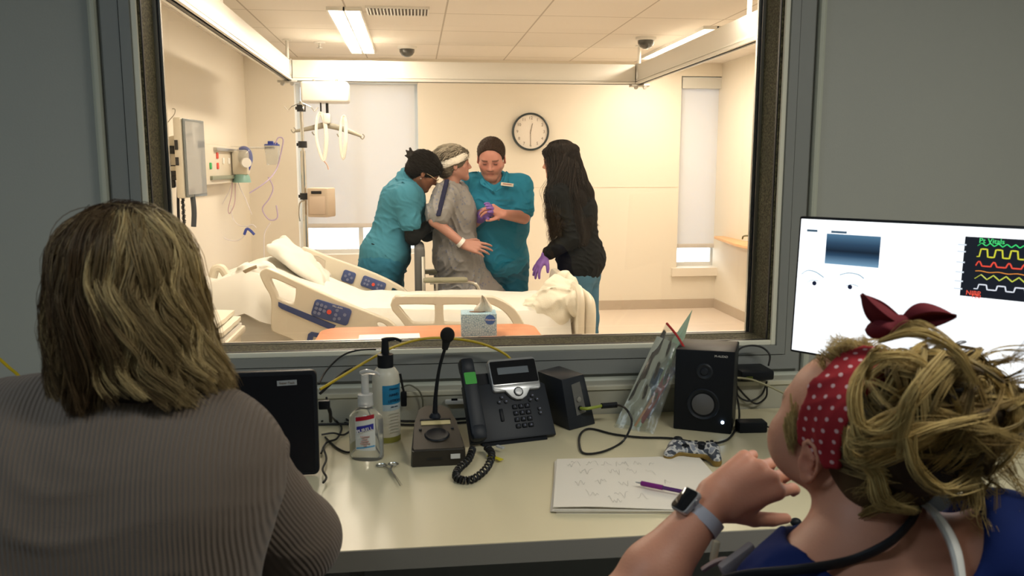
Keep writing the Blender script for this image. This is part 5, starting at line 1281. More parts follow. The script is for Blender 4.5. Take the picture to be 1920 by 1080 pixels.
# ---- paging microphone
cF = D(823, 874); cB = D(823, 790); t = thing('desk_microphone', 'black desk paging microphone with gooseneck and round push button', 'microphone', cF)
yw = .03; Mm = frame(cF, rz=yw); L = .232
pl = [(-.066, 0), (-.070, .012), (-.058, .14), (-.044, .215), (-.024, L), (.024, L), (.044, .215), (.058, .14), (.070, .012), (.066, 0)]
m = MB(Mm); top = lambda y: .042+.052*min(1, y/L)
A = [m.bm.verts.new(Mm @ Vector((x, y, 0))) for x, y in pl]; B = [m.bm.verts.new(Mm @ Vector((x*.97, y+(.006 if y < .05 else -.003), top(y)))) for x, y in pl]
fs = [m.bm.faces.new(A[::-1]), m.bm.faces.new(B)]+[m.bm.faces.new((A[i], A[(i+1) % 10], B[(i+1) % 10], B[i])) for i in range(10)]
bmesh.ops.bevel(m.bm, geom=list(fs[1].edges), offset=.004, segments=3, affect='EDGES')
m.build('microphone_base', mat('bronze_black', (.030, .025, .018), .38), t)
inc = math.atan(.052/L); Mt = Mm @ Matrix.Translation((0, 0, .0422)) @ Matrix.Rotation(inc, 4, 'X')
MB(Mt).lathe([(.033, 0), (.030, .003), (.026, .003), (.022, .001), (0, .0035)], (.0, .075, 0), n=32).build('push_button', m_blk, t)
MB(Mt).box((0, .136, .0005), (.078, .020, .002)).build('name_strip', mat('label_cream', S(206, 192, 140), .5), t, smooth=False)
MB(Mt).box((0, .151, .0015), (.082, .006, .004)).build('strip_bezel', m_blk, t, smooth=False)
for x in (-.042, .042): MB(Mt).cyl((x, .104, 0), (x, .104, .003), .004, n=10).build('indicator', m_blk2, t)
MB(Mt).box((.042, -.0035, -.018), (.024, .002, .012), rot=(-inc, 0, 0)).build('white_tag', mat('tag_white', (.75, .75, .72), .5), t, smooth=False)
text_mesh('base_lettering', 'CLOCKAUDIO', .006, Mm @ Matrix.Translation((-.01, -.001, .02)) @ Matrix.Rotation(PI/2, 4, 'X'), m_blk2, t)
b0 = Mt @ Vector((0, .168, 0)); yb = b0.y; g1 = PY(817, 740, yb); g2 = PY(824, 690, yb-.01); g3 = PY(836, 648, yb-.02)
MB().tube([b0, g1, g2, g3], [.008, .0055, .0045, .0045], n=10, smooth=6).build('gooseneck', m_blk, t)
MB(Mt).lathe([(.016, 0), (.014, .005), (.009, .012), (0, .012)], (0, .168, 0), n=20).build('neck_socket', m_blk2, t)
m = MB(); hd_ = PY(839, 628, yb-.022); m.ball(hd_, (.0195, .0195, .021)); m.tube([PY(834, 655, yb-.02), hd_], [.008, .014], n=12); m.build('foam_windscreen', mat('foam_black', (.012, .012, .012), .95, bump=.6, bscale=500), t)
# ---- desk phone
fL = D(882, 838); fR = D(1046, 824); t = thing('desk_phone', 'black office desk phone with silver trim and a green sticker on its handset', 'telephone', (fL+fR)/2)
c = (fL+fR)/2; Wp = (fR-fL).length; yw = math.atan2((fR-fL).y, (fR-fL).x)+.02; inc = R(56); Lp = .238
Mp = Matrix.Translation(c+Vector((0, 0, .012))) @ Matrix.Rotation(yw+.07, 4, 'Z') @ Matrix.Rotation(inc, 4, 'X')     # local: x right, y up the face, z out of the face
hw_ = Wp/2
MB(Mp).prism([(-hw_, 0), (hw_, 0), (hw_, .012), (hw_-.002, .15), (.104, .162), (-.022, .165), (-hw_+.004, .165)], -.022, 0, 'xy', bev=.004).build('phone_body', m_blk2, t)
M2 = frame(c, rz=yw+.07); m = MB(M2); m.prism([(-.002, 0), (.012, .012), (.125, .17), (.145, .16), (.12, .0)], -hw_*.75, hw_*.8, 'yz', bev=.004); m.build('stand', m_blk, t)
# display module
MB(Mp).prism(rrect(-.038, .104, .134, .232, .010), -.016, .010, 'xy', bev=.004).build('display_surround', m_silver, t)
MB(Mp).prism(rrect(-.035, .101, .156, .224, .004), .0095, .0115, 'xy').build('display_glass', m_gloss, t)
MB(Mp).box((.030, .194, .0118), (.092, .020, .0008)).build('lcd_text_field', mat('lcd_grey', S(74, 86, 96), .3), t, smooth=False)
m = MB(Mp); m.prism([(-.036, .154), (.102, .154), (.102, .144), (.070, .136), (.056, .116), (.042, .108), (.026, .108), (.012, .116), (-.004, .136), (-.036, .144)], .000, .0108, 'xy', bev=.002); m.build('silver_chin', m_silver, t)
m = MB(Mp); m.lathe([(.0135, .0108), (.0135, .013), (.0115, .0135)], (.034, .130, 0), n=24); m.build('navigation_ring', m_blk, t)
MB(Mp).lathe([(.0115, .011), (.010, .015), (0, .0165)], (.034, .130, 0), n=24).build('select_button', mat('pearl_button', (.75, .76, .78), .25), t)
for r_ in range(4):
    for q in range(3):
        kx = .018+q*.0185; ky = .090-r_*.0185; o = MB(Mp).box((kx, ky, .002), (.0145, .0125, .006), bev=.002).build('key', m_blk, t)
        text_mesh('key_digit', '123456789*0#'[r_*3+q], .008, Mp @ Matrix.Translation((kx, ky, .0052)), m_key, o)
for kx, ky in ((-.014, .120), (-.004, .108), (-.024, .108), (.076, .118), (.088, .106), (.068, .106), (.090, .078), (.090, .066)):
    o = MB(Mp).cyl((kx, ky, 0), (kx, ky, .004), .006, n=14).build('round_key', m_blk, t); MB(Mp).box((kx, ky, .0044), (.004, .003, .0006)).build('key_mark', m_key, o, smooth=False)
MB(Mp).box((-.024, .07, .002), (.010, .036, .005), bev=.002).build('volume_key', m_blk, t)
# handset
xh = -hw_+.020
m = MB(Mp); m.prism([(xh-.023, .020), (xh-.021, .20), (xh-.016, .235), (xh+.014, .235), (xh+.020, .20), (xh+.022, .020), (xh+.016, .006), (xh-.018, .006)], .004, .030, 'xy', bev=.007); m.box((xh, .215, .012), (.040, .045, .04), bev=.010); m.box((xh, .025, .012), (.042, .045, .04), bev=.010)
hs = m.build('handset', m_blk2, t)
MB(Mp).prism(rrect(xh-.016, xh+.017, .158, .192, .003), .0295, .0315, 'xy').build('green_sticker', mat('green_sticker', S(52, 168, 52), .5), t)
# coiled cord
path = spline([D(886, 842, .765), D(878, 862, .765), D(858, 882, .762), D(858, 897, .76), D(885, 899, .76), D(912, 878, .762), D(922, 852, .765), D(912, 838, .77)], 26); m = MB(); pts = []
for i, p in enumerate(path):
    q = path[min(i+1, len(path)-1)]-path[max(i-1, 0)]; q.normalize(); sd_ = q.cross(Vector((0, 0, 1))).normalized(); u_ = sd_.cross(q); a = i*1.15
    pts.append(p+(sd_*math.cos(a)+u_*math.sin(a))*.0078)
m.tube(pts, .0028, n=6, smooth=2); m.build('coiled_cord', m_cable, t)
a = D(928, 858, .757); o = MB(frame(a, rz=-.9)).box((.0, 0, .0), (.05, .014, .003), bev=.001).build('cable_flag', mat('yellow_flag', S(214, 200, 30), .5), t)
MB(frame(D(938, 838, .765), rz=-.9)).box((0, 0, 0), (.026, .010, .006), bev=.002).build('clear_plug', m_clearcap, t)
# ---- small speaker seen from its back
t = thing('small_speaker', 'small black speaker turned around to show its white jack plate', 'speaker', D(1068, 808))
b3 = [D(1068, 808), D(1117, 795)]; b3.append(b3[1]+(D(1043, 797)-b3[0])*1.9); b3.append(b3[0]+(D(1043, 797)-b3[0])*1.9)
t0 = PY(1053, 712, b3[0].y+.012); t1 = PY(1095, 701, b3[1].y+.012); off = b3[3]-b3[0]; tp = [t0, t1, t1+off, t0+off]
hexa(MB(), b3, tp).build('cabinet', m_blk2, t)
nn = ((b3[1]-b3[0]).cross(t0-b3[0])).normalized(); nn = nn if nn.y < 0 else -nn
Q = lambda a, b_, d=.0006: b3[0]*(1-a)*(1-b_)+b3[1]*a*(1-b_)+t0*(1-a)*b_+t1*a*b_+nn*d
m = MB(); m.quad(Q(.36, .25), Q(.74, .28), Q(.74, .88), Q(.36, .86)); bmesh.ops.solidify(m.bm, geom=m.bm.faces[:], thickness=.001); m.build('jack_plate', mat('plate_white', S(150, 150, 146), .5), t, smooth=False)
m = MB(); m.cyl(Q(.54, .55, .0), Q(.54, .55, .004), .008); m.build('volume_knob', m_steel, t)
jk = Q(.52, .38, .0); MB().cyl(jk, Q(.52, .38, .005), .007).build('jack_socket', m_blk, t)
# its cable
e1 = PY(1128, 761, b3[1].y-.02); e2 = PY(1156, 759, b3[1].y-.01)
t = thing('audio_cable', 'black audio cable with green plug looping from the small speaker across the desk', 'cable', e1)
MB().tube([Q(.52, .38, .004), Q(.52, .38, .02)+Vector((.01, 0, 0)), e1], .0045, smooth=4).build('green_plug', mat('lime_plug', S(150, 165, 60), .4), t)
MB().cyl(e1, e2, .0085, n=14).build('ferrite_sleeve', m_blk, t)
CZ = DZ+.004
MB().tube([e2, PY(1172, 765, 2.2), PY(1184, 785, 2.17), PY(1181, 805, 2.15)]+[D(1165, 830, CZ), D(1130, 847, CZ), D(1095, 850, CZ), D(1086, 832, CZ), D(1090, 812, CZ), D(1108, 804, CZ), D(1150, 814, CZ), D(1200, 820, CZ), D(1260, 822, CZ), D(1320, 832, CZ), D(1360, 826, CZ), D(1378, 808, CZ), D(1386, 785, CZ+.01), PY(1384, 755, 2.36), PY(1378, 735, 2.38)], .0032, n=8, smooth=6).build('cable_run', m_cable, t)
# ---- main speaker
t = thing('studio_speaker', 'black studio speaker with a lit power light standing by the window', 'speaker', D(1316, 810))
BL, BR = D(1262, 804), D(1371, 815); BR = Vector((BR.x, BR.y, DZ)); dv = Vector((BR-BL)); nrm = Vector((-dv.y, dv.x, 0)).normalized(); dep = .155
TL, TR = PY(1267, 654, BL.y+.004), PY(1379, 660, BR.y+.004); bot = [BL, BR, BR+nrm*dep, BL+nrm*dep]; tp = [TL, TR, TR+nrm*dep, TL+nrm*dep]
hexa(MB(), bot, tp).build('cabinet', m_blk, t)
F_ = lambda a, b_, d=.0: BL*(1-a)*(1-b_)+BR*a*(1-b_)+TL*(1-a)*b_+TR*a*b_-nrm*d
ex = dv.normalized(); ez = ((TL-BL)+(TR-BR)).normalized(); 
def Mface(a, b_, d=.0005):
    X_ = ex; Z_ = -nrm; Y_ = Z_.cross(X_); m_ = Matrix((X_, Y_, Z_)).transposed().to_4x4(); m_.translation = F_(a, b_, d); return m_
MB(Mface(.5, .34)).lathe([(.046, 0), (.043, .004), (.040, .002), (.031, -.004), (.030, -.004)], n=40).build('woofer_surround', m_blk2, t)
MB(Mface(.5, .34)).lathe([(.031, .0008), (.022, .004), (.010, .0075), (0, .0085)], n=40).build('woofer_cone', mat('grey_cone', S(98, 98, 100), .45), t)
MB(Mface(.5, .74)).lathe([(.024, 0), (.020, .003), (.012, .0), (.009, .004), (0, .006)], n=32).build('tweeter', m_blk2, t)
MB(Mface(.845, .14)).lathe([(.0042, 0), (.0042, .002), (0, .0025)], n=14).build('power_light', mat('blue_white_light', (.6, .75, 1), .3, emis=(.6, .78, 1), estr=12), t)
text_mesh('brand_lettering', 'M-AUDIO', .0085, Mface(.77, .935), m_white, t)
# ---- zip bag leaning on the speaker
t = thing('zip_bag', 'clear zip bag with red slider edge holding folded papers and pens', 'plastic bag', D(1180, 808))
m_bag = bpy.data.materials.new('thin_polythene'); m_bag.use_nodes = True; k = NT(m_bag); out = m_bag.node_tree.nodes['Material Output']
tr = k.n('BsdfTransparent'); tr.inputs[0].default_value = (.93, .94, .92, 1); gl = k.n('BsdfGlossy', Roughness=.22); gl.inputs[0].default_value = (.9, .9, .88, 1); df = k.n('BsdfDiffuse'); df.inputs[0].default_value = (.6, .62, .56, 1)
m1 = k.n('MixShader'); m1.inputs[0].default_value = .12; k.l(tr.outputs[0], m1.inputs[1]); k.l(df.outputs[0], m1.inputs[2]); lw = k.n('LayerWeight', Blend=.35); m2 = k.n('MixShader'); k.l(lw.outputs['Fresnel'], m2.inputs[0]); k.l(m1.outputs[0], m2.inputs[1]); k.l(gl.outputs[0], m2.inputs[2]); k.l(m2.outputs[0], out.inputs[0])
tcn = k.n('TexCoord'); nz = k.n('TexNoise', Scale=30.0, Detail=2.0); k.l(tcn.outputs['Object'], nz.inputs['Vector']); bp = k.n('Bump', Strength=.3, Distance=.01); k.l(nz.outputs['Fac'], bp.inputs['Height']); k.l(bp.outputs[0], gl.inputs['Normal'])
a0, a1, a2, a3 = D(1152, 802), D(1226, 814), PY(1283, 652, 2.28), PY(1250, 606, 2.36)
def bil(p0, p1, p2, p3, bul=0, nv=Vector((-.3, -1, .2))):
    def f(u, v):
        p = p0*(1-u)*(1-v)+p1*u*(1-v)+p2*u*v+p3*(1-u)*v; return p+nv*(bul*math.sin(PI*u)*math.sin(PI*v)+.003*math.sin(u*17+v*9)*math.sin(v*13)*(1 if bul else 0))
    return f
MB().grid(bil(a0, a1, a2, a3, .012), 20, 24).build('bag_front', m_bag, t)
MB().grid(bil(a0+Vector((0, .012, 0)), a1+Vector((0, .014, 0)), a2+Vector((0, .006, 0)), a3+Vector((0, .006, 0)), -.008), 16, 20).build('bag_back', m_bag, t)
MB().tube([a3, a3.lerp(a2, .5)+Vector((.004, 0, 0)), a2], .0035, n=8, smooth=4).build('zip_slider', mat('red_zip', S(200, 60, 60), .35), t)
off = Vector((0, .008, 0))
MB().grid(bil(D(1157, 796)+off, D(1203, 802)+off, PY(1284, 632, 2.34), PY(1298, 582, 2.40), .002), 8, 12, .0012).build('mint_paper', mat('mint_paper', S(178, 208, 182), .7), t)
MB().grid(bil(D(1156, 797)+off*1.3, D(1192, 801)+off*1.3, PY(1270, 645, 2.31), PY(1232, 630, 2.35), .002), 8, 12, .001).build('white_paper', mat('paper_dull', S(190, 192, 178), .7), t)
for (p, q, mm, r_, nm) in (((1196, 792), (1238, 690), mat('navy_card', S(44, 74, 104), .5), .012, 'blue_card'), ((1200, 798), (1252, 705), mat('red_card', S(165, 40, 55), .5), .011, 'red_card'), ((1190, 806), (1226, 742), mat('amber_card', S(200, 150, 110), .4), .004, 'pencil'), ((1212, 790), (1276, 668), mat('lilac_card', S(110, 104, 140), .5), .009, 'lilac_card')):
    MB().tube([D(*p)+Vector((0, -.002, .012)), PY(q[0], q[1], 2.29)], r_, n=8, flat=.25).build(nm, mm, t)
# ---- black boxes, hub and cables at the right
t = thing('network_hub', 'black hub box resting on the wall raceway behind the speaker', 'hub', PY(1412, 700, 2.42))
hz = .848; q0 = PY(1383, 712, 2.40)
m = MB(); m.box((PY(1408, 700, 2.43).x, 2.425, hz+.018), (.105, .10, .030), bev=.006); m.build('hub_casing', m_blk, t)
MB().box((PY(1392, 700, 2.43).x, 2.374, hz+.012), (.02, .004, .01)).build('port', mat('olive_port', S(80, 90, 30), .5), t, smooth=False)
WCB = 2.40
def cab(label, pts, r=.003, m_=None, nm='cable', cat='cable', sm=6): return tube_thing(label, pts, r, m_ or m_cable, cat, nm, None, sm, 8)
Y_ = lambda u, v, y=WCB: PY(u, v, y)
cab('black cable arching over the hub box', [Y_(1380, 672, 2.44), Y_(1386, 655, 2.44), Y_(1405, 648, 2.44), Y_(1428, 651, 2.44), Y_(1443, 665, 2.43), Y_(1441, 685, 2.40)])
cab('black cable hanging in a loop below the hub', [Y_(1381, 718), Y_(1384, 742), Y_(1405, 752), Y_(1428, 740), Y_(1438, 715)])
cab('second black cable crossing the loop below the hub', [Y_(1380, 722), Y_(1400, 745), Y_(1418, 757), Y_(1436, 745), Y_(1438, 725)])
cab('pale cable sagging from the speaker toward the seated woman', [Y_(1376, 708, 2.38), Y_(1410, 712, 2.36), Y_(1450, 728, 2.33), Y_(1490, 748, 2.30)], .0032, mat('cream_cable', S(168, 162, 128), .5))
t = thing('power_adapter', 'small black adapter box on the desk right of the studio speaker', 'adapter', D(1413, 812))
c = D(1413, 812); MB(frame(c+Vector((0, .02, .0155)), rz=-.06)).box((0, 0, 0), (.082, .045, .031), bev=.005).build('adapter_box', m_blk, t)
MB().tube([c+Vector((.04, .015, .014)), c+Vector((.07, .01, .008)), c+Vector((.13, .0, .004))], .0025, smooth=4).build('lead', m_cable, t)
# ---- gamepad
t = thing('game_controller', 'camouflage pattern game controller with black thumbsticks behind the papers', 'game controller', D(1305, 860))
c = D(1303, 862); Mg = frame(c+Vector((0, .012, 0)), rz=-.40)
m_camo = mat('camo_shell', (.5, .5, .5), .4); k = NT(m_camo); tcn = k.n('TexCoord'); nz = k.n('TexNoise', Scale=55.0, Detail=1.0); k.l(tcn.outputs['Object'], nz.inputs['Vector']); cr = k.n('ValToRGB'); cr.color_ramp.interpolation = 'CONSTANT'
cr.color_ramp.elements[0].color = (*S(70, 76, 88), 1); cr.color_ramp.elements[1].position = .45; cr.color_ramp.elements[1].color = (*S(200, 200, 198), 1); e = cr.color_ramp.elements.new(.56); e.color = (*S(140, 146, 158), 1); k.l(nz.outputs['Fac'], cr.inputs[0]); k.l(cr.outputs[0], k.b.inputs['Base Color'])
def pad(s, dz=0, inf=0):
    T = lambda x, y, z: Mg @ Vector((x, y, z+dz))
    s.el(T(0, .01, .022), (.062+inf, .036+inf, .015), Mg.to_3x3()); s.rc(T(-.045, .006, .022), T(-.060, -.040, .016), .020+inf, .013+inf); s.rc(T(.045, .006, .022), T(.060, -.040, .016), .020+inf, .013+inf); return s
pad(SDF(.015), -.006, .001).build('lower_shell', .003, mat('gold_shell', S(150, 124, 66), .3, metal=.4), t); pad(SDF(.015), .002).build('upper_shell', .003, m_camo, t)
for x, y in ((-.042, .014), (.020, -.012)):
    MB(Mg).lathe([(.009, 0), (.0085, .010), (.012, .013), (.010, .016), (0, .0145)], (x, y, .032), n=20).build('thumbstick', m_blk, t)
for x, y in ((-.012, .018), (.004, .022), (-.020, -.010)): MB(Mg).cyl((x, y, .034), (x, y, .040), .0045, n=12).build('button', m_blk, t)
for a in range(4): MB(Mg).cyl((.044+.010*math.cos(a*PI/2), .014+.010*math.sin(a*PI/2), .036), (.044+.010*math.cos(a*PI/2), .014+.010*math.sin(a*PI/2), .044), .0045, n=12).build('button', m_blk, t)
MB(Mg).box((-.02, -.012, .036), (.018, .006, .006), bev=.001).box((-.02, -.012, .036), (.006, .018, .006), bev=.001).build('direction_pad', m_blk, t)
# ---- papers and pen
m_paper = mat('writing_paper', S(234, 228, 216), .7); m_pencil = mat('faint_pencil', S(196, 192, 184), .8)
TLp, TRp, BRp, BLp = D(1044, 868), D(1308, 862), D(1398, 966), D(1037, 962)
t = None
for i in range(7):
    dx, dy, rz = (random.Random(i).uniform(-.006, .006), random.Random(i+9).uniform(-.004, .004), random.Random(i+20).uniform(-.02, .02)) if i < 6 else (0, 0, 0)
    z = DZ+.001+i*.0016; cc = (TLp+BRp)/2; Rm = Matrix.Rotation(rz, 4, 'Z')
    def pf(u, v, z=z, dx=dx, dy=dy, Rm=Rm, i=i):
        p = TLp*(1-u)*(1-v)+TRp*u*(1-v)+BRp*u*v+BLp*(1-u)*v; p = Rm @ (p-cc)+cc; return (p.x+dx, p.y+dy, z+(.006*max(0, (v-.85)/.15)**2*max(0, 1-abs(u-.2)*2) if i == 6 else 0))
    o = MB().grid(pf, 12, 10, .0011).build('paper_sheet', m_paper); tag(o, 'sheet of paper in the stack beside the watch, '+('topmost with faint handwriting' if i == 6 else ('lowest', 'second from the bottom', 'third from the bottom', 'fourth from the bottom', 'fifth from the bottom', 'just under the top one')[i]), 'paper', 'stack of handwritten papers')
# handwriting on the top sheet
rg = random.Random(4); m = MB(); ts = o; zt2 = DZ+.001+6*.0016+.0013
def wp(u, v): p = TLp*(1-u)*(1-v)+TRp*u*(1-v)+BRp*u*v+BLp*(1-u)*v; return Vector((p.x, p.y, zt2))
for (uu, vv, n_) in ((.10, .12, 7), (.20, .12, 9), (.30, .13, 8), (.40, .15, 9), (.52, .12, 6), (.62, .15, 5), (.12, .55, 7), (.24, .50, 8), (.38, .55, 7), (.50, .58, 8), (.60, .62, 6), (.18, .72, 8), (.34, .76, 9), (.15, .30, 10), (.34, .32, 8), (.07, .14, 6), (.46, .30, 7), (.58, .34, 6), (.30, .84, 8), (.46, .78, 7), (.66, .50, 5)):
    pts = [wp(uu+i*.010, vv+rg.uniform(-.06, .06)) for i in range(n_)]
    m.tube(pts, .00045, n=4, smooth=3, flat=.4)
m.build('handwriting', m_pencil, ts)['kind'] = 'stuff'
t = thing('pen', 'purple ballpoint pen lying on the papers', 'pen', D(1235, 912, .765)); zp = .772
a, b_ = D(1192, 904, zp), D(1300, 926, zp); d = (b_-a)
MB().cyl(a+d*.0, a+d*.10, .0012, .003, n=10).build('tip', m_silver, t)
MB().cyl(a+d*.10, a+d*.48, .0058, n=14).build('grip', mat('purple_grip', S(120, 20, 120), .45), t); MB().cyl(a+d*.48, b_, .0045, n=14).build('barrel', mat('purple_barrel', S(92, 40, 120), .25, trans=.3), t)
# ---- scissors
t = thing('scissors', 'small steel scissors lying open on the desk in front of the bottles', 'scissors', D(735, 885)); z = DZ+.004
def eye(c, r, u_): return [c+Vector((math.cos(q)*r*1.35, math.sin(q)*r, 0)) for q in np.linspace(0, 2*PI, 15)[:-1]]
for cxy, e_ in (((715, 872), (754, 909)), ((737, 870), (750, 911))):
    c = D(*cxy, z); pv = D(732, 880, z); e2_ = D(*e_, z); m = MB(); m.tube(eye(c, .009, 0), .0022, n=6, closed=True)
    m.tube([c+(pv-c).normalized()*.011, pv, e2_], [.0025, .0032, .001], n=6, flat=.5); m.build('scissor_half', m_steel, t)
    z += .003
MB().cyl(D(732, 880, DZ+.001), D(732, 880, DZ+.012), .003, n=10).build('pivot_screw', m_steel, t)
# ---- cables
cab('yellow cable arching over the raceway behind the gooseneck microphone', [Y_(600, 730, 2.2), Y_(640, 706, 2.25), Y_(690, 676, 2.3), Y_(740, 650, 2.35), Y_(795, 635, 2.38), Y_(850, 635, 2.40), Y_(905, 645, 2.42), Y_(950, 666, 2.42), Y_(965, 690, 2.40)], .0038, m_yel)
cab('yellow cable end poking up at the far left edge', [Y_(-30, 650, 2.3), Y_(0, 674, 2.3), Y_(18, 690, 2.3), Y_(34, 704, 2.28), Y_(50, 730, 2.25)], .0042, m_yel)
cab('black cable curving up the wall behind the black screen', [Y_(598, 720, 2.3), Y_(612, 695, 2.38), Y_(640, 668, 2.44), Y_(670, 657, 2.46), Y_(705, 655, 2.46)], .0028)
cab('thick black cable beside the yellow one', [Y_(600, 738, 2.25), Y_(625, 715, 2.3), Y_(645, 698, 2.36), Y_(662, 690, 2.38)], .0042)
for i, (pts, lb) in enumerate((
    ([(612, 745), (618, 775), (632, 790), (655, 795), (668, 812), (672, 835), (655, 848), (632, 840), (610, 820)], 'black cable looping widest beside the clear sanitizer bottle'),
    ([(603, 790), (620, 785), (640, 800), (632, 822), (612, 830), (602, 850)], 'black cable looping tightly against the black screen'),
    ([(603, 815), (625, 812), (645, 815), (662, 800), (648, 785), (625, 782)], 'black cable lying flat across the tangle'),
    ([(606, 840), (612, 860), (605, 880), (612, 895), (606, 905)], 'black cable trailing down the screen edge'),
    ([(608, 775), (640, 777), (680, 783)], 'short black cable end at the back of the tangle'))):
    Z = lambda u, v, i=i: D(u, v, DZ+.004+.003*i)
    P_ = [Z(u, v) if (j > 1 or i) else PY(u, v, 2.12) for j, (u, v) in enumerate(pts)]
    cab(lb, P_, .0028)
t = thing('usb_plug', 'black plug in the right edge of the black screen', 'plug', Y_(610, 765, 2.1)); MB().box(PY(608, 759, 2.04), (.028, .014, .022), bev=.003).build('plug_shell', m_blk, t)
MB().tube([PY(614, 760, 2.04), PY(619, 772, 2.05), PY(620, 790, 2.08)], .0045, smooth=4).build('strain_relief', m_blk, t)
t = thing('usb_connector', 'black connector hanging behind the tall white bottle', 'plug', Y_(757, 748)); MB().box(Y_(757, 748), (.018, .012, .045), bev=.004).build('connector_shell', m_blk, t); MB().tube([Y_(757, 735), Y_(753, 715), Y_(750, 700)], .0035, smooth=4).build('lead', m_cable, t)
cab('grey cable hooking over behind the paging microphone', [Y_(752, 727), Y_(768, 722), Y_(785, 732), Y_(792, 748), Y_(793, 765)], .0025, mat('grey_cable', S(110, 110, 95), .5))
t = thing('wall_socket_tab', 'small white socket unit with dark slot behind the phone', 'socket', Y_(853, 755, 2.41)); MB().box(PY(853, 753, 2.405), (.060, .02, .014), bev=.005).build('socket_body', m_white, t); MB().box(PY(852, 749, 2.398), (.018, .004, .006)).build('slot', m_blk, t, smooth=False)
for i in range(2): cab(('upper', 'lower')[i]+' black cable lying along the back of the desk', [D(560, 797-i*7, DZ+.005), D(700, 794-i*6, DZ+.005), D(790, 797-i*7, DZ+.005), D(900, 790-i*7, DZ+.005), D(1000, 786-i*6, DZ+.005)], .0035, sm=3)
t = thing('lapel_microphone', 'tiny black microphone tip sticking out past the desk edge by her neck', 'microphone', D(1490, 980)); MB().ball(D(1492, 979, DZ+.012), (.012, .010, .009)).build('microphone_tip', m_blk, t); MB().tube([D(1497, 980, DZ+.012), D(1530, 982, DZ+.012), D(1580, 985, DZ+.012)], .003).build('microphone_stem', m_cable, t)
# ---- big monitor on the right
TLm = PY(1503, 410, 1.85); dx_ = Vector((.607, -.795, 0)); Wm = .55; Hm = .309; tiltm = .05
Zm = (Vector((0, 0, -1))+Vector((-.795, -.607, 0))*(tiltm)).normalized(); Nm = dx_.cross(-Zm).normalized()      # outward normal toward the viewer
if Nm.dot(CAM-TLm) < 0: Nm = -Nm
Mmon = Matrix((dx_, -Zm, Nm)).transposed().to_4x4(); Mmon.translation = TLm
t = thing('computer_monitor', 'large monitor with a bright white screen showing eyes and vital signs', 'monitor', (TLm.x+.15, 1.7, DZ))
MB(Mmon).box((Wm/2, -Hm/2, -.012), (Wm+.012, Hm+.012, .022), bev=.004).build('monitor_casing', m_blk, t)
m_scr = mat('white_screen', (.02, .02, .02), .3, emis=(.93, .97, 1), estr=1.35)
MB(Mmon).box((Wm/2, -Hm/2, .0002), (Wm, Hm, .001)).build('screen', m_scr, t, smooth=False)
scr = t.children[-1] if t.children else None
def em(name, col, st=1): return mat(name, (.01, .01, .01), .4, emis=col, estr=st)
def SP(s_, t_, d=.0015): return (s_*Wm, -t_*Hm, d)
m_xr = em('scan_picture', S(60, 84, 110)); k = NT(m_xr); tcn = k.n('TexCoord'); sp = k.n('SeparateXYZ'); k.l(tcn.outputs['Generated'], sp.inputs[0]); cr = k.n('ValToRGB')
cr.color_ramp.elements[0].color = (*S(120, 160, 190), 1); cr.color_ramp.elements[1].color = (*S(80, 120, 150), 1); e = cr.color_ramp.elements.new(.45); e.color = (*S(16, 34, 52), 1); e = cr.color_ramp.elements.new(.3); e.color = (*S(40, 70, 98), 1); e = cr.color_ramp.elements.new(.7); e.color = (*S(44, 72, 98), 1)
k.l(sp.outputs['Z'], cr.inputs[0]); k.l(cr.outputs[0], k.b.inputs['Emission Color'])
MB(Mmon).box(SP(.228, .21), (.221*Wm, .22*Hm, .001)).build('scan_picture', m_xr, t, smooth=False)
for a, b_, c_, d_ in ((.03, .075, .085, .0), (.135, .20, .085, 0)): MB(Mmon).box(SP((a+b_)/2, c_, .0016), ((b_-a)*Wm, .005, .0008)).build('toolbar_mark', em('ui_grey', S(70, 95, 115)), t, smooth=False)
m_line = em('face_line', S(150, 178, 195)); m_dot = em('pupil_navy', S(20, 30, 60), .8)
def stroke(nm, pts, r, m_): MB(Mmon).tube([SP(*p) for p in pts], r, n=6, smooth=5, flat=.4).build(nm, m_, t)
stroke('drawn_brow', [(.020, .415), (.045, .385), (.08, .39), (.118, .425)], .0014, m_line); stroke('drawn_brow', [(.185, .395), (.22, .375), (.26, .38), (.285, .405)], .0014, m_line)
stroke('drawn_lid', [(.048, .475), (.065, .455), (.095, .455)], .0009, m_line); stroke('drawn_lid', [(.215, .47), (.24, .455), (.265, .465)], .0009, m_line)
for s_ in (.080, .232): MB(Mmon).lathe([(.0052, .001), (0, .002)], SP(s_, .475), n=16).build('drawn_pupil', m_dot, t)
v0, v1, w0, w1 = .645, .94, .065, .455
MB(Mmon).box(SP((v0+v1)/2, (w0+w1)/2, .0018), ((v1-v0)*Wm, (w1-w0)*Hm, .001)).build('vitals_panel', em('vitals_black', S(14, 20, 32)), t, smooth=False)
def wave(nm, y, amp, per, col, shape, r=.0010):
    pts = []
    n_ = 60
    for i in range(n_+1):
        a = i/n_; x = v0+.045+a*(v1-v0-.05); ph = (a*per) % 1
        yy = {'cap': (1 if .2 < ph < .7 else 0), 'art': math.sin(min(ph*2.5, 1)*PI)*(1 if ph < .4 else .3), 'flat': .5*math.sin(ph*PI*2), 'saw': 1-abs(ph-.5)*2}[shape]
        pts.append(SP(x, y-yy*amp, .003))
    MB(Mmon).tube(pts, r, n=4, flat=.3).build(nm, em(nm+'_colour', col, 1), t)
wave('green_trace', .12, .02, 9, S(60, 230, 120), 'saw'); text_mesh('vitals_heading', 'Pt Vitals', .014, Mmon @ Matrix.Translation(SP(v0+.09, .087, .003)), em('green_text', S(80, 235, 130)), t)
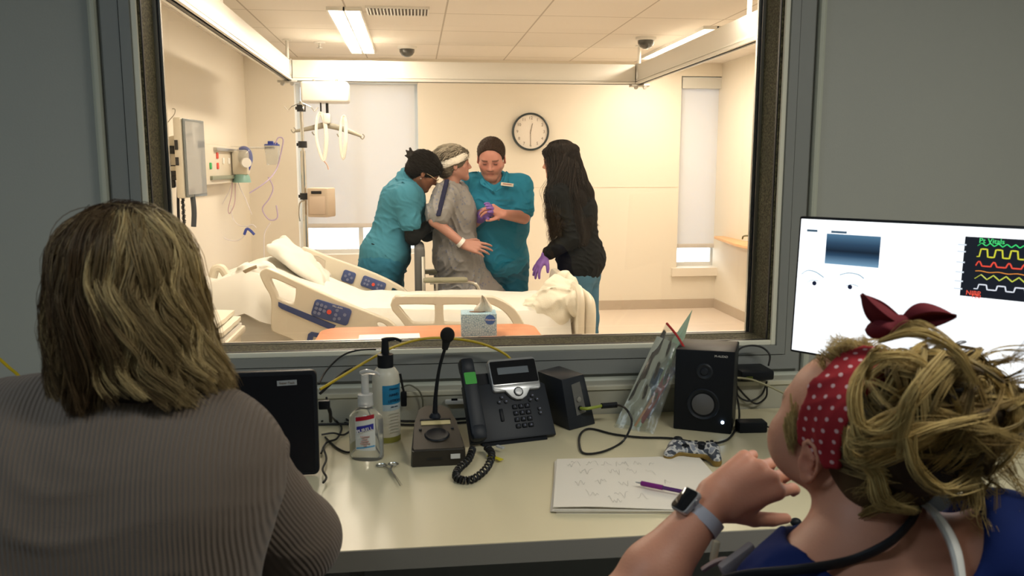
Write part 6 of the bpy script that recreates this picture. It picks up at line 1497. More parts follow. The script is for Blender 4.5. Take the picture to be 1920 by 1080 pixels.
wave('yellow_trace', .19, .05, 5, S(215, 215, 60), 'cap', .0014); wave('red_trace', .25, .03, 5, S(240, 80, 60), 'art', .0014); wave('orange_trace', .285, .006, 4, S(240, 150, 60), 'flat'); wave('lime_trace', .335, .03, 6, S(200, 210, 80), 'saw', .0012); wave('white_trace', .40, .03, 4, S(235, 240, 250), 'cap', .0012)
text_mesh('vitals_text', 'NIBP', .013, Mmon @ Matrix.Translation(SP(v0+.045, .432, .003)), em('red_text', S(245, 90, 70)), t); text_mesh('vitals_value', '120', .012, Mmon @ Matrix.Translation(SP(v0+.055, .45, .003)), em('red_text', S(245, 90, 70)), t)
for i, y in enumerate((.12, .165, .235, .30, .36, .41)): MB(Mmon).box(SP(v0-.008, y, .003), (.016, .003, .0008)).build('axis_mark', m_dot if False else em('ui_light', S(220, 230, 240)), t, smooth=False)
bc = TLm+dx_*.27-Nm*.05; m = MB(); m.box((bc.x-Nm.x*.03, bc.y-Nm.y*.03, DZ+.18), (.06, .04, .34), rot=(0, 0, math.atan2(dx_.y, dx_.x)), bev=.006); m.build('stand_column', m_blk, t)
MB().box((bc.x-Nm.x*.0, bc.y-Nm.y*.0, DZ+.008), (.24, .19, .016), rot=(0, 0, math.atan2(dx_.y, dx_.x)), bev=.004).build('stand_base', m_blk, t)
# ================================================================== THE TWO WOMEN AT THE DESK
def rib_mat(name, col, axis, period=.0062, strength=.55):
    m = bpy.data.materials.new(name); m.use_nodes = True; MATS[name] = m; k = NT(m); k.b.inputs['Roughness'].default_value = .95; k.b.inputs['Specular IOR Level'].default_value = .1; k.b.inputs['Sheen Weight'].default_value = .15
    g = k.n('NewGeometry'); d = k.nt.nodes.new('ShaderNodeVectorMath'); d.operation = 'DOT_PRODUCT'; k.l(g.outputs['Position'], d.inputs[0]); d.inputs[1].default_value = axis
    n = k.n('TexNoise', Scale=9.0, Detail=2.0); k.l(g.outputs['Position'], n.inputs['Vector'])
    ph = k.math('ADD', k.math('MULTIPLY', d.outputs['Value'], 2*PI/period), k.math('MULTIPLY', n.outputs['Fac'], 9.0))
    s = k.math('SINE', ph); n2 = k.n('TexNoise', Scale=600.0, Detail=2.0); k.l(g.outputs['Position'], n2.inputs['Vector'])
    h = k.math('ADD', s, k.math('MULTIPLY', n2.outputs['Fac'], .8)); bp = k.n('Bump', Strength=strength, Distance=.002); k.l(h, bp.inputs['Height']); k.l(bp.outputs[0], k.b.inputs['Normal'])
    k.l(k.mix(k.math('MULTIPLY_ADD', s, .13, .5), tuple(c*.80 for c in col), tuple(min(1, c*1.2) for c in col)), k.b.inputs['Base Color']); return m
KN = (.150, .118, .094)
def stool(label, x, y, hgt):
    t = thing('office_stool', label, 'stool', (x, y, 0))
    MB().lathe([(0, hgt-.07), (.19, hgt-.07), (.215, hgt-.04), (.21, hgt-.01), (.15, hgt), (0, hgt)], (x, y, 0), n=32).build('seat', m_gv, t)
    MB().cyl((x, y, .08), (x, y, hgt-.07), .028).build('column', m_steel, t)
    for a in range(5):
        d = Vector((math.cos(a*2*PI/5+.3), math.sin(a*2*PI/5+.3), 0)); o = MB().tube([Vector((x, y, .11)), Vector((x, y, .075))+d*.26], .018).build('base_leg', m_blk, t)
        MB().cyl(Vector((x-.012, y, .03))+d*.26, Vector((x+.012, y, .03))+d*.26, .03).build('castor', m_blk, o)

# ---------------------------------------------------------------- blonde woman in the knitted sweater
def blonde():
    Yb = 1.2; J = lambda u, v, y=Yb: PY(u, v, y)
    hx = J(250, 560); t = thing('person', 'seated woman seen from behind with wavy shoulder-length blonde hair and ribbed taupe sweater', 'person', (J(215, 900).x, 1.12, 0))
    M = headframe(hx, -14, -6, 0); skin = S(190, 140, 115); neck = J(225, 755, 1.17)
    shR = J(434, 850, 1.20); shL = J(0, 822, 1.18); chest = J(215, 960, 1.16); hip = Vector((chest.x+.0, 1.10, .60))
    elR = J(556, 1012, 1.30); wrR = Vector((J(385, 900).x, 1.76, .79)); elL = shL+Vector((-.10, .12, -.24)); wrL = Vector((elL.x+.12, 1.72, .79))
    b = SDF(.03); head_prims(b, M, 1.0, neck=(neck, .056))
    def torso(s, d=0):
        s.rc(shR, shL, .050+d, k=.06); s.rc(neck+Vector((0, 0, -.04)), shR.lerp(neck, .35), .045+d, .050+d, k=.05); s.rc(neck+Vector((0, 0, -.04)), shL.lerp(neck, .35), .045+d, .050+d, k=.05)
        s.rc(chest+Vector((-.085, 0, .03)), chest+Vector((.085, 0, .03)), .118+d, k=.08); s.rc(chest+Vector((-.06, -.0, -.06)), hip+Vector((-.05, 0, .02)), .120+d, .135+d, k=.07); s.rc(chest+Vector((.06, -.0, -.06)), hip+Vector((.05, 0, .02)), .120+d, .135+d, k=.07)
    torso(b, -.012); limb(b, shR, elR, wrR, .05, .040, .027); limb(b, shL, elL, wrL, .05, .040, .027)
    hand_prims(b, wrR, (-.15, 1, -.05), (0, 0, -1), -1, [(.2, .3, .2)]*4, .95); hand_prims(b, wrL, (.15, 1, -.05), (0, 0, -1), 1, [(.2, .3, .2)]*4, .95)
    b.build('body', .0048, m_skin, t, colors=skin_colors(skin, M, lip=S(170, 95, 85), brow=S(90, 70, 50)))
    sw = SDF(.03); torso(sw, .014); sw.rc(neck+Vector((0, -.01, -.03)), neck+Vector((0, -.01, -.045)), .078, k=.03)
    sw.build('sweater', .0055, rib_mat('ribbed_knit_back', KN, (1, 0, 0)), t, disp=wrinkle(.006, 40, (.2, 0, 1), seed=51), smooth_it=2)
    ax = (elR-shR).normalized(); pr = Vector((0, 0, 1)).cross(ax).cross(ax).normalized()
    sl = SDF(.04); sl.rc(shR.lerp(neck, .22)+Vector((0, 0, .002)), shR, .056, .066); sl.rc(shR, elR, .066, .060); sl.rc(elR, wrR, .058, .042); sl.rc(shR+Vector((-.03, .0, -.05)), elR, .052, .052, k=.05)
    sl.build('sleeve', .0052, rib_mat('ribbed_knit_sleeve', KN, tuple(pr), .0062, .35), t, disp=wrinkle(.009, 48, tuple(ax), seed=53), smooth_it=2)
    sl = SDF(.04); sl.rc(shL.lerp(neck, .22)+Vector((0, 0, .002)), shL, .056, .066); sl.rc(shL, elL, .066, .060); sl.rc(elL, wrL, .066, .046)
    sl.build('sleeve', .006, MATS['ribbed_knit_sleeve'], t, disp=wrinkle(.009, 48, (0, 0, 1), seed=54), smooth_it=2)
    # trousers and shoes under the desk
    p = SDF(.04); kz = .52
    for s_ in (-1, 1):
        h_ = hip+Vector((s_*.09, 0, -.02)); kn = Vector((hip.x+s_*.12, hip.y+.44, kz)); an = Vector((hip.x+s_*.12, hip.y+.46, .09)); p.rc(h_, kn, .105, .075); p.rc(kn, an, .07, .05)
    p.rc(hip+Vector((-.07, 0, -.02)), hip+Vector((.07, 0, -.02)), .15, k=.05); p.build('trousers', .009, m_black, t)
    shoes('shoe', [(hip.x-.12, hip.y+.46, .07), (hip.x+.12, hip.y+.46, .07)], (0, 1), t, m_shoe)
    stool('grey round stool under the woman in the taupe sweater', hip.x, hip.y, hip.z-.155)
    # ------------------------------------------------ hair
    rg = np.random.RandomState(12); R3 = M.to_3x3(); T = lambda *q: M @ Vector(q)
    dk = np.array(S(50, 36, 28)); md = np.array(S(118, 92, 60)); lt = np.array(S(222, 198, 142))
    under = SDF(.03); under.el(T(0, -.012, .040), (.080, .100, .084), R3); under.rc(T(0, -.015, .02), T(0, -.030, -.09), .082, .074); under.rc(T(.03, -.03, -.08), T(.05, -.01, -.155), .06, .045); under.rc(T(-.03, -.04, -.08), T(-.045, -.03, -.145), .06, .05)
    under.el(T(0, .13, -.06), (.062, .09, .12), R3, k=.02, op=-1)
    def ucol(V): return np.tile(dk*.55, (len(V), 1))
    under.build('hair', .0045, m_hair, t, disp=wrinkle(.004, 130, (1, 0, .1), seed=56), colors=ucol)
    P = []; C = []; Rd = []
    for L_ in range(420):
        th = rg.uniform(-PI*1.28, PI*.28)                      # azimuth; front of the face left open
        part = Vector((.012+.010*rg.randn(), rg.uniform(-.05, .065), 0))
        side = math.cos(th-M.to_euler().z*0); layer = rg.rand()
        wavep = 2.4*math.sin(th*2.3)+1.7*math.sin(th*5.1+1)+layer*2.2+rg.normal(0, .35); wl = .112+.02*math.sin(th*3)+rg.normal(0, .004); am = .0045+.004*layer+.0025*(side > .3)
        ln = .165+.012*math.sin(th*7)+rg.uniform(-.03, .012)
        patch = .5*math.sin(th*6.3+layer*3)+.5*math.sin(th*13.7+2+layer*5)
        blond = np.clip(.02+.46*side+.80*max(0, patch)*(.3+.7*layer)+.10*rg.randn(), 0, 1); streak = patch > .55  # own streaks, plus the brightly lit right side painted into the colour
        lay = rg.uniform(-.002, .006)
        a_, b_, c_ = .084+lay, .102+lay, .082+lay*.6
        n_s = 26; wd = rg.uniform(.0015, .0042)
        Kp = 30; tt = np.linspace(0, 1, Kp); tot = .15+ln
        base = []
        for q in tt:
            s_ = q*tot
            if s_ < .15:
                f = s_/.15; ph = .12+f*(PI/2-.12); x = a_*math.sin(ph)*math.cos(th); y = b_*math.sin(ph)*math.sin(th); z = c_*math.cos(ph)
                g_ = (1-f)**1.4; x = x*(1-g_)+part.x*g_+0*x; y = y*(1-g_)+part.y*g_
                rr = math.sqrt((x/a_)**2+(y/b_)**2); z = c_*math.sqrt(max(0, 1-min(rr, 1)**2)) if rr < 1 else 0
            else:
                f = (s_-.15)/ln; flare = 1+.07*math.sin(f*PI*.8)-.06*f**2; x = a_*math.cos(th)*flare; y = b_*math.sin(th)*(flare-.05*f); z = -(s_-.15)
            w_ = am*(.15+1.3*q)*math.sin(2*PI*s_/wl+wavep); tx, ty = -math.sin(th), math.cos(th)
            rad_ = am*.6*q*math.cos(2*PI*s_/wl+wavep)
            x += tx*w_+math.cos(th)*rad_; y += ty*w_+math.sin(th)*rad_
            if s_ > .15: x += .040*f**2.2*max(0, min(1, side*1.6)); y += .025*f**2*max(0, side)
            base.append((x, y-.015, z+.042))
        base = np.array(base)
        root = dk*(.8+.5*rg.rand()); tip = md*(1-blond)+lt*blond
        if not streak: tip = tip*(.45+.45*max(0, side))+dk*.25*(1-max(0, side))  # locks toward the left darkened, its shade painted in
        for i in range(n_s):
            o = rg.normal(0, 1, 3)*wd; sp_ = (.35+.9*np.abs(np.sin(2*PI*tt*tot/wl*.5+wavep)))[:, None]; fr = rg.normal(0, .0006, 3)*tt[:, None]*2
            pts = base+o*sp_*.8+fr
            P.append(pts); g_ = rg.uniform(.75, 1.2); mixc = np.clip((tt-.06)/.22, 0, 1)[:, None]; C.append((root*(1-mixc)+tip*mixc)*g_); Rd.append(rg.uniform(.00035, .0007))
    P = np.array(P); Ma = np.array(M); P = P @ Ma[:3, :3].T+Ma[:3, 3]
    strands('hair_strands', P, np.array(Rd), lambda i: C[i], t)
blonde()

# ---------------------------------------------------------------- woman with the red headscarf
def scarf_woman():
    Ys = 1.05; J = lambda u, v, y=Ys: PY(u, v, y)
    hc = J(1594, 812); t = thing('person', 'woman with spotted red headscarf and messy blonde bun resting her chin on her hand', 'person', (J(1620, 1000).x, 1.0, 0))
    sc = 1.05; M = headframe(hc, 20, 15, -6); R3 = M.to_3x3(); T = lambda x, y, z: M @ Vector((x*sc, y*sc, z*sc)); skin = S(206, 146, 120)
    neck = J(1622, 1030, 1.0); shL = J(1445, 1225, 1.04); shR = J(1872, 1030, .93); chest = J(1640, 1230, .98); hip = Vector((chest.x+.02, .93, .60))
    elL = J(1165, 1150, 1.13); wrL = J(1334, 942, 1.19); elR = shR+Vector((.06, .12, -.25)); wrR = Vector((elR.x-.16, 1.22, .66))
    b = SDF(.03); head_prims(b, M, sc, ears=False, neck=(neck+Vector((0, 0, .02)), .056)); b.rc(T(0, -.04, -.05), neck+Vector((0, 0, -.03)), .052, .062, k=.03)
    # left ear, modelled
    E = lambda y, z, x=0: T(-.0785-x, y-.014, z-.012)
    rot = Euler((.18, 0, .35)).to_matrix()
    b.el(E(0, .0), (.0065, .0165, .029), R3 @ rot, k=.008); b.el(E(.002, -.026, .001), (.006, .010, .012), R3, k=.006)
    hel = [E(.012, .006, .003), E(.013, .020, .005), E(.004, .030, .007), E(-.008, .028, .008), E(-.016, .016, .008), E(-.018, .0, .007), E(-.013, -.016, .006), E(-.004, -.028, .004)]
    b.chain(hel, [.0030, .0034, .0036, .0036, .0034, .0032, .0030, .0036], k=.003)
    b.chain([E(.0, .016, .005), E(-.007, .008, .006), E(-.007, -.006, .006)], [.0026, .0028, .0026], k=.003); b.rc(E(.012, -.004, .005), E(.010, -.012, .005), .0042, .0036, k=.004)
    b.el(E(.002, -.002, .011), (.009, .0085, .011), R3, k=.004, op=-1)
    # cheek and jaw fullness seen from behind
    b.el(T(-.050, .044, -.030), (.028*sc, .036*sc, .042*sc), R3, k=.03)
    def torso(s, d=0):
        s.rc(shL, neck+Vector((-.03, 0, -.085)), .056+d, .052+d, k=.05); s.rc(shR, neck+Vector((.03, 0, -.05)), .058+d, .06+d, k=.07); s.rc(neck+Vector((0, 0, -.07)), chest, .09+d, .11+d, k=.07)
        s.rc(chest+Vector((-.08, 0, .05)), chest+Vector((.08, 0, .05)), .11+d, k=.07); s.rc(chest, hip, .12+d, .14+d, k=.07)
    torso(b, -.006)
    b.rc(shL, elL, .050, .047, k=.03); b.rc(elL, elL.lerp(wrL, .35), .045, .047, k=.02); b.rc(elL.lerp(wrL, .35), wrL, .047, .0285, k=.02); limb(b, shR, elR, wrR, .05, .042, .028)
    along = J(1458, 874, 1.20)-wrL
    hand_prims(b, wrL+along.normalized()*-.004, along, (.62, .75, -.30), -1, [(.75, .45, .3), (.8, .5, .3), (.85, .6, .3), (.9, .6, .3)], 1.12, thumb=(.7, .0))
    hand_prims(b, wrR, (-.4, .9, -.15), (0, 0, -1), -1, [(.2, .3, .2)]*4, .95)
    nm_ = np.array(M.inverted()); base_c = skin_colors(skin, M, sc, lip=S(190, 100, 95), brow=S(140, 110, 80))
    def colf(V):
        C = base_c(V); d = np.linalg.norm(V-np.array(E(0, 0)), axis=1); w_ = np.clip(1-d/.04, 0, 1)[:, None]*.5; C = C*(1-w_)+np.array(S(200, 110, 90))*w_; return C
    b.build('body', .0034, m_skin, t, colors=colf)
    # scrubs, undershirt edge, lanyard
    top = SDF(.03); torso(top, .012); top.rc(shL, shL.lerp(elL, .35), .068, .074, k=.04); top.rc(shR, elR, .070, .070, k=.04)
    top.el(neck+Vector((.005, -.02, .045)), (.118, .12, .118), k=.012, op=-1)
    top.build('scrub_top', .0055, cloth('navy_scrub_cloth', S(22, 38, 92)), t, disp=wrinkle(.006, 60, (.3, 0, 1), seed=61))
    lan = [J(1325, 1098, 1.04), J(1400, 1078, .97), J(1500, 1068, .925), J(1590, 1052, .93), J(1660, 1022, .92), J(1702, 985, .94), J(1722, 950, .99), J(1700, 930, 1.06)]
    MB().tube(lan, .0085, n=12, smooth=8, flat=.5).build('lanyard', m_navy if False else mat('black_lanyard', (.012, .013, .018), .6), t)
    MB().tube([J(1318, 1068, 1.14), J(1352, 1050, 1.13), J(1400, 1050, 1.12), J(1460, 1022, 1.10), J(1525, 1012, 1.08)], .0075, n=10, smooth=6, flat=.6).build('headset_strap', mat('pale_pink_strap', S(206, 176, 166), .6), t)
    MB(Matrix.Translation(J(1385, 1052, 1.11)) @ Euler((0, -.5, .2)).to_matrix().to_4x4()).box((0, 0, 0), (.062, .014, .028), bev=.004).build('clip_housing', mat('grey_clip', S(170, 158, 156), .5), t)
    MB(Matrix.Translation(J(1340, 1034, 1.14)) @ Euler((0, .15, 0)).to_matrix().to_4x4()).box((0, 0, 0), (.010, .010, .034), bev=.002).build('cream_clip', mat('cream_clip', S(200, 186, 158), .5), t)
    MB().tube([J(1718, 940, 1.0), J(1745, 955, .95), J(1772, 990, .92), J(1792, 1035, .90), J(1802, 1090, .885)], [.006, .014, .019, .019, .016], n=10, smooth=5, flat=.35).build('undershirt_strap', mat('white_cotton', S(222, 222, 218), .8), t)
    MB().tube([J(1440, 1062, 1.07), J(1480, 1040, 1.07), J(1530, 1030, 1.06)], .016, n=8, smooth=4, flat=.5).build('blue_collar', cloth('royal_blue_cloth', S(50, 92, 170)), t)
    # trousers, shoes, stool
    p = SDF(.04)
    for s_ in (-1, 1):
        h_ = hip+Vector((s_*.09, 0, -.02)); kn = Vector((hip.x+s_*.12, hip.y+.46, .52)); an = Vector((hip.x+s_*.12, hip.y+.48, .09)); p.rc(h_, kn, .105, .075); p.rc(kn, an, .07, .05)
    p.rc(hip+Vector((-.07, 0, -.02)), hip+Vector((.07, 0, -.02)), .15, k=.05); p.build('scrub_trousers', .009, MATS['navy_scrub_cloth'], t); shoes('shoe', [(hip.x-.12, hip.y+.48, .07), (hip.x+.12, hip.y+.48, .07)], (0, 1), t, m_shoe)
    stool('grey round stool under the woman in the red headscarf', hip.x, hip.y, hip.z-.155)
    # ------------------------------------------------ smart watch
    fa = (wrL-elL).normalized(); wc = wrL-fa*.030
    sn = (Vector((-.55, -.75, .35))); sn = (sn-fa*sn.dot(fa)).normalized(); sd = fa.cross(sn)
    Mw = Matrix((sd, fa, sn)).transposed().to_4x4(); Mw.translation = wc
    m = MB(Mw)
    n_ = 40; rw = .0355
    def bandf(u, v): a = u*2*PI; w_ = .011*(1-.12*math.cos(a)); return (rw*1.06*math.sin(a), (v-.5)*2*w_, rw*.94*math.cos(a))
    m.grid(bandf, n_, 4, .0022); m.build('watch_strap', mat('light_grey_strap', S(176, 178, 190), .5), t)
    # watch head sits on the outer (upper left) side
    up = Vector((-.62, -.18, .75)); up = (up-fa*up.dot(fa)).normalized(); sx = fa.cross(up); Mh = Matrix((sx, fa, up)).transposed().to_4x4(); Mh.translation = wc+up*.040
    MB(Mh).prism(rrect(-.0185, .0185, -.021, .021, .007), -.005, .004, 'xy', bev=.0025).build('watch_case', m_silver, t)
    MB(Mh).prism(rrect(-.0165, .0165, -.019, .019, .006), .004, .0055, 'xy', bev=.0006).build('watch_glass', m_gloss, t)
    MB(Mh).cyl((.019, .006, 0), (.0215, .006, 0), .0035, n=14).build('watch_crown', m_silver, t)
    dn = -up; MB().ball(wc+(dn*.6-sn*.0+Vector((.55, -.35, 0))).normalized()*.037, .0035).build('strap_pin', m_chrome, t)
    # ------------------------------------------------ swept-back hair
    rg = np.random.RandomState(31); dk = np.array(S(84, 66, 42)); md = np.array(S(140, 114, 66)); lt = np.array(S(222, 194, 128))
    cap = SDF(.02); g = .006
    cap.el(T(0, -.022, .036), [(.077+g)*sc, (.094+g)*sc, (.079+g)*sc], R3); cap.el(T(0, .018, .040), [(.066+g)*sc, (.062+g)*sc, (.060+g)*sc], R3); cap.el(T(0, -.062, -.020), [(.055+g)*sc, (.045+g)*sc, (.055+g)*sc], R3); cap.rc(T(0, -.05, -.03), T(0, -.052, -.085), .050*sc, .035*sc)
    cap.el(T(0, -.018, .03)+(R3 @ Euler((-.05, 0, 0)).to_matrix() @ Vector((0, 1, 0)))*1.0, (1.0, 1.0, 1.0), k=.004, op=-1); cap.el(T(-.085, .0, -.035), [.035*sc, .030*sc, .045*sc], R3, k=.012, op=-1); cap.el(T(.085, .0, -.035), [.035*sc, .030*sc, .045*sc], R3, k=.012, op=-1)
    cap.build('hair', .004, m_hair, t, disp=wrinkle(.0015, 300, (1, 0, 1), seed=63), colors=lambda V: np.tile(dk*.8, (len(V), 1)))
    # scarf band
    Rb = R3 @ Euler((-.05, 0, 0)).to_matrix(); bc = T(0, -.020, .03)
    bd = SDF(.008); g = .0115
    bd.el(T(0, -.020, .036), [(.077+g)*sc, (.094+g)*sc, (.079+g)*sc], R3, k=.02); bd.el(T(0, .022, .036), [(.068+g)*sc, (.064+g)*sc, (.062+g)*sc], R3, k=.02); bd.el(T(0, -.03, -.02), [(.074+g)*sc, (.06+g)*sc, (.05+g)*sc], R3, k=.02)
    yb_ = Rb @ Vector((0, 1, 0)); xb_ = Rb @ Vector((1, 0, 0)); zb_ = Rb @ Vector((0, 0, 1))
    fwd_w, back_w = .034, .034
    bd.el(bc+yb_*(fwd_w+1.0), (1.0, 1.0, 1.0), k=.004, op=-1); bd.el(bc-yb_*(back_w+1.0), (1.0, 1.0, 1.0), k=.004, op=-1); bd.el(bc-zb_*(.30+.024), (.3, .3, .30), k=.01, op=-1)
    g = .002; bd.el(T(0, -.020, .036), [(.077+g)*sc, (.094+g)*sc, (.079+g)*sc], R3, k=.002, op=-1); bd.el(T(0, .022, .036), [(.068+g)*sc, (.064+g)*sc, (.062+g)*sc], R3, k=.002, op=-1)
    V, Fq = bd.mesh(.0035, wrinkle(.003, 90, tuple(yb_), seed=65), None)
    m_sc = bpy.data.materials.new('spotted_red_cotton'); m_sc.use_nodes = True; k = NT(m_sc); k.b.inputs['Roughness'].default_value = .85
    at = k.n('Attribute', _attribute_name='col'); sp = k.n('SeparateXYZ'); k.l(at.outputs['Vector'], sp.inputs[0])
    a_ = k.math('DIVIDE', sp.outputs['X'], .0165); b_ = k.math('DIVIDE', sp.outputs['Y'], .0165); row = k.math('FLOOR', b_); a2 = k.math('ADD', a_, k.math('MULTIPLY', k.math('MODULO', row, 2.0), .5))
    fx = k.math('SUBTRACT', k.math('FRACT', a2), .5); fy = k.math('SUBTRACT', k.math('FRACT', b_), .5); r2 = k.math('SQRT', k.math('ADD', k.math('MULTIPLY', fx, fx), k.math('MULTIPLY', fy, fy)))
    dot = k.math('LESS_THAN', r2, .17); k.l(k.mix(dot, S(150, 22, 34), S(208, 170, 172)), k.b.inputs['Base Color'])
    d = V-np.array(bc); ang = np.arctan2(d @ np.array(xb_), d @ np.array(zb_)); cc = np.stack([(ang+4)*.095, (d @ np.array(yb_))+.3, np.zeros(len(V))], 1)
    fill_np('headscarf', V, Fq, m_sc, t, None, cc)
    # knot and tails
    def tail(root, mid, tip, w0, w1, seed):
        root, mid, tip = Vector(root), Vector(mid), Vector(tip); sdv = (tip-root).cross(Vector((0, -1, 0))).normalized()
        def f(u, v):
            c = root*(1-u)**2+mid*2*u*(1-u)+tip*u*u; w_ = (w0+(w1-w0)*math.sin(min(1, u*1.5)*PI/2))*(1-u**3.0)+.0005; a = (v-.5)*2
            return c+sdv*a*w_+Vector((0, -1, 0))*(.010*math.cos(a*PI*1.2+seed)*math.sin(u*PI*.9))
        return MB().grid(f, 16, 10, .002).build('scarf_tail', mat('dark_red_cotton', S(104, 22, 34), .85), t)
    kn = J(1690, 606, 1.0); tail(kn, J(1650, 596, 1.0), J(1616, 552, 1.0), .006, .018, 0); tail(kn, J(1730, 582, .98), J(1792, 592, .97), .006, .018, 1.5)
    s = SDF(.01); s.el(kn, (.014, .012, .010)); s.rc(kn+Vector((-.012, 0, 0)), J(1660, 612, 1.0), .010, .014); s.rc(kn, J(1640, 618, 1.01), .010, .012); s.build('scarf_knot', .0035, MATS['dark_red_cotton'], t, disp=wrinkle(.002, 200, seed=67))
    P = []; C = []; Rd = []
    def lock(ctrl, n_s, wd, blond, K=22, frz=.0015, curl=0, r=(.0004, .0008), dark_root=True, tw=1.0):
        pts = spline([Vector(c) for c in ctrl], 8); n = len(pts); idx = np.linspace(0, n-1, K); A = np.array([list(p) for p in pts])
        base = np.stack([np.interp(idx, np.arange(n), A[:, i]) for i in range(3)], 1); tt = np.linspace(0, 1, K)
        if curl: ph = rg.uniform(0, 6.28); base = base+curl*np.stack([np.sin(tt*9+ph), np.cos(tt*8+ph), np.sin(tt*10+ph*2)], 1)*tt[:, None]
        tipc = md*(1-blond)+lt*blond; rootc = dk*rg.uniform(.6, 1.1)
        for i in range(n_s):
            o = rg.normal(0, 1, 3)*wd; P.append(base+o*(.4+.6*np.sin(tt*PI))[:, None]*tw+rg.normal(0, frz, 3)*tt[:, None]**1.5*2); g_ = rg.uniform(.7, 1.2); mx_ = np.clip(tt*3+(0 if dark_root else 1), 0, 1)[:, None]; C.append((rootc*(1-mx_)+tipc*mx_)*g_); Rd.append(rg.uniform(*r))
    bun = J(1762, 768, .94)
    # strands combed over the skull toward the bun
    for i in range(150):
        th = rg.uniform(-.2, 1.15)*PI; a0 = rg.uniform(.4, 1.0); yy = rg.uniform(-.055, -.02); e_ = math.sqrt(max(0, 1-(yy/.094)**2))
        x0 = math.cos(th)*.084*e_; z0 = .036+math.sin(th)*.086*e_
        if z0 < -.03: continue
        p0 = T(x0, yy-.02, z0); p1 = T(x0*.85, -.085, z0*.75+.01); p2 = T(x0*.4, -.118, z0*.35+.02); lock([p0, p1, p2, bun.lerp(p2, .5)], 14, .003, np.clip(rg.normal(.25, .25), 0, 1), K=10)
    for i in range(60):                                         # nape hair swept up
        x0 = rg.uniform(-.055, .055); p0 = T(x0, -.052+.2*abs(x0)-.02, rg.uniform(-.105, -.075)); p1 = T(x0*1.05, -.09, -.045); p2 = T(x0*.6, -.12, .0); lock([p0, p1, p2, bun.lerp(p2, .6)], 12, .0028, np.clip(rg.normal(.1, .15), 0, 1), K=10)
    for i in range(46):                                         # fringe above the scarf and temple wisps
        x0 = rg.uniform(-.045, .045); y0 = rg.uniform(.012, .034); z0 = .036+.080*math.sqrt(max(.02, 1-(x0/.079)**2-((y0+.018)/.096)**2)); p0 = T(x0, y0, z0)
        p1 = p0+R3 @ Vector((rg.normal(0, .006), rg.uniform(.002, .012), .012)); p2 = p1+R3 @ Vector((rg.normal(0, .012), rg.normal(.004, .008), rg.uniform(-.008, .010))); lock([p0, p1, p2], 12, .002, .55, K=9, frz=.002, dark_root=False, r=(.0003, .0006))
    for i in range(26): 
        p0 = T(-.074, .036+rg.uniform(-.008, .010), .035+rg.uniform(-.05, .02)); p1 = T(-.080, .016, -.005+rg.uniform(-.02, .02)); lock([p0, p0.lerp(p1, .5)+R3 @ Vector((-.003, 0, 0)), p1], 8, .0015, .45, K=8, frz=.001, dark_root=False, r=(.0003, .0005))
    # bun core and coiled locks
    core = SDF(.03); core.el(bun, (.062, .060, .062)); core.el(bun+Vector((.03, 0, -.02)), (.055, .05, .05)); core.rc(T(0, -.09, .02), bun, .055, .055); core.el(bun+Vector((-.035, -.01, -.035)), (.05, .045, .045))
    core.build('bun_core', .0048, m_hair, t, disp=wrinkle(.008, 110, (1, 1, 0), seed=69), colors=lambda V: np.tile(dk*.35, (len(V), 1)))  # core coloured dark to paint the shadows between the coils
    for i in range(150):
        n = rg.randn(3); n /= np.linalg.norm(n); a = np.cross(n, rg.randn(3)); a /= np.linalg.norm(a); b2 = np.cross(n, a); r_ = rg.uniform(.066, .094); ex_ = np.array((1.12, .95, .98)); off = n*rg.uniform(-.5, .5)*r_
        a0 = rg.uniform(0, 6.28); span = rg.uniform(1.6, 3.8); ctr = []
        for q in np.linspace(0, 1, 7):
            an = a0+span*q; rr = r_*(1-.10*math.sin(q*PI))*math.sqrt(max(.1, 1-(np.linalg.norm(off)/r_)**2*.8))*(1+.08*math.sin(an*2+i)); ctr.append(np.array(bun)+(a*math.cos(an)+b2*math.sin(an))*rr*ex_+off*ex_)
        lock(ctr, rg.randint(10, 26), rg.uniform(.0014, .0040), np.clip(rg.normal(.42, .45), 0, 1), K=26, frz=.0012, tw=1.0)
    # named loops seen in front
    F2 = lambda *L: [J(u, v, y) for u, v, y in L]
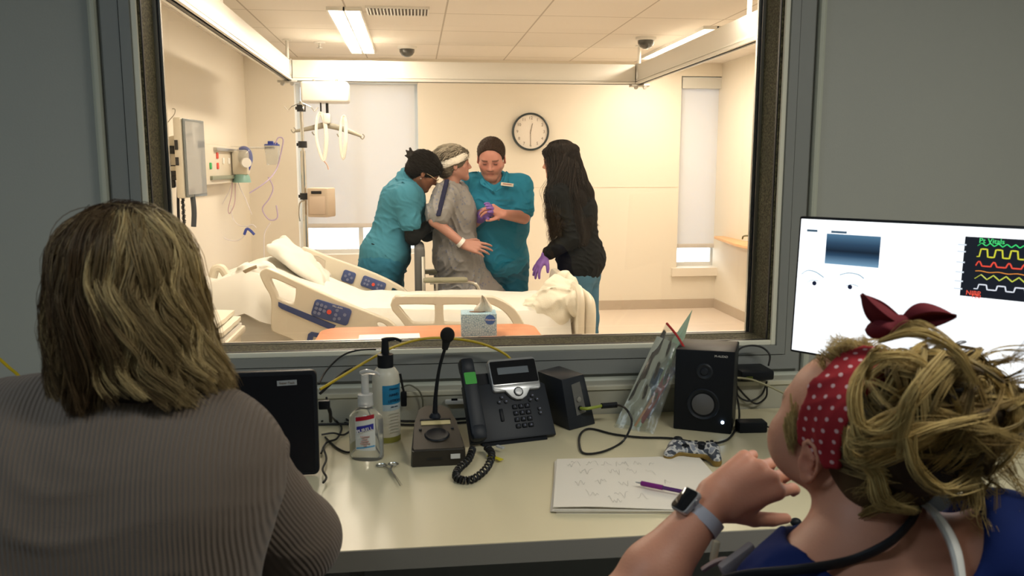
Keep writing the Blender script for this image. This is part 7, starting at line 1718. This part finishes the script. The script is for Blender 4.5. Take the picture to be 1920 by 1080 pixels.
    for ctr in (F2((1640, 660, .90), (1600, 720, .88), (1605, 790, .87), (1660, 800, .86), (1720, 740, .85), (1780, 680, .86)), F2((1600, 790, .88), (1615, 830, .87), (1680, 830, .86), (1760, 800, .85), (1850, 780, .86)), F2((1595, 850, .89), (1640, 890, .88), (1660, 940, .88), (1720, 960, .88)), F2((1700, 820, .85), (1720, 880, .85), (1770, 920, .86), (1830, 910, .87)), F2((1650, 640, .93), (1720, 625, .90), (1790, 660, .88), (1830, 720, .87)), F2((1620, 700, .90), (1650, 670, .88), (1710, 670, .87), (1750, 700, .86)), F2((1770, 660, .88), (1720, 720, .85), (1690, 780, .85), (1680, 840, .86)), F2((1595, 810, .885), (1590, 850, .885), (1625, 870, .88), (1690, 850, .87), (1750, 820, .86))):
        lock(ctr, 46, .0036, .72, K=30, frz=.001, dark_root=False)
        lock([Vector(c)+Vector(rg.normal(0, .008, 3)) for c in ctr], 26, .003, .5, K=30, frz=.0015, dark_root=False)
    # escaping curls to the right and below
    for i in range(46):
        a = rg.uniform(-1.3, .75); p0 = bun+Vector((math.cos(a)*.075, rg.uniform(-.03, .03), math.sin(a)*.075)); L_ = rg.uniform(.03, .085); dv_ = Vector((math.cos(a), rg.normal(0, .3), math.sin(a)-.25)).normalized()
        p1 = p0+dv_*L_*.5+Vector(rg.normal(0, .012, 3)); p2 = p0+dv_*L_+Vector(rg.normal(0, .018, 3)); p3 = p2+Vector(rg.normal(0, .022, 3)); lock([p0, p1, p2, p3], rg.randint(5, 14), .0016, np.clip(rg.normal(.35, .3), 0, 1), K=24, frz=.003, curl=.006, r=(.0003, .0006))
    for i in range(18):
        u = rg.uniform(1640, 1850); p0 = J(u, rg.uniform(860, 890), .93); p1 = p0+Vector((rg.normal(0, .01), 0, -.025)); p2 = p1+Vector((rg.normal(0, .015), 0, rg.uniform(-.03, -.01))); lock([p0, p1, p2], 10, .0016, .3, K=18, frz=.003, curl=.004)
    strands('hair_strands', P and np.array([np.stack([np.interp(np.linspace(0, 1, 22), np.linspace(0, 1, len(p)), p[:, q]) for q in range(3)], 1) for p in P]), np.array(Rd), lambda i: np.stack([np.interp(np.linspace(0, 1, 22), np.linspace(0, 1, len(C[i])), C[i][:, q]) for q in range(3)], 1), t)
scarf_woman()
